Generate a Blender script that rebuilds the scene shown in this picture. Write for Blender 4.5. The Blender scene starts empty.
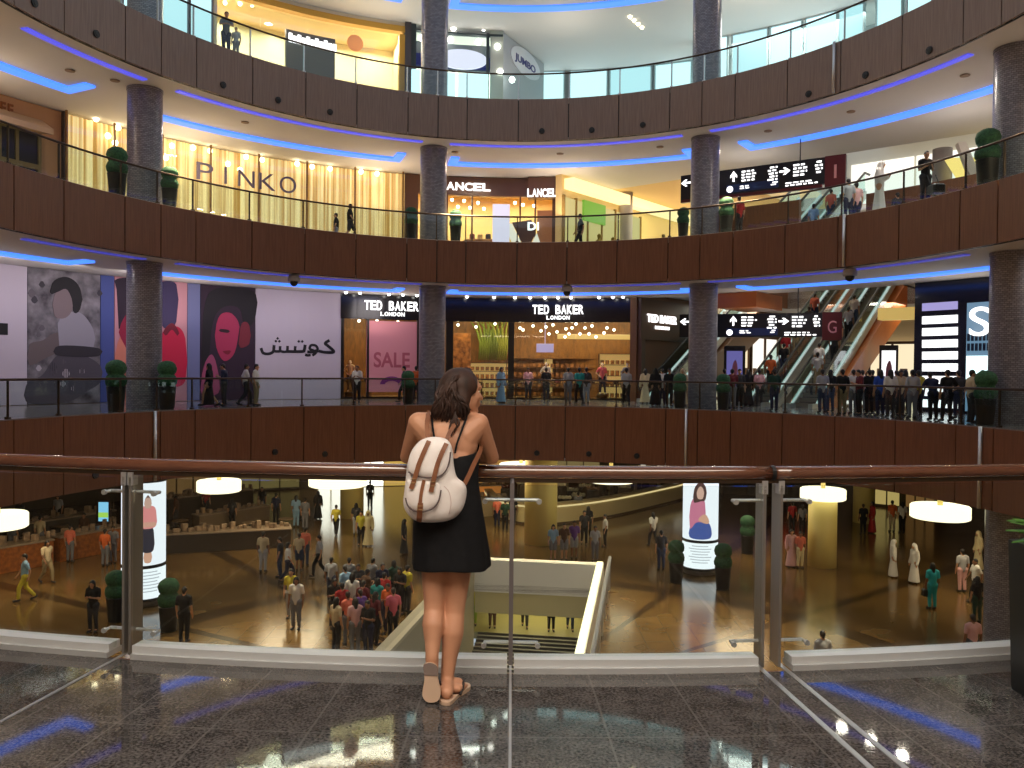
import bpy, bmesh, math, random
from mathutils import Vector, Matrix
random.seed(7)
PI = math.pi
SC = bpy.context.scene
COL = SC.collection

# ------------------------------------------------------------------ camera
FPX = 828.0
PITCH, ROLL = 13/828.0, 0.010
CAM = Vector((0, 0, 1.55))
F_ = Vector((0, math.cos(PITCH), -math.sin(PITCH)))
U0 = Vector((0, math.sin(PITCH), math.cos(PITCH)))
R_ = Vector((1, 0, 0))*math.cos(ROLL) + U0*math.sin(ROLL)
U_ = Vector((1, 0, 0))*-math.sin(ROLL) + U0*math.cos(ROLL)
cd = bpy.data.cameras.new('camera'); cam = bpy.data.objects.new('camera', cd); COL.objects.link(cam)
cd.sensor_fit = 'HORIZONTAL'; cd.sensor_width = 36; cd.lens = FPX/1024*36; cd.clip_end = 300; cd.clip_start = .05
cam.matrix_world = Matrix(((R_.x, U_.x, -F_.x, CAM.x), (R_.y, U_.y, -F_.y, CAM.y), (R_.z, U_.z, -F_.z, CAM.z), (0, 0, 0, 1)))
SC.camera = cam

def ray(px, py): return F_ + R_*((px-512)/FPX) - U_*((py-384)/FPX)
def at(px, py, y):
    r = ray(px, py); return CAM + r*(y/r.y)
def on(px, py, z):
    r = ray(px, py); return CAM + r*((z-CAM.z)/r.z)
def proj(p):
    v = Vector(p)-CAM; w = v.dot(F_); return 512+FPX*v.dot(R_)/w, 384-FPX*v.dot(U_)/w

# ------------------------------------------------------------------ the oval atrium
EA, EB, EC = 14.8, 16.7, 21.0
def E(t, o=0.0, z=0.0):
    n = Vector((math.cos(t)/EA, math.sin(t)/EB, 0)).normalized()
    return Vector((EA*math.cos(t), EC+EB*math.sin(t), z)) + n*o
def EN(t): return Vector((math.cos(t)/EA, math.sin(t)/EB, 0)).normalized()
def T(px, o=0.0, z=0.0):                      # far side
    lo, hi = -.35, PI+.35
    for _ in range(40):
        m = (lo+hi)/2
        p = E(m, o, z)
        if p.y < .6: x = 1e5 if p.x > 0 else -1e5
        else: x = proj(p)[0]
        if x > px: lo = m
        else: hi = m
    return (lo+hi)/2
def TN(px, o=0.0, z=0.0):                     # near side (our balcony)
    lo, hi = PI+.75, 2*PI-.75
    for _ in range(40):
        m = (lo+hi)/2
        if proj(E(m, o, z))[0] < px: lo = m
        else: hi = m
    return (lo+hi)/2
ZA, ZAb, ZB, ZBb, ZC, ZCb, ZG, ZTOP = 13.89, 12.0, 7.42, 5.51, 0.0, -2.5, -7.4, 19.9

# ------------------------------------------------------------------ materials
MATS = {}
def mat(name, col=(.5, .5, .5), rough=.5, metal=0., emit=None, es=0., spec=.5, noise=None, nscale=8., stretch=(1, 1, 1), bump=0., alpha=None):
    if name in MATS: return MATS[name]
    m = bpy.data.materials.new(name); m.use_nodes = True; nt = m.node_tree; b = nt.nodes['Principled BSDF']
    b.inputs['Base Color'].default_value = (*col, 1); b.inputs['Roughness'].default_value = rough
    b.inputs['Metallic'].default_value = metal; b.inputs['Specular IOR Level'].default_value = spec
    if emit:
        b.inputs['Emission Color'].default_value = (*emit, 1); b.inputs['Emission Strength'].default_value = es
    if noise or bump:
        tc = nt.nodes.new('ShaderNodeTexCoord'); mp = nt.nodes.new('ShaderNodeMapping'); mp.inputs['Scale'].default_value = stretch
        nz = nt.nodes.new('ShaderNodeTexNoise'); nz.inputs['Scale'].default_value = nscale; nz.inputs['Detail'].default_value = 5
        nt.links.new(tc.outputs['Object'], mp.inputs[0]); nt.links.new(mp.outputs[0], nz.inputs['Vector'])
        if noise:
            cr = nt.nodes.new('ShaderNodeValToRGB'); cr.color_ramp.elements[0].position = .3; cr.color_ramp.elements[1].position = .7
            cr.color_ramp.elements[0].color = (*col, 1); cr.color_ramp.elements[1].color = (*noise, 1)
            nt.links.new(nz.outputs['Fac'], cr.inputs[0]); nt.links.new(cr.outputs[0], b.inputs['Base Color'])
        if bump:
            bp = nt.nodes.new('ShaderNodeBump'); bp.inputs['Strength'].default_value = bump
            nt.links.new(nz.outputs['Fac'], bp.inputs['Height']); nt.links.new(bp.outputs[0], b.inputs['Normal'])
    MATS[name] = m; return m
def srgb(r, g, b):
    f = lambda c: (c/255/12.92) if c/255 <= .04045 else ((c/255+.055)/1.055)**2.4
    return (f(r), f(g), f(b))
def cm(r, g, b, rough=.7):                    # plain cloth / paint colour from an sRGB triple
    return mat('paint_%d_%d_%d' % (r, g, b), srgb(r, g, b), rough)
def glow(name, col, s): return mat(name, (.05, .05, .05), .6, emit=col, es=s)
def glass(name, tint=(1, 1, 1), refl=1.0, rough=.0):
    m = bpy.data.materials.new(name); m.use_nodes = True; nt = m.node_tree; nt.nodes.clear()
    out = nt.nodes.new('ShaderNodeOutputMaterial'); mx = nt.nodes.new('ShaderNodeMixShader')
    tr = nt.nodes.new('ShaderNodeBsdfTransparent'); tr.inputs[0].default_value = (*tint, 1)
    gl = nt.nodes.new('ShaderNodeBsdfGlossy'); gl.inputs['Roughness'].default_value = rough
    lw = nt.nodes.new('ShaderNodeLayerWeight'); lw.inputs['Blend'].default_value = .5
    pw = nt.nodes.new('ShaderNodeMath'); pw.operation = 'POWER'; pw.inputs[1].default_value = 5; nt.links.new(lw.outputs['Facing'], pw.inputs[0])
    mu = nt.nodes.new('ShaderNodeMath'); mu.operation = 'MULTIPLY_ADD'; mu.inputs[1].default_value = .7*refl; mu.inputs[2].default_value = .04*refl
    nt.links.new(pw.outputs[0], mu.inputs[0]); nt.links.new(mu.outputs[0], mx.inputs[0])
    nt.links.new(tr.outputs[0], mx.inputs[1]); nt.links.new(gl.outputs[0], mx.inputs[2]); nt.links.new(mx.outputs[0], out.inputs[0])
    MATS[name] = m; return m

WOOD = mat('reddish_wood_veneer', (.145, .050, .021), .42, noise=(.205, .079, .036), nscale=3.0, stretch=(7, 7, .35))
WOOD_DAYLIT = mat('greyed_wood_veneer', (.225, .150, .118), .45, noise=(.300, .208, .168), nscale=3.0, stretch=(7, 7, .35))  # same veneer, with cool daylight and haze mixed into the colour
DARK = mat('dark_void', (.008, .007, .007), .8)
CEIL = mat('ceiling_paint', (.74, .71, .68), .8)
PALEST = mat('pale_stone_floor', (.55, .50, .44), .3)
STEEL = mat('brushed_steel', (.74, .75, .78), .38, .75, noise=(.62, .63, .66), nscale=20, stretch=(.3, .3, 20))
BRONZE = mat('dark_bronze_rail', (.07, .045, .03), .35, .6)
RAILWOOD = mat('polished_rail_wood', (.12, .042, .024), .13, noise=(.16, .06, .034), nscale=6, stretch=(1, 8, 8))
BLACK = mat('black_metal', (.012, .012, .013), .4)
GL_FAR = glass('balustrade_glass', (.86, .93, .92), 1.0)
GL_NEAR = glass('near_balustrade_glass', (.93, .95, .93), .9)
GL_SHOP = glass('shop_glass', (.95, .96, .95), .8)
POSTM = mat('polished_post_steel', (.36, .34, .32), .28, .7)
ALU = mat('satin_aluminium', (.80, .83, .86), .38, .35)
GALF = mat('gallery_grey_stone', (.20, .18, .17), .14, noise=(.27, .25, .235), nscale=6)
WHITE = mat('white_plaster', (.75, .74, .72), .6)
RAILWOOD.node_tree.nodes['Principled BSDF'].inputs['Specular IOR Level'].default_value = 1.0; RAILWOOD.node_tree.nodes['Principled BSDF'].inputs['Coat Weight'].default_value = 1.0; RAILWOOD.node_tree.nodes['Principled BSDF'].inputs['Coat Roughness'].default_value = .1
LEDB = glow('blue_led', (.05, .19, 1.0), 1.9)
LEDV = glow('violet_blue_led', (.12, .12, 1.0), .8)
LAMPW = glow('warm_lamp', (1, .86, .55), 9.0)
LAMPC = glow('cool_lamp', (1, .96, .88), 9.0)
SIGNW = glow('white_sign_light', (1, .98, .97), 2.2)

def node_mat(name, build, rough=.3, spec=.5, metal=0.):
    m = bpy.data.materials.new(name); m.use_nodes = True; nt = m.node_tree; b = nt.nodes['Principled BSDF']
    b.inputs['Roughness'].default_value = rough; b.inputs['Specular IOR Level'].default_value = spec; b.inputs['Metallic'].default_value = metal
    build(nt, b); MATS[name] = m; return m
def mth(nt, op, a, bb=None, c=None):
    n = nt.nodes.new('ShaderNodeMath'); n.operation = op
    for i, v in enumerate((a, bb, c)):
        if v is None: continue
        if isinstance(v, (int, float)): n.inputs[i].default_value = v
        else: nt.links.new(v, n.inputs[i])
    return n.outputs[0]
def mixc(nt, fac, a, b):
    n = nt.nodes.new('ShaderNodeMix'); n.data_type = 'RGBA'
    for sock, v in ((n.inputs[0], fac), (n.inputs[6], a), (n.inputs[7], b)):
        if isinstance(v, tuple): sock.default_value = (*v, 1)
        elif isinstance(v, (int, float)): sock.default_value = v
        else: nt.links.new(v, sock)
    return n.outputs[2]
def _granite(nt, b):
    g = nt.nodes.new('ShaderNodeNewGeometry'); s = nt.nodes.new('ShaderNodeSeparateXYZ'); nt.links.new(g.outputs['Position'], s.inputs[0])
    dy = mth(nt, 'SUBTRACT', EC-3.1, s.outputs[1])
    ang = mth(nt, 'ARCTAN2', s.outputs[0], dy)
    u = mth(nt, 'MULTIPLY', ang, 13.9/.412)
    fu = mth(nt, 'ABSOLUTE', mth(nt, 'SUBTRACT', mth(nt, 'FRACT', mth(nt, 'ADD', u, 100.5)), .5))
    lu = mth(nt, 'LESS_THAN', fu, .011)
    rad = mth(nt, 'SQRT', mth(nt, 'ADD', mth(nt, 'MULTIPLY', s.outputs[0], s.outputs[0]), mth(nt, 'MULTIPLY', dy, dy)))
    fv = mth(nt, 'ABSOLUTE', mth(nt, 'SUBTRACT', mth(nt, 'FRACT', mth(nt, 'ADD', mth(nt, 'MULTIPLY', mth(nt, 'SUBTRACT', rad, 14.42), 1/.95), 50.5)), .5))
    lv = mth(nt, 'LESS_THAN', fv, .004)
    seam = mth(nt, 'MAXIMUM', lu, lv)
    nz = nt.nodes.new('ShaderNodeTexNoise'); nz.inputs['Scale'].default_value = 75; nz.inputs['Detail'].default_value = 3
    nt.links.new(g.outputs['Position'], nz.inputs['Vector'])
    n2 = nt.nodes.new('ShaderNodeTexNoise'); n2.inputs['Scale'].default_value = 9; n2.inputs['Detail'].default_value = 6
    nt.links.new(g.outputs['Position'], n2.inputs['Vector'])
    cr = nt.nodes.new('ShaderNodeValToRGB'); cr.color_ramp.elements[0].position = .36; cr.color_ramp.elements[1].position = .68
    cr.color_ramp.elements[0].color = (.012, .011, .011, 1); cr.color_ramp.elements[1].color = (.15, .135, .132, 1)
    nt.links.new(mth(nt, 'ADD', mth(nt, 'MULTIPLY', nz.outputs[0], .7), mth(nt, 'MULTIPLY', n2.outputs[0], .3)), cr.inputs[0])
    c = mixc(nt, mth(nt, 'MULTIPLY', seam, .55), cr.outputs[0], (.16, .15, .145))
    nt.links.new(c, b.inputs['Base Color'])
    bp = nt.nodes.new('ShaderNodeBump'); bp.inputs['Strength'].default_value = .006; bp.inputs['Distance'].default_value = .01
    n3 = nt.nodes.new('ShaderNodeTexNoise'); n3.inputs['Scale'].default_value = 3.0; nt.links.new(g.outputs['Position'], n3.inputs['Vector'])
    nt.links.new(n3.outputs[0], bp.inputs['Height']); nt.links.new(bp.outputs[0], b.inputs['Normal'])
GRANITE = node_mat('polished_dark_granite', _granite, .035, .55)
def _marble(nt, b):
    g = nt.nodes.new('ShaderNodeNewGeometry'); s = nt.nodes.new('ShaderNodeSeparateXYZ'); nt.links.new(g.outputs['Position'], s.inputs[0])
    nz = nt.nodes.new('ShaderNodeTexNoise'); nz.inputs['Scale'].default_value = .6; nz.inputs['Detail'].default_value = 8
    nt.links.new(g.outputs['Position'], nz.inputs['Vector'])
    cr = nt.nodes.new('ShaderNodeValToRGB'); cr.color_ramp.elements[0].position = .3; cr.color_ramp.elements[1].position = .75
    cr.color_ramp.elements[0].color = (.125, .068, .020, 1); cr.color_ramp.elements[1].color = (.215, .128, .046, 1)
    nt.links.new(nz.outputs[0], cr.inputs[0])
    # dark inlaid bands: two rings and radiating lines, and tile joints
    dx = s.outputs[0]; dy = mth(nt, 'SUBTRACT', s.outputs[1], 22.0)
    rad = mth(nt, 'SQRT', mth(nt, 'ADD', mth(nt, 'MULTIPLY', dx, dx), mth(nt, 'MULTIPLY', dy, dy)))
    r1 = mth(nt, 'LESS_THAN', mth(nt, 'ABSOLUTE', mth(nt, 'SUBTRACT', rad, 13.4)), .45)
    ang = mth(nt, 'MULTIPLY', mth(nt, 'ARCTAN2', dx, dy), 16/(2*PI))
    rl = mth(nt, 'LESS_THAN', mth(nt, 'ABSOLUTE', mth(nt, 'SUBTRACT', mth(nt, 'FRACT', mth(nt, 'ADD', ang, 20.2)), .5)), .035)
    rl = mth(nt, 'MULTIPLY', rl, mth(nt, 'GREATER_THAN', rad, 6.0))
    band = mth(nt, 'MULTIPLY', mth(nt, 'MAXIMUM', r1, rl), .78)
    c = mixc(nt, band, cr.outputs[0], (.035, .02, .010))
    jx = mth(nt, 'LESS_THAN', mth(nt, 'FRACT', mth(nt, 'ADD', mth(nt, 'MULTIPLY', dx, 1/.9), 90.)), .02)
    jy = mth(nt, 'LESS_THAN', mth(nt, 'FRACT', mth(nt, 'ADD', mth(nt, 'MULTIPLY', dy, 1/.9), 90.)), .02)
    c = mixc(nt, mth(nt, 'MULTIPLY', mth(nt, 'MAXIMUM', jx, jy), .35), c, (.06, .04, .02))
    nt.links.new(c, b.inputs['Base Color'])
MARBLE = node_mat('golden_polished_marble', _marble, .16, .6)
def _mosaic(nt, b):
    tc = nt.nodes.new('ShaderNodeTexCoord'); s = nt.nodes.new('ShaderNodeSeparateXYZ'); nt.links.new(tc.outputs['Object'], s.inputs[0])
    a = mth(nt, 'MULTIPLY', mth(nt, 'ARCTAN2', s.outputs[0], s.outputs[1]), .62)
    cb = nt.nodes.new('ShaderNodeCombineXYZ'); nt.links.new(a, cb.inputs[0]); nt.links.new(s.outputs[2], cb.inputs[1])
    br = nt.nodes.new('ShaderNodeTexBrick'); br.inputs['Scale'].default_value = 1.0; br.inputs['Brick Width'].default_value = .13
    br.inputs['Row Height'].default_value = .065; br.inputs['Mortar Size'].default_value = .007
    br.inputs['Color1'].default_value = (.19, .185, .23, 1); br.inputs['Color2'].default_value = (.32, .31, .36, 1); br.inputs['Mortar'].default_value = (.09, .085, .10, 1)
    nt.links.new(cb.outputs[0], br.inputs['Vector']); nt.links.new(br.outputs[0], b.inputs['Base Color'])
MOSAIC = node_mat('purple_grey_mosaic', _mosaic, .3, .5, .1)

# ------------------------------------------------------------------ mesh building
class MB:
    def __init__(s): s.v = []; s.f = []; s.mi = []
    def add(s, vs, fs, m=0):
        k = len(s.v); s.v += [Vector(x) for x in vs]; s.f += [tuple(i+k for i in f) for f in fs]; s.mi += [m]*len(fs); return s
    def box(s, c, d, rz=0., m=0, M=None):
        x, y, z = d[0]/2, d[1]/2, d[2]/2
        vs = [Vector((a*x, b*y, e*z)) for a in (-1, 1) for b in (-1, 1) for e in (-1, 1)]
        R = M if M is not None else Matrix.Rotation(rz, 3, 'Z')
        vs = [R @ v + Vector(c) for v in vs]
        return s.add(vs, [(0, 1, 3, 2), (4, 6, 7, 5), (0, 4, 5, 1), (2, 3, 7, 6), (0, 2, 6, 4), (1, 5, 7, 3)], m)
    def bbox(s, c, d, bev=.02, rz=0., m=0):         # box with bevelled vertical and top edges
        x, y, z = d[0]/2, d[1]/2, d[2]/2
        def ring(ix, iz): return [(-x+ix+bev, -y+ix, iz), (x-ix-bev, -y+ix, iz), (x-ix, -y+ix+bev, iz), (x-ix, y-ix-bev, iz), (x-ix-bev, y-ix, iz), (-x+ix+bev, y-ix, iz), (-x+ix, y-ix-bev, iz), (-x+ix, -y+ix+bev, iz)]
        rs = [ring(0, -z), ring(0, z-bev), ring(bev*.7, z)]
        R = Matrix.Rotation(rz, 3, 'Z')
        vs = [R @ Vector(v)+Vector(c) for r in rs for v in r]
        fs = [tuple(range(7, -1, -1)), tuple(range(16, 24))]
        for k in range(2):
            for i in range(8): fs.append((k*8+i, k*8+(i+1) % 8, k*8+8+(i+1) % 8, k*8+8+i))
        return s.add(vs, fs, m)
    def tube(s, pts, r, n=8, m=0, closed=False, sc=None):
        pts = [Vector(p) for p in pts]; L = len(pts); rs = r if isinstance(r, (list, tuple)) else [r]*L
        vs = []; prev = None
        for i, p in enumerate(pts):
            a = pts[(i-1) % L] if (closed or i) else p; b = pts[(i+1) % L] if (closed or i < L-1) else p
            d = (b-a).normalized()
            up = Vector((0, 0, 1)) if abs(d.z) < .95 else Vector((1, 0, 0))
            if prev is not None: up = prev
            x = (up - d*up.dot(d)).normalized(); prev = x; y = d.cross(x)
            for k in range(n):
                q = 2*PI*k/n; vs.append(p+(x*math.cos(q)*(sc[0] if sc else 1)+y*math.sin(q)*(sc[1] if sc else 1))*rs[i])
        fs = []
        for i in range(L if closed else L-1):
            for k in range(n):
                j = (i+1) % L; fs.append((i*n+k, i*n+(k+1) % n, j*n+(k+1) % n, j*n+k))
        if not closed: fs += [tuple(range(n-1, -1, -1)), tuple((L-1)*n+k for k in range(n))]
        return s.add(vs, fs, m)
    def lathe(s, prof, c=(0, 0, 0), n=24, m=0, sx=1, sy=1, cap=True):
        vs = [Vector((r*math.cos(2*PI*k/n)*sx+c[0], r*math.sin(2*PI*k/n)*sy+c[1], z+c[2])) for r, z in prof for k in range(n)]
        fs = [(i*n+k, i*n+(k+1) % n, (i+1)*n+(k+1) % n, (i+1)*n+k) for i in range(len(prof)-1) for k in range(n)]
        if cap: fs += [tuple(range(n-1, -1, -1)), tuple((len(prof)-1)*n+k for k in range(n))]
        return s.add(vs, fs, m)
    def ball(s, c, r, n=10, m=0):
        r = (r, r, r) if not isinstance(r, (tuple, list)) else r
        pr = [(math.sin(PI*i/n), -math.cos(PI*i/n)) for i in range(n+1)]
        pr[0] = (.02, -1); pr[-1] = (.02, 1)
        k = len(s.v); s.lathe(pr, (0, 0, 0), max(8, n+2), m)
        for i in range(k, len(s.v)): v = s.v[i]; s.v[i] = Vector((v.x*r[0]+c[0], v.y*r[1]+c[1], v.z*r[2]+c[2]))
        return s
    def cap(s, a, b, ra, rb, n=10, m=0):             # tapered capsule
        a, b = Vector(a), Vector(b); d = (b-a); L = d.length
        if L < 1e-6: return s.ball(a, ra, 8, m)
        d /= L; pts = []; rr = []
        for q in (.08, .5, .866): pts.append(a-d*ra*math.sqrt(max(0, 1-q*q))); rr.append(ra*q)
        pts.append(a); rr.append(ra); pts.append(b); rr.append(rb)
        for q in (.866, .5, .08): pts.append(b+d*rb*math.sqrt(max(0, 1-q*q))); rr.append(rb*q)
        return s.tube(pts, rr, n, m)
    def arc(s, z0, z1, o0, o1, t0, t1, n=24, m=(0, 0, 0, 0)):   # solid band of the oval; m = inner, outer, bottom, top
        vs = []
        for i in range(n+1):
            t = t0+(t1-t0)*i/n; vs += [E(t, o0, z0), E(t, o1, z0), E(t, o1, z1), E(t, o0, z1)]
        k = len(s.v); s.v += vs
        for i in range(n):
            a = k+4*i; b = a+4
            for f, mm in (((a, a+3, b+3, b), m[0]), ((a+1, b+1, b+2, a+2), m[1]), ((a, b, b+1, a+1), m[2]), ((a+3, a+2, b+2, b+3), m[3])):
                s.f.append(f); s.mi.append(mm)
        for f in ((k, k+1, k+2, k+3), tuple(k+4*n+q for q in (3, 2, 1, 0))): s.f.append(f); s.mi.append(m[0])
        return s
    def prism(s, poly, O, X, Y, th, m=0):            # flat outline with thickness; Z = X x Y
        O, X, Y = Vector(O), Vector(X), Vector(Y); Z = X.cross(Y).normalized(); n = len(poly)
        A = [O+X*p[0]+Y*p[1] for p in poly]; B = [p+Z*th for p in A]
        return s.add(A+B, [tuple(range(n-1, -1, -1)), tuple(range(n, 2*n))]+[(i, (i+1) % n, n+(i+1) % n, n+i) for i in range(n)], m)
    def build(s, name, mats, parent=None, smooth=False, fix=True, world=True):
        me = bpy.data.meshes.new(name); me.from_pydata([tuple(v) for v in s.v], [], s.f)
        for x in (mats if isinstance(mats, (list, tuple)) else [mats]): me.materials.append(x)
        for p, k in zip(me.polygons, s.mi): p.material_index = k
        if fix:
            bm = bmesh.new(); bm.from_mesh(me); bmesh.ops.recalc_face_normals(bm, faces=bm.faces[:]); bm.to_mesh(me); bm.free()
        if smooth:
            for p in me.polygons: p.use_smooth = True
        me.update()
        return link(name, me, parent, world)
def link(name, me, parent=None, world=True):
    o = bpy.data.objects.new(name, me); COL.objects.link(o)
    if parent is not None:
        o.parent = parent
        if world:
            l = Vector((0, 0, 0)); q = parent
            while q is not None: l += q.location; q = q.parent
            o.location = -l
    return o
def tag(o, label=None, cat=None, group=None, kind=None):
    if label: o['label'] = label
    if cat: o['category'] = cat
    if group: o['group'] = group
    if kind: o['kind'] = kind
    return o
def empty(name, loc, label, cat, group=None, rz=0.):
    o = bpy.data.objects.new(name, None); COL.objects.link(o); o.location = loc; o.rotation_euler = (0, 0, rz); o.empty_display_size = .1
    return tag(o, label, cat, group)
def struct(o): o['kind'] = 'structure'; return o
def slices(P, dx):
    """cut an outline into narrow upright strips: list of (x, low, high)"""
    xs = [p.x for p in P]; a, b = min(xs), max(xs); n = max(2, int((b-a)/dx)+1); out = []
    for i in range(n+1):
        x = a+(b-a)*min(max(i/n, 1e-4), 1-1e-4); ys = []
        for p, q in zip(P, P[1:]+P[:1]):
            if (p.x <= x) != (q.x <= x): ys.append(p.y+(q.y-p.y)*(x-p.x)/(q.x-p.x))
        if len(ys) >= 2: out.append((x, min(ys), max(ys)))
    return out
def strip_mesh(P, dx, f):
    """thin printed shape laid on a curved sheet; f(x, y, lift) -> point"""
    S = slices(P, dx); q = MB(); vs = []
    for x, l, h in S: vs += [f(x, l, 1), f(x, h, 1), f(x, h, 0), f(x, l, 0)]
    n = len(S); q.add(vs, [(4*i+j, 4*i+(j+1) % 4, 4*i+4+(j+1) % 4, 4*i+4+j) for i in range(n-1) for j in range(4)]+[(0, 1, 2, 3), (4*n-1, 4*n-2, 4*n-3, 4*n-4)]); return q
def smooth_angle(o, ang=40):
    me = o.data
    for p in me.polygons: p.use_smooth = True
    bm = bmesh.new(); bm.from_mesh(me)
    for e in bm.edges:
        if len(e.link_faces) == 2 and e.calc_face_angle(0) > math.radians(ang): e.smooth = False
    bm.to_mesh(me); bm.free(); return o
def catmull(pts, k=6, closed=True):
    P = [Vector((*p, 0)) if len(p) == 2 else Vector(p) for p in pts]; n = len(P); out = []
    rng = range(n) if closed else range(n-1)
    for i in rng:
        g = lambda j: P[j % n] if closed else P[max(0, min(n-1, j))]
        a, b, c, d = g(i-1), g(i), g(i+1), g(i+2)
        for q in range(k):
            t = q/k; out.append(.5*((2*b)+(c-a)*t+(2*a-5*b+4*c-d)*t*t+(3*b-a-3*c+d)*t**3))
    if not closed: out.append(P[-1])
    return out
DG = None
BOLD = .0
def glyphs(txt, font=None):
    cu = bpy.data.curves.new('tmp', 'FONT'); cu.body = txt; cu.size = 1; cu.align_x = 'CENTER'; cu.extrude = .0; cu.offset = BOLD
    o = bpy.data.objects.new('tmp', cu); COL.objects.link(o)
    me = bpy.data.meshes.new_from_object(o.evaluated_get(bpy.context.evaluated_depsgraph_get()))
    vs = [v.co.copy() for v in me.vertices]; fs = [tuple(p.vertices) for p in me.polygons]
    bpy.data.objects.remove(o); bpy.data.curves.remove(cu); bpy.data.meshes.remove(me)
    return vs, fs
_G = {}
def glyph(ch):
    k = (ch, BOLD)
    if k not in _G: _G[k] = glyphs(ch)
    return _G[k]
def put_text(mb, txt, O, X, h, th=.04, width=None, m=0, bold=0.):
    """flat lettering with thickness: O centre of baseline, X unit direction along the line, h cap height; width = total width"""
    X = Vector(X).normalized(); Y = Vector((0, 0, 1)); Z = X.cross(Y).normalized()
    key = txt
    vs, fs = glyph(key)
    if not vs: return
    x0 = min(v.x for v in vs); x1 = max(v.x for v in vs); y1 = max(v.y for v in vs)
    sx = (width/(x1-x0)) if width else h/y1; sy = h/y1; cx = (x0+x1)/2
    def P(v, z): return Vector(O)+X*(v.x-cx)*sx+Y*v.y*sy+Z*z
    n = len(vs); fr = [P(v, th) for v in vs]; bk = [P(v, 0) for v in vs]
    ed = {}
    for f in fs:
        for i in range(len(f)):
            e = (f[i], f[(i+1) % len(f)]); ed[e] = 1
    side = [(a, b, b+n, a+n) for (a, b) in ed if (b, a) not in ed]
    mb.add(fr+bk, list(fs)+[tuple(i+n for i in reversed(f)) for f in fs]+[(a+0, a+n, b+n, b) for (a, b) in ed if (b, a) not in ed], m)
def wall_text(mb, txt, px0, px1, zb, h, off, th=.05, m=0, wfac=.8):
    """letters set one by one round the oval wall between two bearings"""
    n = len(txt)
    for i, ch in enumerate(txt):
        if ch == ' ': continue
        px = px0+(px1-px0)*(i+.5)/n
        t = T(px, off, zb); t1 = T(px0+(px1-px0)*i/n, off, zb); t2 = T(px0+(px1-px0)*(i+1)/n, off, zb)
        w = (E(t1, off)-E(t2, off)).length*wfac
        if ch in 'I1': w *= .13
        N = -EN(t); X = Vector((-N.y, N.x, 0))
        if X.x < 0 and N.y < 0: X = -X
        X = Vector((0, 0, 1)).cross(N).normalized()
        put_text(mb, ch, E(t, off, zb), X, h, th, w, m)
# ------------------------------------------------------------------ structure of the atrium
SEAMPX = [-40, 14, 64, 125, 161, 196, 252, 305, 356, 407, 437, 466, 517, 567, 617, 668, 700, 733, 785, 838, 899, 960, 998, 1060]
FAR_T = [T(p, 0, 7) for p in SEAMPX]                     # decreasing
TWO = 2*PI
def near_seams():
    out = []; t = FAR_T[0]; end = FAR_T[-1]+TWO; L = 0
    while t < end-.05:
        out.append(t); t += 2.3/(E(t+.01)-E(t)).length*.01
    return out + [end]
NEAR_T = near_seams()
SEAMS = FAR_T[::-1][:-1] + NEAR_T                        # increasing from FAR_T[-1] to FAR_T[-1]+2pi

SPOTPX = {'A': [(34, 3), (96, 34), (223, 85), (278, 100), (330, 112), (542, 131), (592, 130), (643, 125), (809, 94), (866, 75), (930, 52)],
          'B': [], 'C': [(95, 475), (275, 452), (325, 454), (537, 453), (589, 454), (637, 456), (860, 484)]}
def fascia(i, lev, z1, z0):
    mb = MB()
    for a, b in zip(SEAMS[:-1], SEAMS[1:]):
        L = (E(b)-E(a)).length; g = .022*(b-a)/L
        mb.arc(z0, z1-.03, 0, .07, a+g, b-g, max(2, int(L/.5)))
    mb.arc(z0-.02, z1-.05, .09, .16, SEAMS[0], SEAMS[-1], 160, (1, 1, 1, 1))
    o = struct(mb.build('trim_%d' % i, [WOOD_DAYLIT if i == 1 else WOOD, BLACK])); tag(o, 'wood-panelled band round the atrium at ' + lev)
    for px, py in SPOTPX[lev[-1]] if False else SPOTPX[{1: 'A', 2: 'B', 3: 'C'}[i]]:
        t = T(px, 0, (z0+z1)/2); p = E(t, -.0); y = p.y
        z = at(px, py, y).z; z = max(z0+.25, min(z1-.2, z)); n = -EN(t)
        c = p+n*.02; c.z = z
        q = MB(); q.tube([c-n*.01, c+n*.03], [.13, .12], 16); q.tube([c+n*.028, c+n*.045], [.08, .06], 14)
        q.build('speaker', BLACK, o)
    return o
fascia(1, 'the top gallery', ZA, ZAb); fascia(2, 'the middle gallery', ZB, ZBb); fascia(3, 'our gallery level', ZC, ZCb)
# a chrome drip pipe runs down the joint on the right
for i, (px, z1, z0, lev) in enumerate(((834, ZA, ZAb, 'top'), (844, ZB, ZBb, 'middle'))):
    t = T(px, -.04, (z0+z1)/2); n = -EN(t); p = E(t, -.05)
    q = MB(); q.tube([p+Vector((0, 0, z0)), p+Vector((0, 0, z1))], .06, 10)
    tag(q.build('steel_pipe', STEEL, None, True), 'bright steel pipe down the panel joint of the %s gallery, right side' % lev, 'pipe', 'steel pipes')
for px in (155, 686, 980):
    t = T(px, -.04, -1.2); p = E(t, -.05); q = MB(); q.tube([p+Vector((0, 0, ZCb)), p+Vector((0, 0, ZC))], .06, 10)
    nm = {155: 'steel pipe down the dark wood band left of the woman', 686: 'steel pipe down the dark wood band right of the woman', 980: 'thick steel pipe down the dark wood band near the right edge'}[px]
    tag(q.build('steel_pipe', STEEL, None, True), nm, 'pipe', 'steel pipes')

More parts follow.
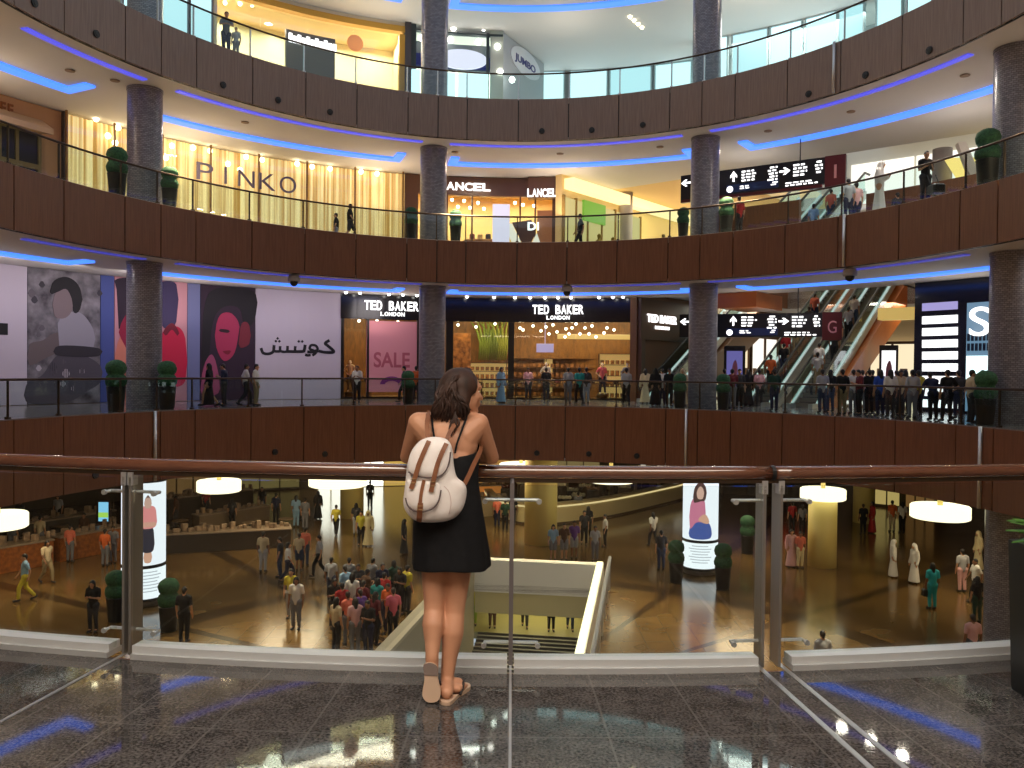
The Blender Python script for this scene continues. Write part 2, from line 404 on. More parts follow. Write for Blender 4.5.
def floor_ring(name, z, o1, t0=0, t1=TWO, m=GRANITE):
    return struct(MB().arc(z-.25, z, .09, o1, t0, t1, 150).build(name, m))
def ceil_ring(name, z, o1, t0=0, t1=TWO, oo=.09):
    return struct(MB().arc(z, z+.12, oo, o1, t0, t1, 150).build(name, CEIL))
floor_ring('floor', ZC, 7.6, PI+.5, TWO-.5); floor_ring('floor', ZC, 7.6, -.5, PI+.5, GALF); floor_ring('floor', ZB, 7.6, m=PALEST); floor_ring('floor', ZA, 7.6, m=PALEST)
ceil_ring('ceiling', ZAb, 7.6); ceil_ring('ceiling', ZBb, 7.6); ceil_ring('ceiling', ZCb, 27); ceil_ring('ceiling', ZTOP, 15, oo=.4)
# top fascia above the frame
struct(MB().arc(ZTOP-.02, ZTOP+1.9, .3, .42, 0, TWO, 120).build('trim_4', WOOD))
# outer walls
TA0 = T(528, 7.5, 15); TB0 = T(562, 7.5, 9); TB1 = T(1012, 7.5, 9); TC0 = T(640, 7.5, 2); TC1 = T(916, 7.5, 2)
WALLP = mat('warm_wall_plaster', srgb(196, 170, 142), .7)
struct(MB().arc(ZC, ZBb, 7.5, 7.75, T(341, 7.5, 2), PI+.5, 60).build('wall_left', WALLP))
struct(MB().arc(ZC, ZBb, 7.5, 7.75, PI+.5, TWO-.5, 60).build('wall_back', WALLP))
struct(MB().arc(ZC, ZBb, 7.5, 7.75, TWO-.5, TWO+TC1, 30).build('wall_right', WALLP))
struct(MB().arc(ZB, ZAb, 7.5, 7.75, T(405, 7.5, 9), PI+.8, 60).build('wall_left', WALLP))
struct(MB().arc(ZB, ZAb, 7.5, 7.75, PI+.8, TWO+TB1, 60).build('wall_back', WALLP))
struct(MB().arc(ZA, ZTOP, 7.5, 7.75, T(214, 7.5, 16), PI+.8, 60).build('wall_left', WALLP))
struct(MB().arc(ZA, ZTOP, 13.5, 13.75, -.2, TA0, 60).build('wall_far', mat('upper_wall', srgb(170, 168, 165), .7)))
floor_ring('floor', ZA-.001, 13.5, -.2, TA0, PALEST)
GWALL = mat('ground_dark_wall', (.05, .034, .02), .5, noise=(.09, .06, .03), nscale=.7)
struct(MB().arc(ZG, ZCb, 27, 27.3, 0, TWO, 150).build('wall_ground', GWALL))

LEDV2 = glow('dim_violet_led', (.14, .14, 1.0), .35)
# ---- blue cove lights
BREAK = [T(p, 1.9, 10) for p in (1012, 703.5, 432.5, 144.5)]
def cove(z, lev):
    segs = []
    cols = ['right-edge', 'right-centre', 'left-centre', 'left']
    edges = [BREAK[0]-.30] + BREAK + [BREAK[3]+.36]
    for i in range(1, 5):
        a, b = edges[i], edges[i+1]
        a += .060; b -= .060
        where = ['right of the right-edge column', 'between the right-edge and right-centre columns', 'between the two centre columns', 'between the left-centre and left columns', 'left of the left column'][i]
        mb = MB(); mb.arc(z-.09, z-.005, 4.15, 4.72, a, b, 24)
        for e, s in ((a, 1), (b, -1)):
            w = .022*s
            mb.arc(z-.09, z-.005, 3.2, 4.15, min(e, e+w), max(e, e+w), 2)
        tag(mb.build('cove_light', LEDB), 'wide blue cove light on the %s ceiling, %s' % (lev, where), 'cove light', 'wide blue cove lights')
        if z == ZTOP: continue
        mb = MB(); mb.arc(z-.05, z-.005, .80, 1.06, a-.02, b+.02, 24)
        tag(mb.build('cove_light', LEDV if z > 8 else LEDV2), 'thin violet-blue strip light by the %s ceiling edge, %s' % (lev, where), 'cove light', 'thin blue edge lights')
cove(ZAb, 'middle gallery'); cove(ZBb, 'lower gallery'); cove(ZTOP, 'top gallery')

# ---- columns
CR = .625
COLS = []
for px, nm in ((144.5, 'leftmost purple-grey mosaic column running through every level'), (432.5, 'purple-grey mosaic column rising above and left of the woman'),
               (703.5, 'purple-grey mosaic column right of centre behind the hanging signs'), (1012, 'purple-grey mosaic column cut by the right edge of the photo')):
    p = E(T(px, 1.93, 5), 1.93); COLS.append(p)
    mb = MB(); mb.lathe([(CR, ZG+.005), (CR, ZTOP-.005)], n=40)
    for z in (ZAb, ZBb): mb.lathe([(CR, z-.12), (CR+.02, z-.10), (CR+.02, z-.005)], n=40, cap=False)
    o = smooth_angle(mb.build('column', MOSAIC)); o.location = (p.x, p.y, 0); tag(o, nm, 'column', 'mosaic columns', 'structure')

# ---- balustrades of the far side
def balustrade(z, lev, extra=''):
    t0 = FAR_T[-1]; t1 = FAR_T[0]; tm = T(512)
    root = empty('glass_balustrade', E(tm, .15, z), 'curved glass balustrade with dark handrail along the far edge of the %s' % lev, 'balustrade', 'gallery balustrades')
    n = 90
    MB().tube([E(t0+(t1-t0)*i/n, .15, z+1.15) for i in range(n+1)], .04, 8).build('handrail', BRONZE, root, True)
    for a, b in zip(FAR_T[:-1], FAR_T[1:]):
        g = (b-a)/abs(b-a)*.0015
        MB().arc(z+.02, z+1.1, .145, .16, b-g, a+g, 4).build('glass_panel', GL_FAR, root)
        p = E(a, .2); q = MB(); tt = EN(a)
        q.box(p+Vector((0, 0, z+.56)), (.05, .05, 1.12), math.atan2(tt.y, tt.x)); q.box(p+Vector((0, 0, z+.03)), (.12, .12, .06), math.atan2(tt.y, tt.x))
        q.build('post', STEEL if z == ZA else BRONZE, root)
    return root
balustrade(ZA, 'top gallery'); balustrade(ZB, 'middle gallery'); balustrade(ZC, 'lower gallery opposite')

# ---- dome cameras and small ceiling fittings
for px, w in ((294, 'left of the lettered sale shop'), (567, 'above the lit shop sign at centre'), (850, 'right of the hanging signs')):
    t = T(px, .5, ZBb); c = E(t, .5, ZBb)
    root = empty('dome_camera', c, 'grey security dome camera under the middle gallery, %s' % w, 'security camera', 'dome cameras')
    MB().lathe([(.10, -.0), (.22, -.05), (.26, -.2), (.25, -.3)], c, 16).build('housing', cm(180, 178, 185), root, True)
    MB().ball(c+Vector((0, 0, -.34)), (.17, .17, .17), 8).build('dome', BLACK, root, True)
for z, lst in ((ZAb, [(70, 64, 2.6), (115, 75, 2.), (245, 112, 2.4), (455, 152, 2.3), (560, 153, 2.3), (660, 150, 2.3), (851, 112, 2.4), (965, 77, 2.4), (768, 131, 2.4)]),):
    for i, (px, py, o) in enumerate(lst):
        c = E(T(px, o, z), o, z-.012)
        tag(MB().lathe([(.17, 0), (.16, -.03), (.05, -.035)], c, 16).build('ceiling_vent', cm(150, 126, 108)), 'small round vent in the middle gallery ceiling, number %d from the left' % (sorted(lst).index((px, py, o))+1), 'vent', 'ceiling vents')
# ------------------------------------------------------------------ the corridor to the right, where the oval wall opens
HO = Vector((4.0, 45.0, 0)); HU = Vector((.64, .77, 0)).normalized(); HV = Vector((HU.y, -HU.x, 0))
def H(u, v, z=0.): return HO+HU*u+HV*v+Vector((0, 0, z))
HANG = math.atan2(HU.y, HU.x)
def hbox(mb, u0, u1, v0, v1, z0, z1, m=0):
    return mb.box(H((u0+u1)/2, (v0+v1)/2, (z0+z1)/2), (u1-u0, v1-v0, z1-z0), HANG, m)
def hb(name, u0, u1, v0, v1, z0, z1, m): return hbox(MB(), u0, u1, v0, v1, z0, z1).build(name, m)
CREAM = mat('cream_wall', srgb(228, 208, 170), .6)
struct(hb('floor', -3.5, 24, -.3, 26, ZC-.26, ZC-.012, GRANITE))
# middle gallery floor in the corridor: left walkway and rear bridge, a void between for the escalators
mb = MB(); hbox(mb, -1, 26, -.3, 5.2, ZB-1.7, ZB-.012); hbox(mb, 15, 30, 5.2, 30, ZB-1.7, ZB-.012); hbox(mb, -3, 15, 15, 30, ZB-1.7, ZB-.012)
struct(mb.build('floor', [CEIL]))
struct(hb('ceiling', -2.5, 3.2, -.6, 21, ZAb+.02, ZAb+1.6, CEIL))
struct(hb('ceiling', 3.2, 34, -.6, 6, ZAb+.02, ZAb+1.6, mat('warm_soffit', srgb(236, 205, 150), .7)))
struct(hb('wall_corridor', -1.7, 34, -.9, -.5, ZB, ZAb, mat('warm_corridor_wall', srgb(235, 205, 140), .6)))
struct(hb('wall_corridor', 0.6, 24, 2.4, 2.8, ZC, ZBb+.5, mat('brown_corridor_wall', srgb(120, 80, 48), .5)))
struct(hb('wall_corridor', -1.5, 18, 21, 21.4, ZC, ZBb+.3, CREAM))
struct(hb('wall_far', 20, 20.4, 2.4, 22, ZC, ZB-1.7, CREAM))
GLAREW = glow('daylit_window', (1, .97, .86), 1.25)
struct(hb('wall_far', 34, 34.4, -2, 34, ZB-1, ZTOP+1, cm(225, 220, 205)))
struct(hb('wall_far', -4, 34, 33.6, 34, ZB-1, ZTOP+1, cm(225, 220, 205)))
struct(hb('ceiling', 3.2, 35, 6, 34, ZTOP+.2, ZTOP+.5, CEIL))
# tall daylit window wall at the end of the corridor
k = 0
for v0 in range(3, 33, 5):
    k += 1
    w = hb('window_%d' % k, 33.8, 33.95, v0+.1, v0+4.9, ZB+.3, ZTOP-1, GLAREW); struct(w)
    for j in range(3):
        hb('window_frame', 33.6, 33.8, v0-.05, v0+.05, ZB, ZTOP-1, cm(190, 188, 180)) if False else None
for u0 in range(4, 32, 6):
    k += 1
    struct(hb('window_%d' % k, u0+.1, u0+5.9, 33.4, 33.55, ZB+.3, ZTOP-1, GLAREW))
# wooden parapets round the escalator void (each run is a thing)
PWOOD = mat('orange_brown_parapet_wood', (.16, .06, .022), .4, noise=(.22, .085, .03), nscale=3, stretch=(6, 6, .4))
def parapet(u0, u1, v0, v1, z, h, label):
    tag(hb('parapet', u0, u1, v0, v1, z, z+h, PWOOD), label, 'parapet', 'wooden parapets')
parapet(15, 15.2, 5.2, 15, ZB-1.7, 2.9, 'wooden parapet across the corridor behind the escalators')
parapet(5, 15, 5.05, 5.25, ZB-1.7, 2.9, 'wooden parapet along the left walkway of the corridor')
parapet(2, 15, 15, 15.2, ZB-1.7, 2.9, 'orange-brown wooden parapet to the right of the escalators')
tag(MB().arc(ZB, ZB+2.15, 6.6, 6.8, T(1010, 6.6, 9), T(866, 6.6, 9), 10).build('parapet', PWOOD), 'orange-brown curved parapet behind the white-robed person on the middle gallery', 'parapet', 'wooden parapets')
pz = [T(p, 3.4, ZB+1) for p in (800, 716)]
tag(MB().arc(ZB, ZB+1.62, 3.3, 3.5, pz[0], pz[1], 10).build('parapet', PWOOD), 'low curved wooden wall behind the person in red on the middle gallery', 'parapet', 'wooden parapets')

# ---- escalators
ES_GLASS = glass('escalator_glass', (.80, .93, .90), 1.6, .05)
def escalator(u0, v0, z0, rise, label, clad, w=1.0):
    run = rise/math.tan(math.radians(30.0))
    O = H(u0, v0, z0); root = empty('escalator', O, label, 'escalator', 'escalators')
    def Q(u, v, z): return O+HU*u+HV*v+Vector((0, 0, z))
    n = int(run/.4); mb = MB()
    for i in range(n):
        u = .4*i; z = rise*(i+.5)/n
        mb.box(Q(u+.2, 0, z-.12), (.4, w, .22), HANG)
        mb.box(Q(u+.01, 0, z-.02), (.03, w, .2), HANG, 1)
    mb.build('steps', [cm(60, 60, 64, .4), cm(120, 118, 110, .4)], root)
    sl = (HU*run+Vector((0, 0, rise))).normalized(); nrm = sl.cross(HV).normalized()
    if nrm.z < 0: nrm = -nrm
    for s, lab in ((-1, 'left'), (1, 'right')):
        v = s*(w/2+.08)
        q = MB(); q.prism([(0, 0), (run, rise), (run, rise+.85), (0, .85)], Q(-.2, v, .1), HU, Vector((0, 0, 1)), .03); q.build('balustrade_glass', ES_GLASS, root)
        q = MB(); q.tube([Q(-.9, v, .62), Q(-1.05, v, .8), Q(-.9, v, .98), Q(-.2, v, 1.0), Q(run-.2, v, rise+1.0), Q(run+.6, v, rise+1.05)], .06, 8); q.build('handrail', BLACK, root, True)
        q = MB(); q.prism([(-.9, -.3), (0, -.3), (run, rise-.3), (run, rise+.12), (0, .18), (-.9, .18)], Q(-.2, v-.09, 0), HU, Vector((0, 0, 1)), .2); q.build('skirt', mat('escalator_skirt', (.55, .60, .58), .3, .6), root)
        q = MB(); q.prism([(0, .16), (run, rise+.12), (run, rise+.2), (0, .24)], Q(-.2, v-.05, 0), HU, Vector((0, 0, 1)), .1); q.build('skirt_light', glow('escalator_light', (.8, 1, .95), .55), root)
    q = MB(); q.prism([(-.8, -.5), (run+.2, rise-.5), (run+.2, rise-2.3), (2.2, -1.0 if z0 > 1 else 0.0 - .0), (-.8, -.5)][:4], Q(0, w/2+.45, 0.02 if z0 < 1 else 0), HU, Vector((0, 0, 1)), -(w+.9)); q.build('cladding', clad, root)
    return root
COPPER = mat('copper_orange_cladding', srgb(205, 120, 50), .35, noise=srgb(190, 100, 40), nscale=.8)
GREYCL = mat('grey_cladding', srgb(150, 140, 125), .4)
EV = 11.0
escalator(.8, EV-1.45, ZC+.02, 7.4, 'left escalator of the pair rising from the lower gallery behind the red G sign', GREYCL)
escalator(.8, EV+.75, ZC+.02, 7.4, 'right copper-sided escalator of the pair rising from the lower gallery', COPPER)
escalator(1.2, EV-1.45, ZB+.02, 3.4, 'left escalator of the pair rising from the middle gallery under the red 1 sign', GREYCL)
escalator(1.2, EV+.75, ZB+.02, 3.4, 'right escalator of the pair rising from the middle gallery', COPPER)
escalator(.9, 4.0, ZC+.02, 6.0, 'escalator beside the dark fashion shop corner', mat('bronze_cladding', srgb(110, 75, 42), .35))
# copper bulkhead above the escalators
tag(hb('bulkhead', 1.0, 4.2, 7.2, 9.2, ZBb-.75, ZBb-.02, COPPER), 'copper-coloured ceiling bulkhead above the hanging sign of the lower gallery', 'bulkhead')
tag(hb('bulkhead', 7.5, 8.5, 12.9, 20.5, ZBb-1.15, ZBb-.55, mat('warm_band', srgb(245, 200, 90), .5, emit=(1, .72, .22), es=.45)), 'warm yellow lit ceiling band above the cream shop', 'bulkhead')

# ---- round grey columns in the corridor
for px, py, y, r, z0, z1, lb in ((625.5, 240, 48.5, .4, ZB, ZAb, 'slim pale column on the middle gallery left of the signs'), (942, 180, 38.4, .42, ZB, ZAb, 'pale grey column on the middle gallery behind the man in black')):
    c = at(px, py, y); o = MB().lathe([(r, z0), (r, z1-.01)], (c.x, c.y, 0), 24).build('column', cm(178, 170, 172), None, True)
    tag(o, lb, 'column', 'slim pale columns', 'structure')
# white splayed pier at the right of the middle gallery
a = at(983, 200, 35); tag(MB().prism([(0, 0), (.34, 0), (.05, 1.7), (-.75, 3.9), (-1.05, 3.9), (-.32, 1.7)], (a.x, a.y, ZB), (1, -.3, 0), (0, 0, 1), .5).build('splayed_pier', cm(235, 225, 205)), 'white splayed pier beside the right-edge column', 'pier')
a = at(985, 150, 37); tag(MB().prism([(0, 1.0), (.8, 1.8), (.8, 3.8), (-1.6, 3.9)], (a.x, a.y, ZB), (1, -.3, 0), (0, 0, 1), .08).build('lit_panel', glow('yellow_lit_panel', (1, .72, .2), 1.3)), 'yellow lit wall panel above the right-hand topiary', 'wall light')

# ---- lower-level corridor shops (behind the escalators)
LITX = 0
LITCREAM = glow('lit_cream_window', (1, .84, .55), 1.0)
LITCOOL = glow('lit_cool_window', (1, .95, .85), 1.15)
def shopwin(u, v0, v1, z0, z1, label, lit, fcol=cm(90, 62, 40), n=3):
    O = H(u, (v0+v1)/2, z0); root = empty('shop_window', O, label, 'shop window', 'corridor shop windows')
    hbm = MB(); hbox(hbm, u-.02, u+.02, v0, v1, z0+.1, z1-.1); hbm.build('lit_display', lit, root)
    fm = MB()
    for i in range(n+1):
        v = v0+(v1-v0)*i/n; hbox(fm, u-.14, u, v-.06, v+.06, z0, z1)
    hbox(fm, u-.14, u, v0, v1, z1-.18, z1); hbox(fm, u-.14, u, v0, v1, z0, z0+.12); fm.build('frame', fcol, root)
    g = MB()
    for i in range(n):
        v = v0+(v1-v0)*(i+.5)/n; hbox(g, u-.1, u-.03, v-.22, v+.22, z0+.35, z0+1.9)
    g.build('display', cm(150, 120, 90), root)
    return root
shopwin(19.6, 3.0, 4.6, .05, 3.9, 'lit cream shop window at the end of the corridor, far left bay', LITCREAM)
shopwin(19.6, 4.8, 6.4, .05, 3.9, 'lit white shop window behind the escalators, left bay', LITCOOL)
shopwin(19.6, 6.7, 8.8, .05, 3.9, 'lit white shop window behind the escalators, right bay', LITCOOL)
shopwin(19.6, 9.0, 14.6, .05, 3.7, 'lit cream shop window right of the escalators', LITCREAM, n=4)
shopwin(19.6, 15, 20.8, .05, 3.7, 'lit cream shop window beside the striped shop', LITCREAM, n=4)
for i, (u0, u1, lb) in enumerate(((7.8, 10.6, 'lit cream shop bay on the left corridor wall right of the column, nearest bay'), (11.0, 14.4, 'lit cream shop bay on the left corridor wall, middle bay'), (14.8, 19.2, 'lit white shop bay on the left corridor wall, farthest bay'))):
    root = empty('shop_window', H((u0+u1)/2, 2.85, 0), lb, 'shop window', 'corridor shop windows')
    hbox(MB(), u0, u1, 2.82, 2.9, .1, 3.9).build('lit_display', LITCREAM if i < 2 else LITCOOL, root)
    q = MB()
    for k in range(3): u = u0+(u1-u0)*k/2; hbox(q, u-.1, u+.1, 2.82, 3.0, .01, 4.1)
    hbox(q, u0, u1, 2.82, 3.0, 3.9, 4.1); q.build('frame', cm(96, 66, 40), root)
    q = MB()
    for k in range(4): u = u0+(u1-u0)*(k+.5)/4; hbox(q, u-.2, u+.2, 2.9, 3.0, .4, 1.9)
    q.build('display', cm(150, 116, 84), root)
# advertising totems on the lower gallery
def totem(px, py, y, w, h, label, scr, z=ZC, fc=BLACK):
    c = at(px, py, y); c.z = z; root = empty('advertising_totem', c, label, 'totem', 'advertising totems')
    d = Vector((c.x, c.y, 0)).normalized(); rz = math.atan2(d.y, d.x)-PI/2
    b = MB(); b.bbox(c+Vector((0, 0, h/2)), (w, .25, h), .03, rz); b.build('casing', fc, root)
    q = MB(); q.box(c-d*.135+Vector((0, 0, h*.60)), (w*.74, .02, h*.62), rz); q.build('screen', scr, root)
    q = MB(); q.prism(catmull([(-.12, 0), (.1, .05), (.16, .5), (.05, .9), (-.1, .6)], 4), c-d*.15+Vector((0, 0, h*.45)), (math.cos(rz), math.sin(rz), 0), (0, 0, 1), .006); q.build('picture', cm(190, 120, 140), root)
totem(888, 400, 42.0, .88, 3.05, 'dark advertising totem with a bright white screen in front of the cream shop', glow('totem_white', (1, .97, 1), 1.3))
totem(734, 400, 44.0, 1.1, 3.0, 'dark totem with a dim violet-blue screen right of the right-centre column', glow('totem_violet', (.16, .15, .45), .7))

# ---- striped shop at the right of the lower gallery
def offarc(mb, px0, px1, z0, z1, o0, o1, m=0, n=6):
    z = (z0+z1)/2; return mb.arc(z0, z1, o0, o1, T(px1, o0, z), T(px0, o0, z), n, (m, m, m, m))
root = empty('striped_storefront', E(T(955, 7.4), 7.4, 0), 'black storefront with glowing white horizontal stripes beside the right-edge column', 'storefront')
offarc(MB(), 914, 1060, 0, ZBb-.02, 7.1, 7.5, n=16).build('facade', mat('gloss_black', (.008, .009, .016), .15), root)
for i in range(9):
    y0 = (299, 313, 325.5, 338, 350.5, 363, 376, 389, 401)[i]; zt = at(940, y0, 33.2).z; zb = at(940, y0+8.2, 33.2).z
    q = MB(); offarc(q, 922, 957, max(.05, zb), zt, 7.04, 7.1); q.build('light_stripe', glow('stripe_white', (1, 1, 1), 1.6) if i else glow('stripe_lilac', (.45, .4, .8), .8), root)
q = MB(); offarc(q, 966, 994, .1, 4.5, 7.05, 7.1); q.build('shop_window', glow('cool_shop_back', (.22, .42, .62), .55), root)
q = MB(); offarc(q, 966, 1000, 1.35, 2.35, 7.0, 7.04); q.build('light_panel', glow('cyan_white_panel', (.75, 1, 1), 1.7), root)
q = MB()
for i in range(14): offarc(q, 967+(i % 7)*3.9, 969.3+(i % 7)*3.9, 2.55+(i//7)*.4, 2.85+(i//7)*.4, 6.98, 7.03, 0, 1)
q.build('bottles', cm(30, 40, 60), root)
q = MB(); t = T(981, 7.0, 4); N = -EN(t); put_text(q, 'S', E(t, 6.95, 3.15), Vector((0, 0, 1)).cross(N), 1.15, .08, .82); q.build('letter', SIGNW, root)

# ---- directional signs hung over the gallery
SB = mat('sign_navy_black', (.006, .008, .014), .3); SBL = mat('sign_blue', (.012, .035, .14), .3); SR = mat('sign_maroon', (.10, .008, .012), .3)
def dirsign(z0, z1, pa, pb, ya, yb, ch, label, split_px, red=True, zlow=None):
    """a long hanging panel from bearing pa to pb at distances ya, yb"""
    A = at(pa, 384, ya); B = at(pb, 384, yb); A.z = B.z = z0; X = (B-A); L = X.length; X.normalize(); Z = X.cross(Vector((0, 0, 1)))
    root = empty('hanging_sign', (A+B)/2, label, 'sign', 'hanging direction signs'); h = z1-z0
    def P(s, z, d=.0): return A+X*(s*L)+Vector((0, 0, z))+Z*d
    def rect(s0, s1, a, b, m, d, nm, th=.015):
        q = MB(); q.prism([(0, 0), ((s1-s0)*L, 0), ((s1-s0)*L, b-a), (0, b-a)], P(s0, a, d), X, (0, 0, 1), th); return q.build(nm, m, root)
    rect(0, 1, 0, h, SB, -.1, 'panel', .2)
    rect(.30, .62, .08, .38*h, SBL, .1, 'blue_strip', .006)
    if red: rect(0, .87, -.14, 0, SR, -.1, 'lower_edge', .2)
    rect(.885, 1.0, -.16, h+.02, SR, .0, 'level_tab', .13)
    q = MB(); put_text(q, ch, P(.943, h*.16, .131), X, h*.5, .012, h*.34 if ch == 'G' else h*.09, 0); q.build('level_letter', cm(215, 150, 150), root)
    def arrow(s, zc, ang, r):
        q = MB(); pl = [(-.5, -.09), (.08, -.09), (-.16, -.33), (.06, -.33), (.5, 0), (.06, .33), (-.16, .33), (.08, .09), (-.5, .09)]
        c, n = math.cos(ang), math.sin(ang)
        q.prism([((x*c-y*n)*r, (x*n+y*c)*r) for x, y in pl], P(s, zc, .105), X, (0, 0, 1), .01); q.build('arrow', SIGNW, root)
    r = h*.42
    arrow(.035, h*.68, PI, r); arrow(.345, h*.70, PI/2, r); arrow(.655, h*.66, 0, r)
    def lines(s0, s1, zt, n, hh, nm='lettering', right=False):
        q = MB(); w = (s1-s0)*L
        for i in range(n):
            ww = w*(.72+.28*((i*37) % 10)/10); x0 = w-ww if right else 0; x = x0
            while x < x0+ww-.05:
                l = min(.12+.16*random.random(), x0+ww-x)
                q.prism([(x, 0), (x+l, 0), (x+l, hh), (x, hh)], P(s0, zt-(i+1)*hh*1.9, .104), X, (0, 0, 1), .01); x += l+.07
        q.build(nm, SIGNW, root)
    hh = h*.062
    lines(.395, .50, h*.93, 4, hh); lines(.55, .612, h*.95, 5, hh, right=True); lines(.705, .80, h*.93, 4, hh*1.1); lines(.825, .872, h*.95, 4, hh*1.1, right=True)
    lines(.385, .46, h*.33, 2, hh*.7); lines(.57, .615, h*.34, 2, hh*.7, right=True); lines(.09, .14, h*.9, 2, hh); lines(.66, .868, h*.25, 2, hh*.8)
    q = MB(); q.tube([P(.322, h*.2, .1), P(.322, h*.2, .115)], h*.13, 14); q.build('parking_icon', SIGNW, root)
    q = MB(); put_text(q, 'P', P(.322, h*.12, .116), X, h*.16, .006, h*.1); q.build('parking_letter', SBL, root)
    for s in (.1, .74):
        q = MB(); q.tube([P(s, h), P(s, (ZAb if z0 > 6 else ZBb)-z0-.01)], .025, 8); q.build('hanger', BLACK, root)
dirsign(9.8, 10.95, 679, 843, 39.8, 35.6, '1', 'hanging direction sign of the middle gallery with a maroon 1 tab', 700)
dirsign(3.25, 4.35, 679, 841, 40.0, 37.6, 'G', 'hanging direction sign of the lower gallery with a maroon G tab', 700, red=False)
# ------------------------------------------------------------------ shops of the left and centre
def bulb_mesh(r):
    k = 'bulb%.3f' % r
    if k not in MATS: q = MB().ball((0, 0, 0), r, 6); MATS[k] = q.build('tmp', LAMPW); 
    return MATS[k]
def bulbs(pts, r, m, name, label, group, cat='lamp'):
    me = None
    for p in pts:
        if me is None:
            o = MB().lathe([(r*.5, r*1.0), (r*.95, r*.5), (r, 0), (r*.8, -r*.55), (r*.35, -r*.9)], n=10).build(name, m, None, True); me = o.data
        else: o = link(name, me)
        o.location = p; tag(o, label, cat, group)
def recess(px0, px1, z0, z1, o1, fm, bm_, cmat, name):
    """a shop room behind the oval wall: floor, rear wall, ceiling, two side walls"""
    t1, t0 = T(px0, 7.5, (z0+z1)/2), T(px1, 7.5, (z0+z1)/2)
    struct(MB().arc(z0-.2, z0-.002, 7.6, o1, t0, t1, 14).build('floor', fm)); struct(MB().arc(z0, z1, o1, o1+.15, t0, t1, 14).build('wall_'+name, bm_))
    struct(MB().arc(z1-.15, z1-.03, 7.6, o1, t0, t1, 14).build('ceiling', cmat))
    d = .15/25
    struct(MB().arc(z0, z1-.05, 7.5, o1, t1-d, t1, 1).build('wall_'+name, bm_)); struct(MB().arc(z0, z1-.05, 7.5, o1, t0, t0+d, 1).build('wall_'+name, bm_))
GOLDW = mat('golden_brown_panelling', srgb(120, 82, 34), .45, noise=srgb(84, 56, 24), nscale=2.2, stretch=(3, 3, 1))
PALEF = mat('pale_shop_floor', srgb(170, 130, 70), .2)
BOLD = .022
# ---- the two-bay dark fashion shop on the lower gallery
recess(341, 640, ZC, ZBb, 13.0, PALEF, GOLDW, mat('brown_shop_ceiling', srgb(82, 56, 30), .7), 'shop')
root = empty('dark_storefront', E(T(490, 7.4), 7.4, 0), 'dark storefront with two white lit name signs and gold interior, lower gallery centre', 'storefront')
FAS = mat('black_brown_fascia', (.010, .009, .012), .18)
def zat(px, py, o): p = E(T(px, o, 3), o); return at(px, py, p.y).z
q = MB(); offarc(q, 341, 640, 4.2, ZBb-.03, 7.25, 7.5, n=20); q.build('sign_band', FAS, root)
q = MB()
for a, b in ((341, 344), (367, 369), (417, 419), (446, 453), (508, 514), (636, 641)): offarc(q, a, b, .02, 4.22, 7.28, 7.5, n=1)
offarc(q, 341, 640, 0.01, .12, 7.35, 7.5, n=16); q.build('frame', mat('shop_frame_dark', (.012, .010, .010), .3), root)
for a, b in ((344, 367), (453, 508), (514, 575), (576, 636)):
    q = MB(); offarc(q, a, b, .12, 4.2, 7.40, 7.42, n=4); q.build('glass_pane', GL_SHOP, root)
q = MB(); wall_text(q, 'TED BAKER', 364, 419, 4.70, .48, 7.23, .06, 0, .86); q.build('lettering', SIGNW, root)
q = MB(); wall_text(q, 'LONDON', 380, 405, 4.40, .2, 7.23, .05, 0, .8); q.build('lettering', SIGNW, root)
q = MB(); wall_text(q, 'TED BAKER', 532, 584, 4.66, .48, 7.23, .06, 0, .86); q.build('lettering', SIGNW, root)
q = MB(); wall_text(q, 'LONDON', 546, 570, 4.36, .2, 7.23, .05, 0, .8); q.build('lettering', SIGNW, root)
# its flank along the corridor
root2 = empty('dark_storefront', H(2, 2.9), 'bronze-brown flank of the dark storefront with a third small white name sign', 'storefront')
hbox(MB(), .7, 8.0, 2.82, 3.0, 3.3, ZBb-.05).build('sign_band', mat('bronze_fascia', srgb(88, 56, 34), .35), root2)
q = MB(); put_text(q, 'TED BAKER', H(2.9, 3.01, 4.25), -HU if HU.cross(Vector((0, 0, 1))).y > 0 else HU, .42, .05, 3.2); q.build('lettering', SIGNW, root2)
q = MB(); put_text(q, 'LONDON', H(2.9, 3.01, 3.9), -HU if HU.cross(Vector((0, 0, 1))).y > 0 else HU, .17, .05, 1.5); q.build('lettering', SIGNW, root2)
for u in (.7, 7.6): hbox(MB(), u, u+.4, 2.82, 3.05, .01, 3.3).build('pilaster', mat('bronze_fascia'), root2)
# sale poster
def onwall(px, py, o): y = E(T(px, o, 3), o).y; return at(px, py, y)
ts = (T(417, 7.2, 2), T(367, 7.2, 2)); tm = sum(ts)/2; N = -EN(tm); WX = Vector((0, 0, 1)).cross(N).normalized(); c0 = E(tm, 7.3, 0); wdt = (E(ts[0], 7.3)-E(ts[1], 7.3)).length
root = empty('sale_poster', c0+Vector((0, 0, .3)), 'large pink SALE poster with a purple arc in the shop window', 'poster')
PINKP = mat('pink_poster_paper', srgb(226, 150, 160), .7)
MB().box(c0+Vector((0, 0, 2.25)), (wdt, .06, 3.75), math.atan2(WX.y, WX.x)).build('sheet', PINKP, root)
q = MB(); put_text(q, 'SALE', c0+N*.035+Vector((-.0, 0, 1.70)), WX, .78, .01, wdt*.72); q.build('lettering', cm(186, 92, 108), root)
q = MB(); pl = [(math.cos(a)*.62, math.sin(a)*.42) for a in [PI*i/14 for i in range(15)]]+[(math.cos(a)*.36, math.sin(a)*.18) for a in [PI*(14-i)/14 for i in range(15)]]
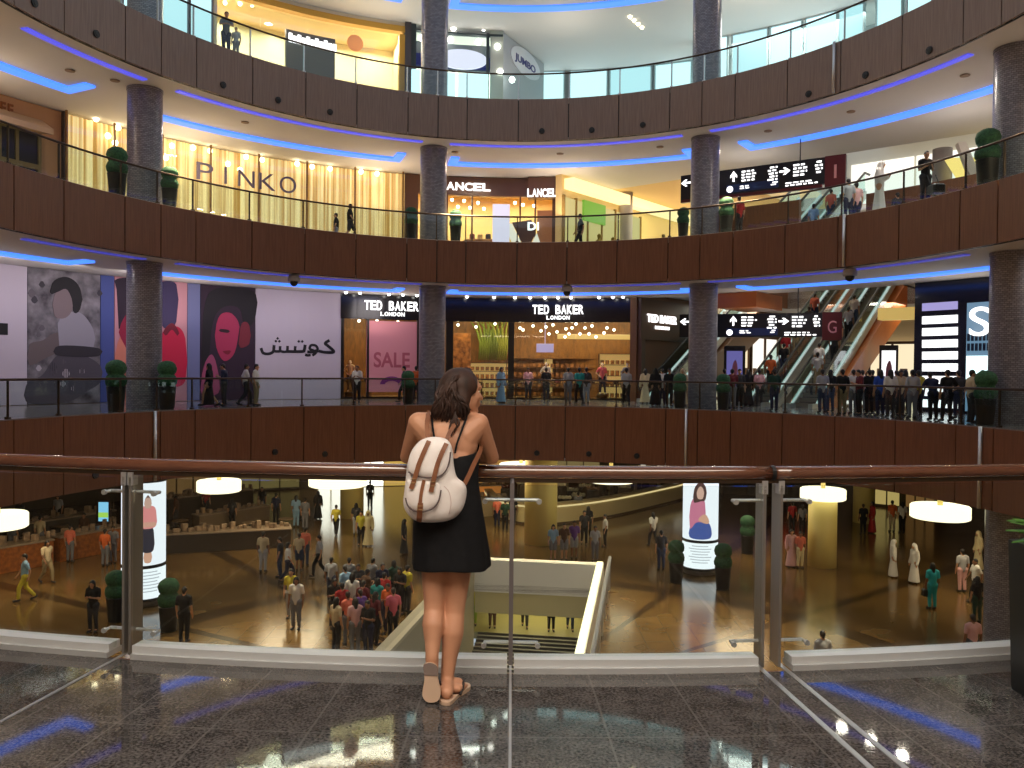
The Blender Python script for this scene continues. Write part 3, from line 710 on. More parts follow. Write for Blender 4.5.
q.prism(pl, c0+N*.035+Vector((0, 0, .78)), WX, (0, 0, 1), .01); q.build('arc', cm(130, 40, 130), root)
# spotlights under the shop ceiling
LB = 'one of the many small warm ceiling spots glowing inside the dark storefront'
pts = [onwall(px, py, 9.5) for px, py in [(342, 323), (359, 321), (377, 321), (398, 322), (458, 325), (476, 327), (495, 324), (523, 330), (541, 331), (553, 325), (557, 332), (569, 334), (576, 324), (585, 328), (592, 326), (607, 328), (565, 337), (596, 337), (520, 328), (604, 333), (533, 326), (549, 334), (580, 334), (589, 334), (572, 328), (614, 330), (566, 329), (546, 327)]]
pts = [Vector((p.x, p.y, min(p.z, 5.2))) for p in pts]
bulbs(pts, .075, LAMPW, 'spotlight', LB, 'shop ceiling spots')
for i, px in enumerate((346, 360, 389, 403, 417, 467, 494, 515, 530, 545, 558, 571, 599, 613, 623)):
    p = E(T(px, 6.6, ZBb), 6.6, ZBb-.03); pts = [p]
    bulbs(pts, .08, LAMPC, 'downlight', 'one of the row of ceiling downlights above the dark storefront', 'downlights over the storefront')
# furnishing of the shop
TABW = cm(70, 44, 22, .4); LIN = mat('lit_cream_shelf', srgb(240, 205, 120), .6, emit=(1, .70, .25), es=.35)
def table(px, y, w, label):
    c = at(px, 400, y); c.z = 0; root = empty('display_table', c, label, 'display table', 'display tables in the shop')
    MB().box(c+Vector((0, 0, .86)), (w, .8, .06)).build('table_top', TABW, root)
    for sx in (-1, 1):
        for sy in (-1, 1): MB().box(c+Vector((sx*(w/2-.06), sy*.33, .415)), (.07, .07, .83)).build('leg', TABW, root)
    for i in range(int(w/.34)):
        x = -w/2+.25+i*.34; MB().bbox(c+Vector((x, 0, .94)), (.26, .34, .10+.04*(i % 3)), .02).build('folded_clothes', cm(*[(170, 120, 60), (60, 40, 40), (190, 160, 110), (110, 40, 50)][i % 4]), root)
for a in ((352, 47.5, 2.2, 'dark display table inside the leftmost shop window bay'), (462, 48.5, 2.4, 'dark display table of folded clothes behind the open shop bay'), (525, 47.8, 2.2, 'dark display table right of the black shop pillar'), (556, 49.2, 2.4, 'dark display table at the centre of the shop'), (604, 47.6, 2.6, 'dark display table near the shop corner')): table(*a)
def shelf(px, y, w, h, label, z=0):
    c = at(px, 400, y); c.z = z; root = empty('wall_shelf', c, label, 'shelf unit', 'wall shelves in the shop')
    q = MB(); q.box(c+Vector((0, .2, h/2)), (w, .05, h)); q.build('lit_back', LIN, root)
    q = MB()
    for k in range(5): q.box(c+Vector((0, 0, h*k/4+.02)), (w, .4, .04))
    for s in (-1, 1): q.box(c+Vector((s*w/2, 0, h/2)), (.05, .42, h))
    q.build('rack', TABW, root)
    q = MB()
    for k in range(4):
        for j in range(int(w/.3)): q.box(c+Vector((-w/2+.2+j*.3, 0, h*k/4+.18)), (.2, .25, .22+.05*((j*3+k) % 3)))
    q.build('goods', mat('shop_goods', srgb(150, 100, 50), .6, noise=srgb(60, 36, 24), nscale=5), root)
for a in ((487, 50.3, 2.8, 2.0, 'gold-lit wall shelf under the green drapes'), (526, 50.6, 2.4, 2.3, 'gold-lit wall shelf at the shop rear left of centre'), (570, 50.4, 3.2, 2.3, 'gold-lit wall shelf at the shop rear right of centre'), (617, 49.0, 2.2, 2.6, 'gold-lit wall shelf near the shop corner')): shelf(*a)
for k, (px, c) in enumerate(((483, (90, 110, 30)), (492, (70, 90, 24)), (501, (110, 120, 40)))):
    a = at(px, 380, 49.8); q = MB()
    for j in range(5):
        x = a.x+(j-2)*.13; q.tube([(x, a.y, 2.2), (x+.1, a.y, 3.2), (x+.05+.1*(j-2), a.y, 4.0), (x+.25*(j-2), a.y, 4.5)], [.05, .09, .07, .03], 6)
    tag(q.build('drape', cm(*c), None, True), 'green hanging drape at the back of the shop, %s of three' % ('left', 'middle', 'right')[k], 'drape', 'green drapes')
a = at(462, 380, 48.0); q = MB(); q.prism([(0, 0), (1.0, 0), (1.0, 3.7), (0, 3.7)], (a.x-.5, a.y, .01), (1, 0, 0), (0, 0, 1), .08)
tag(q.build('screen', mat('patterned_screen', srgb(70, 36, 24), .5, noise=srgb(190, 130, 70), nscale=4)), 'dark patterned decorative screen inside the open shop bay', 'screen')
a = at(545, 350, 48); q = MB(); q.bbox((a.x, a.y, 2.9), (1.0, .08, .5), .02); q.box((a.x, a.y, 4.2), (.05, .05, 2.3)); tag(q.build('monitor', glow('lilac_monitor', (.45, .38, .7), .8)), 'small lilac lit monitor hanging inside the shop', 'screen')
a = at(600, 345, 48.5); q = MB(); q.bbox((a.x, a.y, 3.6), (5, .3, .28), .03); tag(q.build('light_shelf', glow('gold_light', (1, .62, .15), .7)), 'long gold-lit shelf edge inside the shop, right', 'light')

# ---- pale hoarding with posters, lower gallery left
LIL = mat('lilac_white_board', srgb(196, 186, 200), .7)
def board(px0, px1, m, label, o=7.35, name='hoarding_panel', cat='hoarding'):
    z = 2.7; t0, t1 = T(px1, o, z), T(px0, o, z)
    root = empty(name, E((t0+t1)/2, o, 0), label, cat, 'hoarding boards')
    MB().arc(.02, ZBb-.02, o-.03, o+.1, t0+.0006, t1-.0006, 8).build('board', m, root)
    return root, t0, t1, o-.03
def patch(root, t0, t1, o, pts, col, nm, lift=.012, k=5):
    """a printed shape; pts in 0..1 across (left to right) and height in metres"""
    P = catmull(pts, k) if k > 1 else [Vector((*p, 0)) for p in pts]
    q = strip_mesh(P, .03, lambda x, y, l: E(t1+(t0-t1)*x, o-lift*l, y))
    return q.build(nm, col if not isinstance(col, tuple) else cm(*col), root)
r, a, b, o = board(-110, 27, LIL, 'plain lilac-white hoarding board with a small black sign at the left edge')
patch(r, a, b, o, [(.5, 2.75), (.845, 2.75), (.845, 3.2), (.5, 3.2)], (10, 10, 14), 'small_sign', k=1)
r, a, b, o = board(27, 100, mat('grey_foliage_print', srgb(150, 145, 152), .8, noise=srgb(50, 46, 54), nscale=1.6), 'black and white photo poster of a dark-haired woman in a patterned blouse')
PZ = 5.3
patch(r, a, b, o, [(.0, 0.1), (.55, 0.1), (.8, .5), (1.0, .9), (1, 1.6), (.7, 2.1), (.4, 2.0), (.2, 1.2), (0, .9)], (78, 74, 84), 'skirt')
patch(r, a, b, o, [(.02, 1.6), (.25, 1.9), (.42, 2.2), (.5, 2.9), (.35, 2.9), (.2, 2.6), (.02, 2.4)], (104, 92, 94), 'arm', .016)
patch(r, a, b, o, [(.42, 2.2), (.85, 2.2), (.92, 2.9), (.8, 3.6), (.66, 3.85), (.5, 3.7), (.4, 3.3), (.5, 2.8)], (150, 146, 158), 'blouse', .02)
patch(r, a, b, o, [(.4, 2.0), (.95, 2.0), (.97, 2.35), (.42, 2.4)], (46, 42, 50), 'belt', .024)
patch(r, a, b, o, [(.36, 3.6), (.5, 3.55), (.6, 3.9), (.62, 4.5), (.5, 4.85), (.38, 4.6), (.33, 4.2)], (128, 112, 116), 'face', .024)
patch(r, a, b, o, [(.3, 4.5), (.34, 5.0), (.5, 5.25), (.66, 5.05), (.74, 4.5), (.7, 3.9), (.62, 3.8), (.6, 4.3), (.52, 4.75), (.4, 4.6)], (26, 22, 28), 'hair', .03)
for i in range(26):
    x, y = random.random(), .3+4.6*random.random()
    if .28 < x < .95 and y > 1.9 and y < 5.2: continue
    s = .03+.03*random.random(); c = random.choice([(60, 56, 64), (176, 170, 178), (96, 90, 98)])
    patch(r, a, b, o, [(x-s, y), (x, y-s*3), (x+s, y), (x, y+s*4)], c, 'leaf_print', .012, 3)
BLUEB = mat('blue_board', srgb(70, 84, 150), .7)
r, a, b, o = board(100, 114, BLUEB, 'narrow blue hoarding strip beside the black and white poster')
r, a, b, o = board(114, 187, mat('rose_board', srgb(196, 140, 150), .7), 'rose poster of a crimson handbag, mostly behind the leftmost column')
patch(r, a, b, o, [(.0, .1), (.5, .1), (.35, 3.2), (.1, 3.0), (0, 1.8)], (214, 130, 110), 'arm')
patch(r, a, b, o, [(.0, 5.3), (.3, 5.35), (.25, 4.0), (.05, 3.2), (.12, 4.2)], (40, 24, 44), 'hair', .014)
patch(r, a, b, o, [(.06, 3.2), (.2, 4.0), (.3, 3.2), (.26, 2.0), (.12, 2.6)], (150, 22, 60), 'strap', .016)
patch(r, a, b, o, [(.62, 3.0), (.85, 3.45), (.98, 2.8), (.99, 1.2), (.9, .7), (.7, .75), (.55, 1.6)], (196, 24, 66), 'bag', .02)
patch(r, a, b, o, [(.66, 3.2), (.78, 3.6), (.88, 3.2), (.86, 3.0), (.78, 3.3), (.7, 3.0)], (110, 12, 40), 'bag_handle', .024)
patch(r, a, b, o, [(.6, 5.35), (.85, 5.35), (.84, 3.6), (.65, 3.4), (.6, 4.5)], (50, 40, 80), 'shade_shape', .01)
r, a, b, o = board(187, 200, mat('slate_blue_board', srgb(110, 116, 158), .7), 'narrow slate-blue hoarding strip between the two coloured posters')
r, a, b, o = board(200, 255, mat('plum_board', srgb(44, 22, 44), .7), 'dark plum portrait poster of a woman with black hair and crimson light')
patch(r, a, b, o, [(.28, 2.6), (.42, 1.9), (.6, 2.2), (.68, 3.0), (.7, 3.7), (.55, 4.2), (.36, 4.1), (.27, 3.4)], (168, 44, 84), 'face')
patch(r, a, b, o, [(.05, 1.0), (.16, 2.2), (.2, 3.4), (.3, 4.2), (.5, 4.55), (.72, 4.4), (.8, 3.6), (.98, 3.9), (.98, 5.3), (.3, 5.35), (.08, 4.6), (.02, 2.6)], (18, 10, 20), 'hair', .016)
patch(r, a, b, o, [(.02, .3), (.06, 1.6), (.2, 2.2), (.3, 1.6), (.34, .4)], (156, 70, 104), 'shoulder', .018)
patch(r, a, b, o, [(.7, 2.6), (.9, 2.8), (.88, 3.7), (.74, 3.7)], (120, 34, 50), 'red_panel', .018)
patch(r, a, b, o, [(.34, 3.3), (.5, 3.25), (.52, 3.38), (.36, 3.42)], (40, 10, 24), 'eye', .02); patch(r, a, b, o, [(.4, 2.35), (.55, 2.4), (.5, 2.2)], (120, 10, 40), 'mouth', .02)
r, a, b, o = board(255, 341, LIL, 'lilac-white hoarding board with large black Arabic lettering')
def stroke(pts, w, nm='lettering', c=(16, 12, 24)):
    """a pen stroke in board coordinates: across 0..1, height in metres"""
    P = catmull([(x, y) for x, y in pts], 6, False); q = MB(); W = (E(a, o)-E(b, o)).length
    L = [Vector((p.x*W, p.y, 0)) for p in P]; ou = []; ib = []
    for i, p in enumerate(L):
        d = (L[min(i+1, len(L)-1)]-L[max(i-1, 0)]).normalized(); n = Vector((-d.y, d.x, 0)); ou.append(p+n*w/2); ib.append(p-n*w/2)
    pl = ou+ib[::-1]; n = len(ou)
    def W3(p, l): return E(b+(a-b)*p.x/W, o-l, p.y)
    fr = [W3(p, .02) for p in pl]; bk = [W3(p, 0) for p in pl]; N2 = len(pl)
    fs = [(i, i+1, N2-2-i, N2-1-i) for i in range(n-1)]
    q.add(fr+bk, fs+[tuple(N2+i for i in reversed(f)) for f in fs]+[(i, N2+i, N2+(i+1) % N2, (i+1) % N2) for i in range(N2)])
    return q
def dot(x, y, s=.075):
    W = (E(a, o)-E(b, o)).length; q = MB()
    pl = [(x-s/W, y), (x, y-s), (x+s/W, y), (x, y+s)]
    fr = [E(b+(a-b)*p, o-.02, z) for p, z in pl]; bk = [E(b+(a-b)*p, o, z) for p, z in pl]
    return q.add(fr+bk, [(0, 1, 2, 3), (7, 6, 5, 4)]+[(i, 4+i, 4+(i+1) % 4, (i+1) % 4) for i in range(4)])
LT = MB()
def addq(q): LT.add(q.v, q.f)
zb = 2.42
addq(stroke([(.735, zb+.06), (.80, zb), (.90, zb), (.905, zb+.10), (.84, zb+.34), (.81, zb+.46), (.86, zb+.62)], .15))     # kaf-like
addq(stroke([(.735, zb+.06), (.66, zb), (.60, zb-.0)], .15))
addq(stroke([(.66, zb+.02), (.72, zb+.12), (.70, zb+.32), (.645, zb+.34), (.63, zb+.16), (.68, zb+.06), (.70, zb-.04), (.66, zb-.18)], .13))      # waw loop
addq(stroke([(.64, zb-.16), (.60, zb-.18), (.575, zb-.14)], .13))
addq(stroke([(.575, zb+.36), (.565, zb+.1), (.55, zb+.02), (.45, zb), (.36, zb+.0)], .15))     # ta tooth and base
addq(stroke([(.46, zb+.28), (.455, zb+.02)], .13)); addq(stroke([(.37, zb+.28), (.36, zb), (.29, zb+.02), (.285, zb+.26)], .13))
addq(stroke([(.285, zb+.0), (.215, zb+.02), (.215, zb+.30)], .13)); addq(stroke([(.215, zb+.3), (.205, zb-.02), (.15, zb-.14), (.09, zb-.10), (.065, zb+.14)], .14))
for d in ((.50, zb+.52), (.54, zb+.52), (.275, zb+.50), (.235, zb+.50), (.255, zb+.64)): addq(dot(*d))
LT.build('lettering', cm(16, 12, 24), r)
q = MB()
x = .18
while x < .8:
    w = .015+.04*random.random(); s = stroke([(x, 1.02+.02*random.random()), (x+w/2, 1.04+.05*random.random()), (x+w, 1.0)], .035); q.add(s.v, s.f); x += w+.012
q.build('small_lettering', cm(90, 80, 100), r)

# ---- bright curtained shop, middle gallery left
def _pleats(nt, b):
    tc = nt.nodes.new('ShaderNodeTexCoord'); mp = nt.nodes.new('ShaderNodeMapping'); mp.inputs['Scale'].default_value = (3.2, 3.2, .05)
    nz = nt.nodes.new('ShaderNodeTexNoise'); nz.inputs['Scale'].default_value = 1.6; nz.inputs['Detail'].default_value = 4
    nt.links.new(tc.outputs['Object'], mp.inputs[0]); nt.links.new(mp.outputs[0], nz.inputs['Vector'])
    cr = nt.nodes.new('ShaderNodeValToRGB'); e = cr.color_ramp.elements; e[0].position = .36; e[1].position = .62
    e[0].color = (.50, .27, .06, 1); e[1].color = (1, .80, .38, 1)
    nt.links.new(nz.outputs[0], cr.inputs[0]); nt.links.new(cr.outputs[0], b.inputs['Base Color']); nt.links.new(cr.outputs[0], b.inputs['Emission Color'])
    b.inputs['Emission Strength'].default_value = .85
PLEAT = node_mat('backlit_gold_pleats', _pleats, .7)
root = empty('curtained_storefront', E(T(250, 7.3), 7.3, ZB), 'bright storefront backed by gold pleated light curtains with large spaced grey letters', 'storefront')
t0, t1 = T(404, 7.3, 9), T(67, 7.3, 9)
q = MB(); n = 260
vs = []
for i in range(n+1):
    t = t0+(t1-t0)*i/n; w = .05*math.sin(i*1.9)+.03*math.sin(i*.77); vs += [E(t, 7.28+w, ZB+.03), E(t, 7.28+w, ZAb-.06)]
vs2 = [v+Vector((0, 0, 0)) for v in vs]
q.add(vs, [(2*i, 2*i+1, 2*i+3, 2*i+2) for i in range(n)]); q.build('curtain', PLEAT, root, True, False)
for a, b in zip(range(67, 404, 48), list(range(115, 404, 48))+[404]):
    q = MB(); offarc(q, a, b, ZB+.05, ZAb-.1, 6.80, 6.82, n=4); q.build('glass_pane', GL_SHOP, root)
q = MB()
for px in list(range(67, 404, 48))+[403]: offarc(q, px-.8, px+.8, ZB, ZAb-.05, 6.78, 6.86, n=1)
q.build('frame', cm(150, 110, 60, .4), root)
BOLD = -.006
q = MB(); wall_text(q, 'PINKO', 194, 298, ZB+2.80, .80, 6.72, .08, 0, .78)
q.build('lettering', mat('grey_letter', (.16, .13, .17), .4), root)
BOLD = .022
bulbs([E(T(px, 7.0, 11), 7.0, at(px, py, E(T(px, 7.0, 11), 7.0).y).z) for px, py in [(96, 119), (118, 128), (108, 136), (115, 143), (172, 146), (193, 148), (210, 151), (246, 157), (262, 160), (297, 164), (312, 167), (330, 169), (361, 172), (377, 174), (166, 158), (240, 170), (228, 164)]],
      .12, LAMPW, 'spotlight', 'one of the bright warm spots along the top of the gold curtained storefront', 'curtain spots')
for k, (px, w) in enumerate(((372, 1.6), (340, 1.2), (278, 1.4))):
    c = E(T(px, 6.95, 8), 6.95, ZB); t = T(px, 6.95, 8); N = EN(t); q = MB(); q.bbox(c+Vector((0, 0, .25)), (w, .3, .5), .02, math.atan2(N.y, N.x)-PI/2)
    tag(q.build('display_plinth', cm(210, 180, 120)), 'low pale display plinth before the gold curtain, %s' % ('nearest the dark shop corner', 'behind the walking pair', 'under the big letters')[k], 'plinth', 'display plinths')

# ---- cream cafe front at the far left of the middle gallery
root = empty('cream_shopfront', E(T(20, 7.4), 7.4, ZB), 'peach-cream shopfront with olive window frames and a small awning at the left edge', 'storefront')
t1 = T(-60, 7.35, 9); t0 = T(65, 7.35, 9)
MB().arc(ZB+.02, ZAb-.03, 7.3, 7.48, t0, t1, 10).build('facade', mat('peach_plaster', srgb(206, 158, 112), .7), root)
q = MB(); offarc(q, 64, 67, ZB, ZAb-.03, 7.1, 7.3, n=1); q.build('pilaster', cm(70, 62, 62), root)
def zz(px, py, o=7.2): return at(px, py, E(T(px, o, 9), o).y).z
q = MB(); wall_text(q, 'EE', -1, 14, zz(5, 113), .42, 7.27, .05, 0, .7); q.build('lettering', cm(150, 90, 40), root)
z0, z1 = ZB+.1, zz(20, 128)
q = MB(); offarc(q, -60, 40, z0, z1, 7.24, 7.29, n=8); q.build('window_glass', mat('dark_window', (.03, .028, .035), .1), root)
q = MB()
for px in (-40, -20, 0, 17.5, 40): offarc(q, px-1.6, px+1.6, z0, z1, 7.18, 7.27, n=1)
offarc(q, -60, 41, z0+1.85, z0+2.05, 7.18, 7.27, n=6); offarc(q, -60, 41, z1-.1, z1, 7.18, 7.27, n=6); q.build('window_frame', cm(132, 112, 64, .5), root)
q = MB(); offarc(q, 25, 34, z0+.1, z0+1.7, 7.2, 7.23, n=1); q.build('window_curtain', cm(190, 170, 160), root)
q = MB(); offarc(q, 2, 15, z0+.45, z0+.85, 7.2, 7.23, n=1); q.build('lit_sign', glow('cool_small_sign', (.7, .85, 1), 1.1), root)
q = MB(); ta, tb = T(43, 7.2, 11), T(-60, 7.2, 11); n = 8; vs = []
for i in range(n+1):
    t = ta+(tb-ta)*i/n; vs += [E(t, 7.25, z1+.55), E(t, 6.5, z1+.1), E(t, 6.5, z1-.12), E(t, 7.25, z1+.0)]
q.add(vs, [(4*i+j, 4*i+(j+1) % 4, 4*i+4+(j+1) % 4, 4*i+4+j) for i in range(n) for j in range(4)]+[(0, 1, 2, 3), (4*n+3, 4*n+2, 4*n+1, 4*n)]); q.build('awning', cm(214, 184, 140), root)

# ---- dark corner shop with gold interior, middle gallery centre
recess(405, 560, ZB, ZAb, 12.0, PALEF, mat('gold_shop_wall', srgb(236, 205, 140), .6), mat('cream_shop_ceiling', srgb(230, 205, 160), .7), 'shop_middle')
root = empty('dark_corner_storefront', E(T(480, 7.4), 7.4, ZB), 'brown-black corner storefront with two white lit name signs, middle gallery centre', 'storefront')
BRN = mat('brown_black_fascia', srgb(96, 64, 44), .35)
zf = zz(480, 196)
q = MB(); offarc(q, 405, 528, zf, ZAb-.03, 7.2, 7.5, n=8); offarc(q, 528, 562, zf-.12, ZAb-.03, 6.9, 7.5, n=4); q.build('sign_band', BRN, root)
q = MB(); wall_text(q, 'LANCEL', 437, 491, zz(465, 190.5), .40, 7.16, .06, 0, .9); q.build('lettering', SIGNW, root); q = MB(); wall_text(q, 'LANCEL', 527, 557, zz(542, 198), .42, 6.86, .06, 0, .9); q.build('lettering', SIGNW, root)
q = MB()
for a, b in ((405, 418), (552, 561)): p_ = MB(); offarc(p_, a, b, ZB, zf+.05, 7.2, 7.5, n=2); p_.build('pilaster', BRN, root)
for px in (447, 472, 520, 535): p_ = MB(); offarc(p_, px-.8, px+.8, ZB, zf+.05, 7.25, 7.45, n=1); p_.build('mullion', BRN, root)
q = MB(); offarc(q, 492.5, 509.5, ZB+.02, zz(500, 205), 6.95, 7.15, n=2); q.build('lit_pillar', glow('lilac_white_pillar', (.85, .78, .95), 1.0), root)
for a, b in ((418, 447), (447, 472), (472, 492)):
    q = MB(); offarc(q, a, b, ZB+.05, zf, 7.36, 7.38, n=3); q.build('glass_pane', GL_SHOP, root)
tt = T(523, 7.25, 9); N = -EN(tt); X = Vector((0, 0, 1)).cross(N).normalized(); c = E(tt, 7.2, ZB)
MB().prism([(-.75, .05), (1.3, .05), (.75, 1.6), (.2, .5), (-.6, 2.1), (-.75, 2.1)], c, X, (0, 0, 1), .03).build('white_display', glow('white_display', (1, .92, .75), .95), root)
MB().prism([(-.6, 2.15), (.2, .55), (.7, 1.6), (.45, 2.3)], c, X, (0, 0, 1), .03).build('dark_display', cm(80, 55, 50), root)
q = MB(); put_text(q, 'DI', c+X*.55+Vector((0, 0, 1.75))+N*.05, X, .42, .04, .6); q.build('lit_letters', SIGNW, root)
MB().prism([(-.78, .05), (-.2, .05), (-.78, 1.5)], c+N*.035, X, (0, 0, 1), .03).build('gold_display', glow('gold_display', (1, .58, .10), .9), root)
q = MB(); offarc(q, 537, 552, ZB+.05, zz(545, 210), 7.3, 7.34, n=2); q.build('poster', cm(190, 130, 90), root)
bulbs([E(T(px, 9, 11), 9, at(px, py, E(T(px, 9, 11), 9).y).z) for px, py in [(452, 200), (464, 201), (478, 203), (515, 203), (523, 205), (534, 206), (470, 208), (458, 207), (484, 209)]], .09, LAMPW, 'spotlight', 'one of the warm ceiling spots inside the brown-black corner storefront', 'corner shop spots')
for k, (px, w, h) in enumerate(((436, 1.3, 1.2), (457, 1.5, 1.1), (480, 1.5, 1.5), (526, 1.4, 1.0))):
    c = E(T(px, 9, 8), 9, ZB); r2 = empty('display_case', c, 'golden display case in the corner shop, %s' % ('left, near the column', 'second from left', 'left of the lit pillar', 'right of the lit pillar')[k], 'display case', 'display cases')
    MB().bbox(c+Vector((0, 0, h/2)), (w, .5, h), .03).build('case', cm(150, 100, 40, .4), r2)
    for j in range(3): MB().bbox(c+Vector(((j-1)*w*.3, 0, h+.16)), (.3, .18, .3), .05).build('handbag', cm(*[(120, 40, 30), (210, 170, 110), (50, 34, 30)][j]), r2)

# ---- glowing shop and green sign past the corner
q = MB(); q2 = H(2.5, -.46, ZB)
root = empty('green_sign_storefront', H(3, -.45, ZB), 'warm yellow shopfront with a green sign along the corridor of the middle gallery', 'storefront')
hbox(MB(), -1.6, 6.2, -.5, -.42, ZB+.05, ZB+3.4).build('lit_window', glow('yellow_green_window', (1, .82, .30), .62), root)
hbox(MB(), .1, 2.2, -.44, -.28, ZB+2.4, ZB+3.5).build('green_sign', glow('green_sign', (.16, .42, .02), .9), root)
q = MB()
for u in (-1.6, -.5, .6, 2.0, 3.4, 4.8, 6.2): hbox(q, u-.06, u+.06, -.5, -.36, ZB, ZB+3.5)
q.build('frame', cm(150, 120, 60), root)
for u in (1.3, 2.7, 4.1): MB().lathe([(.2, 0), (.16, .5), (.22, 1.0), (.26, 1.35), (.08, 1.5), (.12, 1.7), (.02, 1.8)], H(u, -.1, ZB), 10).build('mannequin', cm(140, 120, 40), root)
hb('lit_cornice', -1.5, 30, -.48, .1, ZAb-.75, ZAb-.2, glow('warm_cornice', (1, .78, .36), 1.5)); tag(bpy.data.objects['lit_cornice'], 'long glowing warm cornice receding along the corridor ceiling of the middle gallery', 'cove light')
root = empty('pale_storefront', H(12, -.45, ZB), 'white lit shopfront far along the corridor of the middle gallery', 'storefront')
hbox(MB(), 9, 22, -.5, -.4, ZB+.1, ZB+2.6).build('lit_window', glow('white_far_window', (1, .93, .72), .9), root)
q = MB()
for u in range(9, 23, 2): hbox(q, u-.08, u+.08, -.5, -.34, ZB, ZB+2.8)
q.build('frame', cm(90, 80, 60), root)

# ---- top gallery shops
recess(214, 405, ZA, ZTOP, 11.0, PALEF, mat('yellow_shop_wall', srgb(250, 236, 194), .6), mat('yellow_shop_ceiling', srgb(240, 220, 170), .6), 'shop_top')
recess(406, 503, ZA, ZTOP, 11.0, cm(190, 190, 190), mat('white_shop_wall', srgb(214, 220, 205), .6), mat('white_shop_ceiling', srgb(225, 225, 220), .6), 'shop_top')
root = empty('golden_storefront', E(T(310, 7.4), 7.4, ZA), 'tall golden-framed bright yellow storefront on the top gallery left', 'storefront')
zt = at(330, 16, E(T(330, 7.4, 18), 7.4).y).z
GOLD = mat('gold_frame', srgb(196, 152, 62), .4, .3)
q = MB(); offarc(q, 214, 405, zt, ZTOP-.02, 7.2, 7.5, n=12); q.build('header', cm(226, 214, 190), root)
q = MB(); offarc(q, 214, 405, zt-.3, zt, 7.1, 7.5, n=12); q.build('frame', GOLD, root); q = MB(); offarc(q, 399, 405, ZA, zt-.45, 7.1, 7.5, n=2); q.build('jamb', GOLD, root)
q = MB(); offarc(q, 405, 411, ZA, ZTOP-.02, 7.0, 7.5, n=2); q.build('pilaster', cm(70, 66, 70), root)
for a, b in ((214, 260), (260, 307), (307, 353), (353, 399)):
    q = MB(); offarc(q, a, b, ZA+.05, zt-.45, 7.36, 7.38, n=3); q.build('glass_pane', GL_SHOP, root)
za, zb2 = [at(310, y, E(T(310, 7.1, 15), 7.1).y).z for y in (76, 35)]
q = MB(); offarc(q, 286, 335, max(ZA+.05, za), zb2, 7.0, 7.2, n=4); q.build('dark_display', mat('teal_dark_display', srgb(84, 84, 80), .3), root)
q = MB()
x = 289
while x < 333: offarc(q, x, x+3.4, zb2-.62, zb2-.18-.1*(x % 3 > 1), 6.93, 6.99, n=1); x += 4.4
q.build('lettering', SIGNW, root)
for k, px in enumerate((293, 302, 312, 322)):
    q = MB(); offarc(q, px, px+7, ZA+.3, ZA+1.0+.2*(k % 2), 6.9, 6.98, n=1); q.build('goods', cm(*[(200, 140, 50), (220, 180, 90), (190, 120, 60), (210, 210, 190)][k]), root)
t = T(355, 7.1, 17); N = -EN(t); q = MB(); c = E(t, 7.12, at(355, 43, E(t, 7.1).y).z); q.tube([c, c+N*.03], .42, 20); q.build('round_sticker', cm(250, 170, 110), root)
bulbs([E(T(px, 8.6, 19), 8.6, at(px, py, E(T(px, 8.6, 19), 8.6).y).z) for px, py in [(225, 3), (240, 4), (252, 5), (266, 6), (278, 8), (290, 10), (303, 13), (316, 16), (329, 18), (342, 20), (355, 22), (368, 24), (381, 25), (392, 26)]], .10, LAMPW, 'spotlight', 'one of the row of small spots along the top of the golden storefront', 'golden shop spots')
root = empty('white_storefront', E(T(460, 7.4), 7.4, ZA), 'white spotlit storefront with a blue and white oval sign behind the column, top gallery', 'storefront')
def zA(px, py, o): return at(px, py, E(T(px, o, 17), o).y).z
q = MB(); offarc(q, 411, 416, ZA, zA(413, 22, 7.3), 7.2, 7.5, n=1); offarc(q, 486, 489, ZA, zA(487, 34, 7.3), 7.2, 7.5, n=1); offarc(q, 411, 503, zA(450, 34, 7.3), zA(450, 32.5, 7.3), 7.2, 7.5, n=4); q.build('frame', cm(60, 70, 72), root)
q = MB(); offarc(q, 411, 503, zA(450, 70, 8), zA(450, 44, 8), 8.0, 8.2, n=6); q.build('grey_band', mat('grey_band', srgb(98, 108, 112), .5), root)
q = MB(); offarc(q, 411, 500, zA(450, 68, 7.9), zA(450, 56, 7.9), 7.85, 7.99, n=6); q.build('blue_band', mat('royal_blue_band', srgb(16, 34, 112), .4), root)
t = T(462, 7.6, 17); N = -EN(t); X = Vector((0, 0, 1)).cross(N).normalized(); c = E(t, 7.7, zA(462, 59.5, 7.6))
MB().prism([(1.35*math.cos(2*PI*i/32), .52*math.sin(2*PI*i/32)) for i in range(32)], c, X, (0, 0, 1), .2).build('oval_sign', glow('oval_sign_white', (.78, .85, 1), .95), root)
q = MB(); offarc(q, 490, 503, ZA+.02, zA(497, 29, 7.4), 7.3, 7.5, n=1); q.build('pier', cm(196, 204, 190), root)
bulbs([E(T(px, 7.3, 17), 7.3, zA(px, py, 7.3)) for px, py in [(421, 38), (453, 28), (450, 40), (483, 28), (478, 42), (497, 47), (500, 72), (512, 80)]], .16, LAMPC, 'spotlight', 'one of the white spotlights at the white storefront of the top gallery', 'white shop spots')
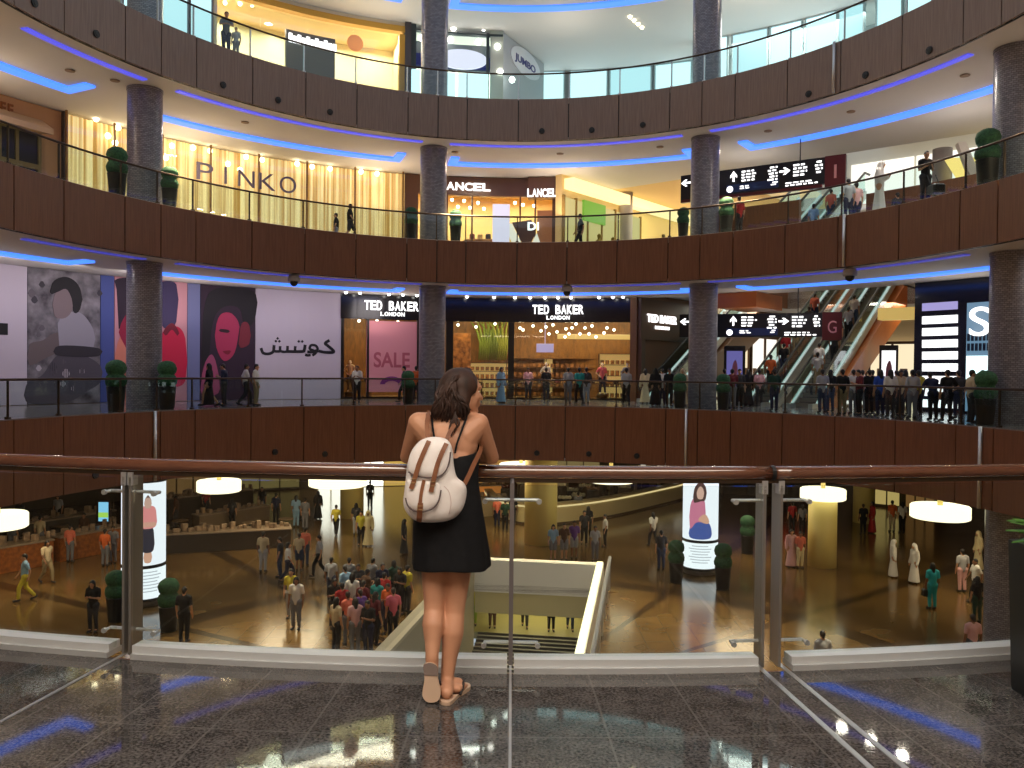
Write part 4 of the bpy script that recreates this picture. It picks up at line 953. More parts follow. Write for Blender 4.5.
# side wall with the round sign
a = at(503, 60, E(T(503, 7.4, 17), 7.4).y); b2 = at(544, 60, E(T(544, 12, 17), 12).y)
X = Vector((b2.x-a.x, b2.y-a.y, 0)); L = X.length; X.normalize()
root = empty('side_wall_sign', (a.x, a.y, ZA), 'pale grey side wall with a round white sign lettered in blue, top gallery centre', 'sign wall')
MB().prism([(0, 0), (L, 0), (L, ZTOP-ZA-.03), (0, ZTOP-ZA-.03)], (a.x, a.y, ZA), X, (0, 0, 1), -.2).build('wall_panel', cm(176, 178, 182), root)
sc = (522-503)/(544-503); zc = at(522, 62, a.y+(b2.y-a.y)*sc).z-ZA
N = X.cross(Vector((0, 0, 1)))
MB().prism([(L*.52+L*.36*math.cos(2*PI*i/36), zc+.75*math.sin(2*PI*i/36)) for i in range(36)], (a.x, a.y, ZA), X, (0, 0, 1), .06).build('round_sign', cm(222, 222, 228), root)
q = MB(); put_text(q, 'JUMBO', Vector((a.x, a.y, ZA+zc-.2))+X*L*.5+N*.062, X, .38, .02, L*.5); q.build('lettering', cm(70, 70, 130), root)
# far wall windows of the top gallery, cyan-white daylight shops
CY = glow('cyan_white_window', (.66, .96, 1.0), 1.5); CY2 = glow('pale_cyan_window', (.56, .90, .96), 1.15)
k = 0
for a, b in ((536, 563), (570, 606), (610, 650), (655, 690), (694, 726), (732, 766), (770, 800), (805, 835), (838, 862), (876, 900), (905, 930), (932, 958)):
    k += 1; q = MB(); o = 13.35 if a < 690 else 10.6
    offarc(q, a, b, ZA+.1, ZTOP-.06, o, o+.1, n=3); root = empty('lit_shop_window', E(T((a+b)/2, o), o, ZA), 'cyan-white lit shop window on the far wall of the top gallery, number %d from the left' % k, 'shop window', 'cyan shop windows')
    q.build('lit_pane', CY if k % 3 else CY2, root); q = MB(); offarc(q, a-1.5, a, ZA, ZTOP-.02, o-.1, o+.1, n=1); offarc(q, b, b+1.5, ZA, ZTOP-.02, o-.1, o+.1, n=1); offarc(q, a, b, ZTOP-.06, ZTOP-.02, o-.1, o+.1, n=3); q.build('frame', cm(186, 204, 208), root)
k = 0
for a, b in ((124, 140), (142, 160), (163, 188), (191, 212)):
    k += 1; root = empty('lit_shop_window', E(T((a+b)/2, 7.3), 7.3, ZA), 'pale cyan shop window left of the golden storefront, number %d from the left' % k, 'shop window', 'cyan shop windows')
    q = MB(); offarc(q, a, b, ZA+.1, ZTOP-.1, 7.3, 7.42, n=2); q.build('lit_pane', CY if k < 3 else CY2, root)
    q = MB(); offarc(q, a-1, a, ZA, ZTOP-.05, 7.2, 7.42, n=1); offarc(q, b, b+1, ZA, ZTOP-.05, 7.2, 7.42, n=1); q.build('frame', cm(100, 104, 108), root)
for k, (a, b) in enumerate(((411.5, 420), (424, 455), (458, 488))):  # added glowing panels imitating the skylight sheen on the rail glass
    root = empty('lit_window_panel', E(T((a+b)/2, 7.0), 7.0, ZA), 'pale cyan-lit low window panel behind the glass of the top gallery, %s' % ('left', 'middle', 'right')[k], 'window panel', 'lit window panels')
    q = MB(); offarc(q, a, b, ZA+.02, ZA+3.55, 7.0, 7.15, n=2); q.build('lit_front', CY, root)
t = T(859, 12.6, 15); N = -EN(t); c = E(t, 12.6, ZA+1.55); X = Vector((0, 0, 1)).cross(N).normalized()
root = empty('level_sign', c, 'small maroon level sign with a 2 on the top gallery right', 'sign')
MB().prism([(-.5, -.75), (.5, -.75), (.5, .9), (-.5, .9)], c, X, (0, 0, 1), .08).build('panel', SR, root)
q = MB(); put_text(q, '2', c+N*.085+Vector((0, 0, -.35)), X, .8, .02, .4); q.build('level_number', cm(200, 170, 170), root)
c = MB().prism([(-.75, -.75), (.75, -.75), (.75, .75), (-.75, .75)], (0, 0, 0), (1, 0, 0), (0, 0, 1), .05) if False else None
for k, (px, py) in enumerate(((630, 58), (634, 61), (638, 64), (642, 67))):
    p = E(T(px, 6.2+k*.5, ZTOP), 6.2+k*.5, ZTOP-.03); bulbs([p], .10, LAMPW, 'downlight', 'small warm downlight in the short row on the top ceiling, %s' % ('first', 'second', 'third', 'last')[k], 'top ceiling downlights')
for k, (pa, pb) in enumerate(((658, 690), (724, 762))):
    tag(MB().arc(ZTOP-.05, ZTOP-.004, 4.0-k*.6, 4.08-k*.6, T(pb, 4, ZTOP), T(pa, 4, ZTOP), 5).build('ceiling_slot', cm(120, 112, 106)), 'dark air slot in the top ceiling %s the column' % ('left of', 'right of')[k], 'vent', 'ceiling slots')
# ------------------------------------------------------------------ ground floor
def G(px, py, z=ZG): return on(px, py, z)
WH = 1.0                                             # parapet height of the stair well
fr, nr, nl = on(596, 565, ZG+WH), on(574, 655, ZG+WH), on(384, 648, ZG+WH)
WU = Vector((fr.x-nr.x, fr.y-nr.y, 0)).normalized(); WV = Vector((WU.y, -WU.x, 0)); WANG = math.atan2(WU.y, WU.x)
WO = Vector((fr.x, fr.y, 0))
def W(u, v, z): return WO+WU*u+WV*v+Vector((0, 0, z))        # u away from us, v to the right; the far right corner is 0,0
WW = (Vector((nr.x-nl.x, nr.y-nl.y, 0))).dot(WV)-.3
WL = 14.0
def wbox(mb, u0, u1, v0, v1, z0, z1, m=0): return mb.box(W((u0+u1)/2, (v0+v1)/2, (z0+z1)/2), (u1-u0, v1-v0, z1-z0), WANG, m)
mb = MB(); B = 60
wbox(mb, 0, B, -B, B, ZG-.3, ZG); wbox(mb, -B, -WL, -B, B, ZG-.3, ZG); wbox(mb, -WL, 0, 0, B, ZG-.3, ZG); wbox(mb, -WL, 0, -B, -WW, ZG-.3, ZG)
struct(mb.build('floor', MARBLE))
root = empty('stair_well', W(-5, -WW/2, ZG), 'white-edged rectangular stair well sunk in the ground floor beyond the glass', 'stair well')
WELLW = mat('well_white', srgb(250, 244, 230), .5); WELLG = mat('well_grey', srgb(176, 168, 146), .45); WELLB = mat('well_beige', srgb(214, 200, 146), .4)
q = MB(); wbox(q, .0, .5, -WW, 0, ZG-.35, ZG+WH); q.build('end_parapet', WELLW, root)
q = MB(); wbox(q, .15, .5, -WW, 0, ZG-1.28, ZG-.35); q.build('soffit_edge', WELLB, root)
q = MB(); wbox(q, -WL, .5, -WW-.5, -WW, ZG-.3, ZG+WH); q.build('side_parapet', WELLG, root)
q = MB(); wbox(q, -WL, .5, -WW-.12, -WW+.05, ZG+WH, ZG+WH+.12); q.build('side_coping', cm(205, 196, 170), root)
q = MB(); wbox(q, -WL, .5, .0, .30, ZG-.3, ZG+WH); q.build('lit_parapet', WELLW, root)
q = MB(); wbox(q, -WL, .45, .02, .26, ZG+WH, ZG+WH+.05); q.build('light_strip', glow('well_light', (1, .90, .55), 2.2), root)
q = MB(); q.tube([W(.4, .55, ZG+WH+.25), W(-WL, .55, ZG+WH+.25)], .07, 8)
for u in range(0, 14, 2): q.tube([W(-u, .55, ZG), W(-u, .55, ZG+WH+.25)], .04, 6)
q.build('rail', STEEL, root)
LZ = -9.75
q = MB(); wbox(q, -WL, -.02, -WW-.2, -WW, -16, ZG-.3); q.build('side_wall', WELLG, root)
q = MB(); wbox(q, -WL, .4, 0, .2, -16, ZG-.3); q.build('side_wall', WELLG, root)
# lower landing and the descending steps
STEPM = mat('stair_tread', srgb(150, 146, 134), .4); STEPD = mat('stair_riser', srgb(84, 82, 76), .5)
struct(MB().box(W(4.9, -WW/2, LZ-.15), (8, WW+6, .3), WANG).build('floor', [cm(150, 140, 90, .3)]))
struct(MB().box(W(8.6, -WW/2, LZ+1.0), (.2, WW+6, 2.0), WANG).build('wall_lower', cm(196, 186, 110)))
q = MB()
for i in range(22):
    u = .9-.24*i; z = LZ-.085*(i+1); wbox(q, u-.24, u, -WW, 0, z-.2, z); wbox(q, u-.012, u+.012, -WW, 0, z, z+.09, 1); wbox(q, u-.07, u, -WW, 0, z, z+.004, 1)
q.build('steps', [STEPM, STEPD], root)
# ---- advertising wraps round the two visible columns
def adcol(c, label, rot, kind):
    z0, zs, z1 = ZG+.32, ZG+1.45, -2.75; R = .78
    root = empty('advertising_column', (c.x, c.y, ZG), label, 'advertising column', 'lit advertising columns')
    C0 = (c.x, c.y, 0)
    MB().lathe([(CR+.005, ZG+.02), (R-.04, ZG+.02), (R-.04, z0)], C0, 36).build('base', cm(120, 116, 110, .3), root, True)
    MB().lathe([(R, zs+.12), (R, z1)], C0, 36, cap=False).build('poster', glow('poster_light', (.86, .93, 1), 1.15), root, True)
    MB().lathe([(R, z0), (R, zs)], C0, 36, cap=False).build('lower_panel', glow('poster_lower', (.86, .95, 1), 1.2), root, True)
    q = MB(); q.lathe([(R-.01, zs), (R+.02, zs), (R+.02, zs+.12), (R-.01, zs+.12)], C0, 36); q.lathe([(R-.01, z1), (R+.03, z1), (R+.03, -2.52)], C0, 36); q.lathe([(R-.01, z0-.1), (R+.02, z0-.1), (R+.02, z0)], C0, 36); q.build('ring', cm(50, 52, 56), root)
    a0 = math.atan2(-c.y, -c.x)+rot
    def pp(pts, m, nm, l=.012, k=5):
        if k > 1: pts = [(x*.92, zs+.18+(y-zs-.18)*.86) for x, y in pts]
        P = catmull(pts, k) if k > 1 else [Vector((*p, 0)) for p in pts]
        return strip_mesh(P, .04, lambda x, y, k: Vector((c.x+(R+l*k)*math.cos(a0+x/R), c.y+(R+l*k)*math.sin(a0+x/R), y))).build(nm, m, root)
    g = lambda n, r, gg, b: glow('print_'+n, srgb(r, gg, b), .85)
    b = zs+.18; SCF = .86
    if kind == 0:
        pp([(-.2, b+.55), (.2, b+.55), (.26, b+1.1), (.16, b+1.62), (-.16, b+1.62), (-.26, b+1.1)], g('navy', 44, 44, 58), 'skirt')
        pp([(-.14, b+.1), (.14, b+.1), (.12, b+.6), (-.12, b+.6)], g('skin', 226, 176, 150), 'legs', .010)
        pp([(-.3, b+1.6), (.3, b+1.6), (.34, b+2.2), (.2, b+2.5), (-.2, b+2.5), (-.34, b+2.2)], g('pink', 236, 150, 150), 'blouse', .014)
        pp([(-.28, b+1.62), (.28, b+1.62), (.26, b+1.8), (-.26, b+1.8)], g('skin2', 222, 170, 150), 'arms', .018)
        pp([(-.11, b+2.45), (.11, b+2.45), (.13, b+2.75), (.0, b+2.92), (-.13, b+2.75)], g('face', 214, 176, 160), 'face', .018)
        pp([(-.14, b+2.7), (.0, b+3.0), (.14, b+2.7), (.08, b+2.86), (-.08, b+2.86)], g('brown', 120, 92, 84), 'hair', .022)
    else:
        pp([(-.5, b+.05), (.45, b+.05), (.55, b+.5), (.3, b+.95), (-.2, b+1.0), (-.5, b+.6)], g('denim', 70, 96, 170), 'jeans')
        pp([(-.5, b+.5), (-.2, b+.85), (.2, b+1.0), (.2, b+1.9), (-.05, b+2.15), (-.4, b+2.0), (-.55, b+1.3)], g('rose', 216, 130, 160), 'jacket', .014)
        pp([(-.1, b+1.0), (.3, b+.8), (.42, b+.95), (.2, b+1.3)], g('skin', 226, 176, 150), 'hand', .02)
        pp([(-.34, b+1.9), (-.3, b+2.6), (.0, b+2.95), (.26, b+2.6), (.22, b+2.05), (.0, b+1.95)], g('darkbrown', 84, 60, 58), 'hair', .018)
        pp([(-.14, b+2.1), (.1, b+2.1), (.14, b+2.5), (-.02, b+2.72), (-.18, b+2.45)], g('face2', 226, 186, 168), 'face', .022)
    for i in range(7):
        z = zs-.15-i*.12; w = .36+.08*((i*5) % 3)
        pp([(-w, z), (w, z), (w, z+.035), (-w, z+.035)], g('grey', 190, 200, 210), 'text_line', .008, 1)
adcol(COLS[0], 'lit column wrap with a poster of a woman in pink blouse and dark skirt, behind the left post', .18, 0)
adcol(COLS[2], 'lit column wrap with a poster of a smiling woman in rose jacket and jeans, right of centre', .0, 1)
# ---- inner columns carrying drum lamps
YEL = mat('cream_yellow_column', srgb(236, 214, 130), .5)
DRUM = glow('drum_lamp_glow', (1, .90, .60), 2.0)
for px, py, y, r, lb in ((823, 494, 38.5, 1.08, 'glowing drum lamp round the cream column right of the double post'), (940, 512, 31.5, 1.12, 'glowing drum lamp at the right, above the pair in white robes'),
                        (219, 486, 36.5, 1.0, 'glowing drum lamp left of the woman, above the dark cafe'), (338, 481, 40.5, 1.5, 'glowing drum lamp near the bright exit left of the woman'),
                        (611, 477, 41.5, 1.3, 'glowing drum lamp above the round kiosk'), (-3, 521, 28.0, 1.0, 'glowing drum lamp cut by the left edge of the photo'), (521, 468, 46.5, 1.3, 'glowing drum lamp just above the handrail right of the woman')):
    c = at(px, py, y); root = empty('drum_lamp', (c.x, c.y, c.z), lb, 'lamp', 'ground floor drum lamps')
    MB().lathe([(r*.88, -.24), (r*.94, -.2), (r*.94, .22), (r*.9, .26)], c, 36).build('lamp_shade', DRUM, root, True)
    MB().lathe([(.1, .27), (.1, ZCb-c.z-.01)], c, 12).build('stem', YEL, root, True)
    if px == 823:
        mb = MB(); mb.lathe([(.64, ZG+.01), (.64, c.z-.25)], (c.x, c.y, 0), 32); o = mb.build('column', YEL, None, True)
        tag(o, 'cream yellow ground-floor column under the drum lamp %s' % ('right of the double post' if px == 823 else 'at the round kiosk'), 'column', 'cream columns', 'structure')
for px, y, r, lb in ((541, 43, .85, 'broad cream column at the left end of the round kiosk'), (864, 50, .62, 'cream yellow column right of the drum lamp column'), (352, 50, .7, 'cream column at the bright exit')):
    c = at(px, 500, y); tag(MB().lathe([(r, ZG+.01), (r, ZCb-.01)], (c.x, c.y, 0), 32).build('column', YEL, None, True), lb, 'column', 'cream columns', 'structure')
# ---- round kiosk at the centre
KP = [Vector((*p, 0)) for p in ((1.2, 48.0), (3.4, 48.7), (6.2, 51.0), (9.6, 55.0), (12.4, 58.9), (12.0, 61.5), (7.0, 63.0), (1.0, 61.0), (-1.6, 56.0), (-1.0, 50.6))]
KC = sum(KP, Vector())/len(KP); KLOOP = catmull(KP, 8)
root = empty('round_kiosk', (KC.x, KC.y, ZG), 'large rounded cream kiosk counter with a glowing rim and dark goods inside, ground floor centre', 'kiosk')
def kring(i0, i1, z0, z1, m, nm):
    q = MB(); vs = []; n = len(KLOOP)
    for i, p in enumerate(KLOOP):
        d = (KLOOP[(i+1) % n]-KLOOP[i-1]).normalized(); N = Vector((d.y, -d.x, 0))
        if N.dot(p-KC) < 0: N = -N
        for o, z in ((i0, z0), (i1, z0), (i1, z1), (i0, z1)): vs.append(p+N*o+Vector((0, 0, z)))
    q.add(vs, [(4*i+j, 4*i+(j+1) % 4, 4*((i+1) % n)+(j+1) % 4, 4*((i+1) % n)+j) for i in range(n) for j in range(4)])
    return q.build(nm, m, root)
kring(-.3, 0, ZG+.01, ZG+1.15, mat('kiosk_cream', srgb(236, 218, 166), .4), 'counter')
kring(-.45, .06, ZG+1.15, ZG+1.25, cm(200, 180, 140, .3), 'counter_top'); kring(-.02, .05, ZG+1.02, ZG+1.1, glow('kiosk_light', (1, .8, .4), .8), 'light_band')
kring(-.02, .03, ZG+.01, ZG+.12, cm(90, 70, 40), 'plinth')
rk = random.Random(4); k = 0
WHK = ['nearest corner', 'left end', 'right end', 'rear side', 'middle']
for i in range(34):
    p = KLOOP[int(i*2.3) % len(KLOOP)]; f = (.80, .62, .42)[i % 3]; c = KC+(p-KC)*f; h = 1.2+.9*rk.random(); a = rk.random()*3
    rr = empty('display_shelf', (c.x, c.y, ZG), 'dark display shelf of small goods inside the rounded cream kiosk', 'shelf', 'kiosk shelves')
    MB().bbox((c.x, c.y, ZG+h/2), (.9, .45, h), .04, a).build('shelf', cm(*rk.choice([(64, 50, 34), (84, 66, 44), (44, 36, 28)])), rr)
    q = MB()
    for j in range(4): q.ball((c.x-.3+.2*j, c.y, ZG+h+.10), .11+.05*rk.random(), 5)
    q.build('goods', cm(*rk.choice([(40, 34, 26), (120, 90, 60), (190, 180, 150), (90, 40, 30)])), rr)
# ---- cafe counters on the left and rear
COUNT = mat('rattan_orange_counter', srgb(170, 98, 40), .5, noise=srgb(120, 66, 26), nscale=6)
DKC = mat('dark_counter', srgb(58, 46, 34), .5)
def counter(p, q_, h, d, label, m=COUNT, top=cm(150, 130, 110, .3)):
    a, b = Vector((p.x, p.y, 0)), Vector((q_.x, q_.y, 0)); X = (b-a); L = X.length; rz = math.atan2(X.y, X.x); c = (a+b)/2
    root = empty('counter', (c.x, c.y, ZG), label, 'counter', 'ground floor counters')
    MB().box((c.x, c.y, ZG+h/2), (L, d, h-.02), rz).build('body', m, root); MB().bbox((c.x, c.y, ZG+h+.03), (L+.1, d+.12, .07), .02, rz).build('counter_top', top, root)
    k = MB(); n = max(2, int(L/.6)); hh = 0; Xn = X.normalized(); Yn = Vector((-Xn.y, Xn.x, 0))
    for i in range(n*2):
        hh = .1+.3*random.random(); k.bbox(c+Xn*(-L/2+L*(i+.2+.6*random.random())/n/2)+Yn*(d*.5*(random.random()-.5))+Vector((0, 0, ZG+h+.068+hh/2)), (.12+.2*random.random(), .12+.2*random.random(), hh), .02, rz+random.random())
    k.build('goods', mat('counter_goods', srgb(90, 74, 60), .5, noise=srgb(190, 160, 130), nscale=3), root); return root
counter(G(-8, 573), G(48, 563), 1.1, 1.0, 'orange rattan cafe counter at the far left of the ground floor')
counter(G(54, 561), G(120, 548), 1.1, 1.0, 'orange rattan cafe counter left of the post')
counter(G(10, 545), G(110, 528), 1.0, 1.0, 'grey-topped cafe counter with clutter behind the orange ones', DKC)
counter(G(165, 552), G(290, 545), .9, 1.1, 'long low dark cafe counter right of the left post', DKC)
counter(G(196, 530), G(266, 519), .8, .7, 'slanting low beige counter in the dark cafe', cm(120, 100, 76))
counter(G(165, 519), G(250, 508), 1.2, .8, 'dark back counter of the cafe under the left drum lamp', DKC)
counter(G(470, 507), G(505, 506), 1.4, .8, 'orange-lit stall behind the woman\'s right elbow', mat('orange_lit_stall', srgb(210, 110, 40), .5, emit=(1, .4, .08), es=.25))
counter(G(480, 516), G(506, 515), 1.1, .7, 'pale stall below the orange-lit stall', cm(190, 170, 140))
c = G(104, 540); root = empty('menu_screen', (c.x, c.y, ZG), 'small lit screen showing green and blue on a brown stand, left of the post', 'screen')
z0 = at(104, 522, c.y).z; z1 = at(104, 501, c.y).z
MB().bbox((c.x, c.y, (z0+z1)/2), (.75, .12, z1-z0+.1), .02).build('casing', cm(60, 40, 26), root); MB().box((c.x, c.y-.07, (z0+z1)/2), (.5, .02, z1-z0-.1)).build('screen', glow('blue_screen', (.25, .65, .95), 1.0), root)
MB().box((c.x, c.y-.085, z0+.38), (.5, .012, .26)).build('picture', glow('green_screen', (.45, .8, .12), .9), root); MB().box((c.x, c.y+.02, (ZG+z0)/2), (.7, .1, z0-ZG)).build('stand', cm(96, 60, 30), root)
# ---- cafe tables and chairs in the dim left area
def cafe_set(px, py, i):
    c = G(px, py); root = empty('cafe_table', c, 'small round dark cafe table in the dim cafe %s' % i, 'table', 'cafe tables')
    MB().lathe([(.4, .70), (.42, .72), (.4, .75)], c, 20).build('table_top', cm(120, 96, 70, .3), root); MB().lathe([(.24, .0), (.24, .03), (.04, .06), (.04, .7)], c, 12).build('pedestal', BLACK, root)
for i, (px, py) in enumerate(((180, 534), (214, 541), (250, 536), (286, 532), (60, 540), (30, 552), (300, 520))):
    cafe_set(px, py, ('nearest the left post', 'below the left drum lamp', 'beside the slanting counter', 'near the walkway edge', 'behind the orange counters', 'at the far left', 'by the exit walkway')[i])
# ---- back wall of the ground floor
q = MB()
def gface(px0, px1, z0, z1, m, name, label, cat='storefront', o=26.9, frame=cm(60, 44, 28), nb=3, grp='ground floor shopfronts'):
    t = T((px0+px1)/2, o, -5); root = empty(name, E(t, o, ZG), label, cat, grp)
    q = MB(); offarc(q, px0, px1, z0, z1, o-.02, o+.08, n=4); q.build('lit_window', m, root)
    q = MB()
    for i in range(nb+1):
        p = px0+(px1-px0)*i/nb; offarc(q, p-.5, p+.5, ZG, z1+.1, o-.14, o-.02, n=1)
    offarc(q, px0, px1, z1, z1+.2, o-.14, o-.02, n=4); q.build('frame', frame, root)
gface(318, 384, ZG+.05, ZG+3.6, glow('exit_daylight', (1, .97, .84), 3.0), 'exit_opening', 'bright daylit exit opening at the back of the ground floor', 'exit', nb=5, frame=cm(220, 200, 120))
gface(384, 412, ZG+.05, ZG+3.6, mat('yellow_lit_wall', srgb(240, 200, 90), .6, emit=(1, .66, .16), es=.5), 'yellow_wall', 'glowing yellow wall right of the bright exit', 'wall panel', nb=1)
gface(160, 210, ZG+.2, ZG+2.8, glow('dim_amber', (1, .55, .18), .10), 'dim_storefront', 'dim amber shopfront behind the cafe on the left')
gface(240, 300, ZG+.2, ZG+3.0, glow('dim_olive', (.8, .62, .2), .13), 'dim_storefront', 'dim olive-lit shopfront behind the cafe counters')
gface(470, 530, ZG+.2, ZG+3.0, glow('amber_window', (1, .5, .12), .35), 'amber_storefront', 'amber lit shopfront behind the orange stall')
gface(550, 600, ZG+.2, ZG+3.2, glow('dim_olive2', (.7, .52, .2), .22), 'olive_storefront', 'olive lit shopfront behind the kiosk, left')
gface(640, 690, ZG+.2, ZG+3.0, glow('white_ground_window', (1, .92, .75), .5), 'pale_storefront', 'pale lit shopfront behind the kiosk, right')
gface(860, 900, ZG+.2, ZG+3.0, glow('yellow_ground_window', (1, .74, .25), .45), 'yellow_storefront', 'yellow lit shopfront at the back right of the ground floor')
gface(905, 935, ZG+.2, ZG+2.6, glow('dim_orange', (1, .5, .15), .16), 'orange_storefront', 'dim orange shopfront behind the white-robed pair')
gface(700, 770, ZG+3.0, ZG+4.2, mat('ground_sign_blue', srgb(20, 34, 70), .4, emit=(.03, .08, .4), es=.3), 'sign_band', 'dark blue sign band at the back beside the right ad column', 'sign')
gface(775, 808, ZG+2.5, ZG+3.4, mat('ground_sign_red', srgb(170, 24, 24), .4, emit=(1, .04, .03), es=.25), 'red_sign', 'red sign band at the back right of the double post', 'sign', nb=2)
# ------------------------------------------------------------------ planters and topiaries
TOPI = mat('clipped_foliage', srgb(24, 62, 44), .8, noise=srgb(60, 110, 70), nscale=14)
POTM = mat('black_planter', (.012, .014, .014), .35)
def topi_parts():
    pot = MB().lathe([(.24, 0), (.27, .03), (.33, .85), (.35, .9), (.33, .92), (.28, .88)], n=20)
    rnd = random.Random(3); fol = MB()
    pr = [(.27, .88), (.36, 1.0), (.38, 1.15), (.33, 1.3), (.27, 1.36), (.34, 1.45), (.37, 1.6), (.32, 1.76), (.2, 1.86), (.05, 1.9)]
    fol.lathe(pr, n=22)
    for i, v in enumerate(fol.v):
        k = 1+.07*(rnd.random()-.5); fol.v[i] = Vector((v.x*k, v.y*k, v.z+.02*(rnd.random()-.5)))
    return pot, fol
TP = None
def topiary(px, o, z, label, s=1.0, y=None):
    global TP
    c = E(T(px, o, z), o, z) if y is None else at(px, 500, y); c.z = z
    root = empty('topiary_planter', c, label, 'planter', 'topiary planters')
    if TP is None:
        a, b = topi_parts(); o1 = a.build('pot', POTM, root, False, True, False); smooth_angle(o1); o2 = b.build('foliage', TOPI, root, True, True, False); TP = (o1.data, o2.data)
    else:
        link('pot', TP[0], root, False); link('foliage', TP[1], root, False)
    root.scale = (s, s, s)
for px, o, z, lb, s in ((117, 1.3, ZB, 'topiary in a black pot left of the left column on the middle gallery', .95), (169.5, 1.2, ZB, 'topiary in a black pot right of the left column on the middle gallery', .85),
                     (411, 1.4, ZB, 'topiary in a black pot left of the left-centre column on the middle gallery', .8), (455.5, 1.4, ZB, 'topiary in a black pot right of the left-centre column on the middle gallery', .8),
                     (683, 1.2, ZB, 'topiary in a black pot left of the right-centre column on the middle gallery', .72), (726, 1.2, ZB, 'topiary in a black pot right of the right-centre column on the middle gallery', .85),
                     (987, 1.3, ZB, 'topiary in a black pot beside the right-edge column on the middle gallery', 1.0),
                     (116, 1.2, ZC, 'topiary in a black pot left of the left column on the lower gallery', .95), (167, 1.2, ZC, 'topiary in a black pot right of the left column on the lower gallery', .95),
                     (408, 1.3, ZC, 'topiary in a black pot below the SALE poster on the lower gallery', .8), (679.5, 1.2, ZC, 'topiary in a black pot left of the right-centre column on the lower gallery', .8),
                     (723, 1.2, ZC, 'topiary in a black pot right of the right-centre column on the lower gallery', .8), (985, 1.2, ZC, 'topiary in a black pot beside the right-edge column on the lower gallery', .9)):
    topiary(px, min(o, .78), z, lb, s)
topiary(116, 0, ZG, 'topiary in a black pot left of the left ad column on the ground floor', .95, 29.0)
topiary(169, 0, ZG, 'topiary in a black pot right of the left ad column on the ground floor', .95, 28.0)
topiary(677, 0, ZG, 'topiary in a black pot left of the right ad column on the ground floor', .95, 35.2)
topiary(724, 0, ZG, 'topiary in a black pot right of the right ad column on the ground floor', 1.0, 34.2)
topiary(748, 0, ZG, 'topiary in a black pot just left of the double post on the ground floor', 1.0, 41.0)
# near planter at the right edge
c = on(1086, 712, 0.0); c = Vector((c.x, c.y+.1, .0)); root = empty('tall_planter', c, 'tall black planter with a green plant at the right edge of our balcony', 'planter')
q = MB(); n = 4
def sq(r, z, b=.03): return [(c.x+x*r, c.y+y*r, z) for x, y in ((-1, -1+b*2), (-1+b*2, -1), (1-b*2, -1), (1, -1+b*2), (1, 1-b*2), (1-b*2, 1), (-1+b*2, 1), (-1, 1-b*2))]
L = [sq(.180, .0), sq(.183, .02), sq(.20, .70), sq(.20, .74), sq(.175, .74), sq(.17, .68)]
vs = [v for l in L for v in l]; q.add(vs, [(i*8+k, i*8+(k+1) % 8, i*8+8+(k+1) % 8, i*8+8+k) for i in range(5) for k in range(8)]+[tuple(range(8)), tuple(range(40, 48))]); q.build('pot', POTM, root)
LEAF = mat('fresh_green_leaf', srgb(52, 104, 36), .5, noise=srgb(96, 150, 60), nscale=5)
q = MB(); rnd = random.Random(5)
for i in range(110):
    a = TWO*rnd.random(); e = .3+1.1*rnd.random(); L_ = .18+.20*rnd.random(); b = Vector((c.x+.1*math.cos(a*3), c.y+.1*math.sin(a*2), .70+.06*rnd.random()))
    d = Vector((math.cos(a)*math.cos(e), math.sin(a)*math.cos(e), math.sin(e))); s = Vector((-math.sin(a), math.cos(a), 0)); m1 = b+d*L_*.55; tp = b+d*L_-Vector((0, 0, .05*L_/.2))
    th = d.cross(s)*.004
    for sg in (1,): q.add([b+th, m1-s*.028+th, tp+th, m1+s*.028+th, b-th, m1-s*.028-th, tp-th, m1+s*.028-th], [(0, 1, 2, 3), (7, 6, 5, 4), (0, 4, 5, 1), (1, 5, 6, 2), (2, 6, 7, 3), (3, 7, 4, 0)])
q.build('foliage', LEAF, root)

# ------------------------------------------------------------------ our own balcony balustrade
RH = 1.06
TL = TN(129, .0, .05); T1 = TN(510.5, .0, .05); TRa, TRb = TN(761, .0, .05), TN(777.5, .0, .05)
dT = TL-T1
Tleft = TL-(T1-TL)*1.0; Tright = TRb+(T1-TL)*1.0; TL2 = Tleft-(T1-TL); TR2 = Tright+(T1-TL)*1.3
root = empty('near_balustrade', E(T1, 0, 0), 'glass balustrade with polished wood handrail and steel posts the woman leans on', 'balustrade')
n = 70
pts = [E(Tleft+(Tright-Tleft)*i/n, -.0, RH-.036) for i in range(n+1)]
gap = .0022
def seg(a, b, k=50): return [E(a+(b-a)*i/k, 0, RH-.036) for i in range(k+1)]
Tm = (TRa+TRb)/2
MB().tube(seg(TL2, Tm-.0006), .037, 16).build('handrail', RAILWOOD, root, True)
MB().tube(seg(Tm+.0006, TR2), .037, 16).build('handrail', RAILWOOD, root, True)
q = MB(); q.tube([E(Tm-.0007, 0, RH-.036), E(Tm+.0007, 0, RH-.036)], .041, 16); q.build('rail_joint', BLACK, root)
# steel channel under the wood rail
q = MB(); k = 50
q.arc(RH-.088, RH-.066, -.016, .016, TL2, TR2, 90); q.build('rail_channel', BRONZE, root)
def nb(t): N = EN(t); return math.atan2(N.y, N.x)
def post(t, name='post', s=1):
    p = E(t, 0); rz = nb(t); N = EN(t); X = Vector((-N.y, N.x, 0))
    q = MB(); q.box(p+Vector((0, 0, .48))-N*.03, (.11, .014, .96), rz); q.build(name, POSTM, root)
    q = MB(); q.box(p+Vector((0, 0, .95))+N*-.0, (.05, .03, .07), rz); q.tube([p+Vector((0, 0, .97)), p+Vector((0, 0, RH-.08))], .012, 8); q.build('post_cap', STEEL, root)
for t in (TL-.0013, TL+.0013): post(t)
for t in (TRa, TRb): post(t)
post(Tleft); post(Tright); post(TL2); post(TR2)
